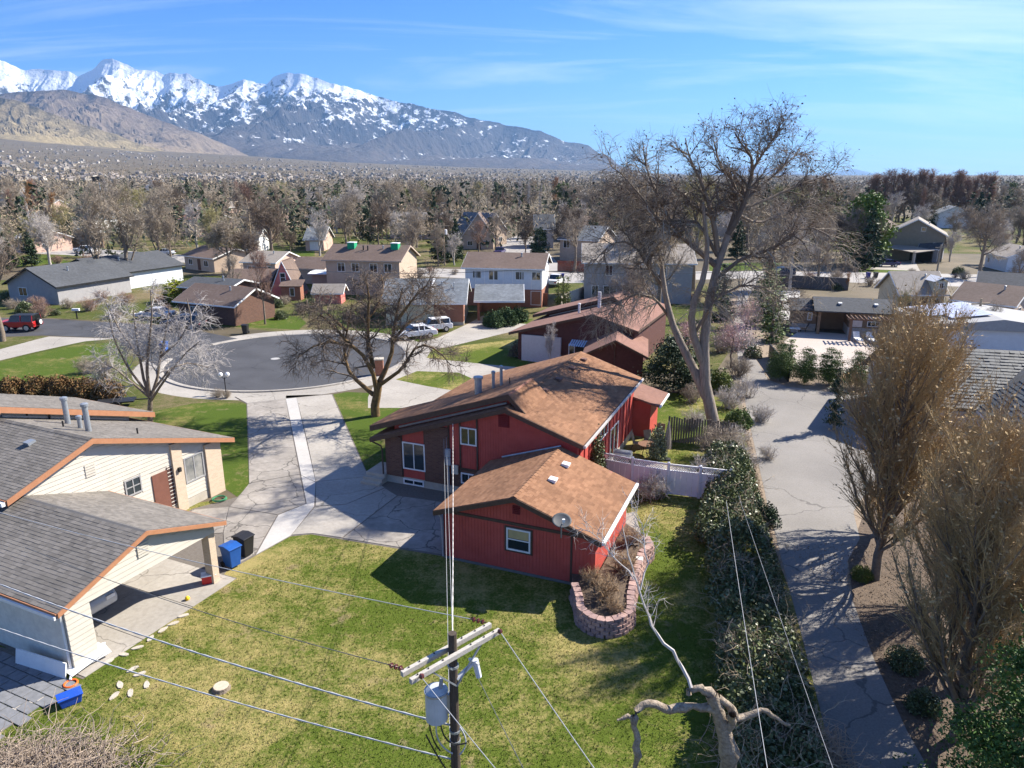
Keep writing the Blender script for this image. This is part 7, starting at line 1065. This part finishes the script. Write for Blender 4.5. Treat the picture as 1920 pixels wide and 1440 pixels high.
# ------------------------------------------------------------------ bins and yard clutter
def bin_(label, p, rz, col):
    r = empty('wheeled_bin', (*p[:2], 0.03), rz, label=label, cat='bin', group='wheeled bins'); m_ = M('bin_%d' % (col[2] * 100), col, rough=0.45)
    MB().add([(-.24, -.27, .06), (.24, -.27, .06), (.24, .25, .06), (-.24, .25, .06), (-.31, -.36, .95), (.31, -.36, .95), (.31, .34, .95), (-.31, .34, .95)], [(0, 3, 2, 1), (4, 5, 6, 7), (0, 1, 5, 4), (1, 2, 6, 5), (2, 3, 7, 6), (3, 0, 4, 7)]).build('body', m_, r, bevel=0.03); MB().prism([(-.34, -.4, .955), (-.34, .38, .955), (-.34, .38, 1.02), (-.34, 0, 1.08), (-.34, -.4, 1.0)], (.68, 0, 0)).build('lid', m_, r, bevel=0.02); MB().tube([(-.28, .42, .92), (.28, .42, .92)], .02, 8).build('handle', m_, r)
    for s in (-1, 1): MB().tube([(s * .24, .28, .13), (s * .31, .28, .13)], .13, 12).build('wheel', TYRE, r)
bin_('blue wheeled bin beside the carport pier', G(436, 1062), 1.0, (0.015, 0.08, 0.30)); bin_('black wheeled bin behind the blue bin at the carport', G(460, 1042), 1.1, (0.018, 0.018, 0.02)); bin_('black bin at the kerb of the cul-de-sac', G(461, 626), 0, (0.018, 0.018, 0.02)); bin_('dark blue bin on the street by the white two storey house', G(1054, 525), 0, (0.02, 0.025, 0.16)); bin_('navy bin on the kerb below the bright pine', G(1627, 522), 0, (0.02, 0.025, 0.16)); bin_('black bin right of the navy bin on the kerb', G(1641, 522), 0, (0.018, 0.018, 0.02)); bin_('blue bin half hidden behind the pale bare tree', G(309, 660), 0, (0.03, 0.10, 0.35))
co_ = empty('cooler_box', (*G(393, 1092)[:2], 0.03), 0.4, label='red cooler box with white lid on the carport slab edge', cat='cooler'); MB().box(-.28, .28, -.18, .18, 0, .34).build('body', M('cooler_red', (0.5, 0.02, 0.02), rough=0.35), co_, bevel=0.02); MB().box(-.3, .3, -.2, .2, .341, .41).build('lid', WHITE, co_, bevel=0.02); MB().tube([(-.31, -.12, .3), (-.31, 0, .2), (-.31, .12, .3)], .012, 6).build('handle', WHITE, co_)
tt = empty('storage_tote', (*G(133, 1318)[:2], 0.01), 0.7, label='blue plastic tote lying in the grass at the left', cat='tote'); TB = M('tote_blue', (0.015, 0.07, 0.40), rough=0.35); MB().add([(-.28, -.18, 0), (.28, -.18, 0), (.28, .18, 0), (-.28, .18, 0), (-.34, -.22, .3), (.34, -.22, .3), (.34, .22, .3), (-.34, .22, .3)], [(0, 3, 2, 1), (4, 5, 6, 7), (0, 1, 5, 4), (1, 2, 6, 5), (2, 3, 7, 6), (3, 0, 4, 7)]).build('body', TB, tt, bevel=0.02); MB().box(-.36, .36, -.24, .24, .301, .34).build('lid', TB, tt, bevel=0.01)
rg = MB(); nR = 24
rg.add([((.2 + .035 * math.cos(b)) * math.cos(a), (.2 + .035 * math.cos(b)) * math.sin(a), .04 + .035 * math.sin(b)) for a in np.linspace(0, 2 * math.pi, nR + 1)[:-1] for b in np.linspace(0, 2 * math.pi, 9)[:-1]], [(i * 8 + j, i * 8 + (j + 1) % 8, ((i + 1) % nR) * 8 + (j + 1) % 8, ((i + 1) % nR) * 8 + j) for i in range(nR) for j in range(8)])
ro_ = rg.build('toy_ring', M('ring_orange', (0.75, 0.13, 0.02), rough=0.4), label='orange ring toy lying beside the blue tote', cat='toy', smooth=True); ro_.location = (*G(133, 1284)[:2], 0.01)
bl_ = MB().lathe((*G(352, 1126)[:2], 0.005), [(0.02, 0.0), (.07, .03), (.1, .1), (.07, .17), (.02, .2)], 14).build('ball', M('ball_yellow', (0.8, 0.5, 0.02), rough=0.4), label='small yellow ball on the lawn near the carport', cat='ball', smooth=True)
sg_ = empty('stump', (*G(415, 1292)[:2], 0), 0, label='pale cut tree stump in the lawn', cat='stump'); MB().lathe((0, 0, 0), [(.34, -.02), (.28, .05), (.26, .13)], 14).build('bark', BARK, sg_); MB().lathe((0, 0, 0.131), [(.25, 0), (.24, .012)], 14).build('cut_face', M('wood_cut', (0.46, 0.38, 0.28), (0.56, 0.47, 0.36), scale=9), sg_)
sc_ = empty('scrap_heap', (*G(160, 1240)[:2], 0.01), math.radians(30), label='heap of white sheet panels leaning at the carport corner', cat='scrap')
for i, (a, b, c, rz) in enumerate(((0, 0, 0.05, 0.1), (0.1, -0.15, 0.12, 0.35), (-0.05, 0.2, 0.19, -0.2), (0.05, -0.3, 0.26, 0.6))): q = MB().box(-.7, .7, -.28, .28, 0, .025).build('panel', M('sheet_white', (0.66, 0.67, 0.68), rough=0.4), sc_); q.location = (a, b, c); q.rotation_euler = (0.08 * i, -0.12, rz)
lam = empty('scrap_board', (*G(75, 1260)[:2], 0.0), math.radians(-20), label='long white board leaning along the carport side wall', cat='scrap'); MB().obox((-1.2, 0, 0.02), (2.4, 0, 0), (0, 0.12, 0.55), (0, 0.04, 0)).build('board', WHITE, lam)
pv = sheet('paver_court', pxs((-120, 1330), (0, 1312), (105, 1268), (60, 1225), (-120, 1190)), 0.010, JOINT)
for i in range(12):
    for j in range(7):
        p = cpo - CV * (CHW + 0.7 + j * 0.42) - CS * (-0.2 + i * 0.62 + 0.3 * (j % 2)); 
        o = np.array([p[0], p[1], 0.011]); MB().obox(o, [*(CS * 0.58), 0], [*(CV * 0.38), 0], [0, 0, 0.03 + RS.uniform(0, 0.012)]).build('paver', M('paver_grey', (0.15, 0.155, 0.165), (0.22, 0.225, 0.24), scale=5), pv)
ss = []
for px, py in ((205, 1240), (232, 1228), (258, 1215), (282, 1198), (305, 1182), (325, 1170), (345, 1155), (250, 1255), (225, 1285), (262, 1265), (245, 1300), (215, 1305), (275, 1285), (55, 1322), (30, 1330), (75, 1312)):
    p = G(px, py); q = MB().prism([(.22 * math.cos(a) * RS.uniform(.8, 1.1), .1 * math.sin(a) * RS.uniform(.8, 1.1), 0) for a in np.linspace(0, 2 * math.pi, 9)[:-1]], (0, 0, .035)).build('stepping_stone', M('stone_pale', (0.40, 0.36, 0.30), (0.52, 0.47, 0.40), scale=6), label='flat pale paving stone in the grass beside the carport', cat='stone', group='pale stones in the grass'); q.location = (p[0], p[1], 0.006); q.rotation_euler = (0, 0, RS.uniform(0, 3))
def brush(nm, px, py, seed, rx, ry, h, n, lb, mat):
    rng = np.random.default_rng(seed); a = rng.normal(size=(n, 3)) * np.array([rx, ry, h * 0.5]) * 0.5; a[:, 2] = np.abs(a[:, 2]) + 0.03; d = nrm(rng.normal(size=(n, 3)) * [1, 1, 0.35]); L_ = rng.uniform(0.4, 1.4, (n, 1)); P = np.zeros((n, 6, 3)); P[:, 0] = a
    for j in range(1, 6): d = nrm(d + rng.normal(size=d.shape) * 0.3); P[:, j] = P[:, j - 1] + d * L_ / 5
    P[..., 2] = np.abs(P[..., 2]); me = mesh_np(nm, *tubes([(P, np.linspace(0.014, 0.005, 6)[None] * np.ones((n, 1)), 4)])); o_ = link(nm, me, mat, label=lb, cat='brush pile', kind='stuff'); o_.location = G(px, py)
brush('brush_pile', 60, 1470, 71, 2.6, 1.4, 1.0, 2600, 'tangled dry brush pile in the bottom left corner', M('brush_grey', (0.22, 0.17, 0.13), (0.42, 0.34, 0.27), island=True)); brush('prunings_heap', 1470, 1420, 72, 1.4, 1.0, 1.5, 1800, 'heap of cut tan prunings by the lane at the bottom', M('brush_tan', (0.30, 0.20, 0.13), (0.52, 0.38, 0.27), island=True)); brush('cut_branches', 1425, 1290, 73, 0.8, 0.8, 2.2, 350, 'spray of cut tan branches lying on the ivy bank', M('brush_tan', (0.30, 0.20, 0.13), (0.52, 0.38, 0.27), island=True))
lp = empty('twin_lamp_post', (*G(424, 738)[:2], 0), 0.2, label='black post with two white globe lamps at the drive corner', cat='lamp post'); MB().tube([(0, 0, 0), (0, 0, 1.35)], 0.04, 8).build('post', BLACK, lp)
for s in (-1, 1): MB().tube([(0, 0, 1.2), (s * 0.22, 0, 1.4)], 0.02, 6).build('arm', BLACK, lp); MB().lathe((s * 0.26, 0, 1.38), [(0.03, 0), (0.14, 0.1), (0.17, 0.22), (0.12, 0.34), (0.03, 0.38)], 14).build('globe', M('globe_white', (0.85, 0.85, 0.85), rough=0.3), lp, smooth=True)
mbx = empty('brick_mailbox', (*G(712, 703)[:2], 0), 0.1, label='brick mailbox pillar behind the dark spreading tree', cat='mailbox'); MB().box(-.35, .35, -.35, .35, 0, 1.4).build('pillar', BRICKR, mbx); MB().box(-.4, .4, -.4, .4, 1.401, 1.5).build('cap', FOUND, mbx)
mb2 = empty('white_mailbox', (*G(145, 598)[:2], 0), 0, label='white mailbox on a dark post across the street at the left', cat='mailbox'); MB().box(-.06, .06, -.06, .06, 0, 1.0).build('post', BLACK, mb2); MB().box(-.45, .45, -.15, .15, 1.0, 1.3).build('box', WHITE, mb2, bevel=0.05)
bd = empty('wall_sign_board', (0, 0, 0)); bpy.data.objects.remove(bd)
bb = empty('billboard', (*G(190, 372)[:2], 0), 0, label='black billboard above the trees on the left', cat='billboard'); yb = G(190, 372)[1]; z1_, z0_ = LY(190, 331, yb)[2], LY(190, 341, yb)[2]; hw = 12 / F * yb; MB().box(-hw, hw, 0, 1, z0_, z1_).build('panel', BLACK, bb); MB().tube([(0, 0.5, 0), (0, 0.5, z0_)], 0.5, 8).build('post', GALV, bb)
hz = empty('garden_hose', (*G(412, 938)[:2], 0.04), 0, label='coiled green garden hose at the corner of the cream house', cat='hose'); t_ = np.linspace(0, 6 * 2 * math.pi, 150); MB().tube([((.34 + .05 * math.sin(a * 0.37)) * math.cos(a), (.34 + .05 * math.cos(a * 0.53)) * math.sin(a), .02 + a * 0.002) for a in t_], 0.016, 5).build('coil', M('hose_green', (0.05, 0.22, 0.11)), hz)

# ------------------------------------------------------------------ the air
hm_ = bpy.data.materials.new('haze_air'); hm_.use_nodes = True; t = hm_.node_tree; t.nodes.remove(t.nodes['Principled BSDF']); pv_ = N('ShaderNodeVolumePrincipled', t); pv_.inputs['Color'].default_value = (0.30, 0.57, 1.0, 1); pv_.inputs['Density'].default_value = 0.000038; pv_.inputs['Anisotropy'].default_value = 0.2
t.links.new(pv_.outputs[0], t.nodes['Material Output'].inputs['Volume'])
MB().box(-37500, 37500, -37500, 37500, -3, 2450).build('haze', hm_, label='thin blue haze over the whole valley', cat='haze', kind='stuff')
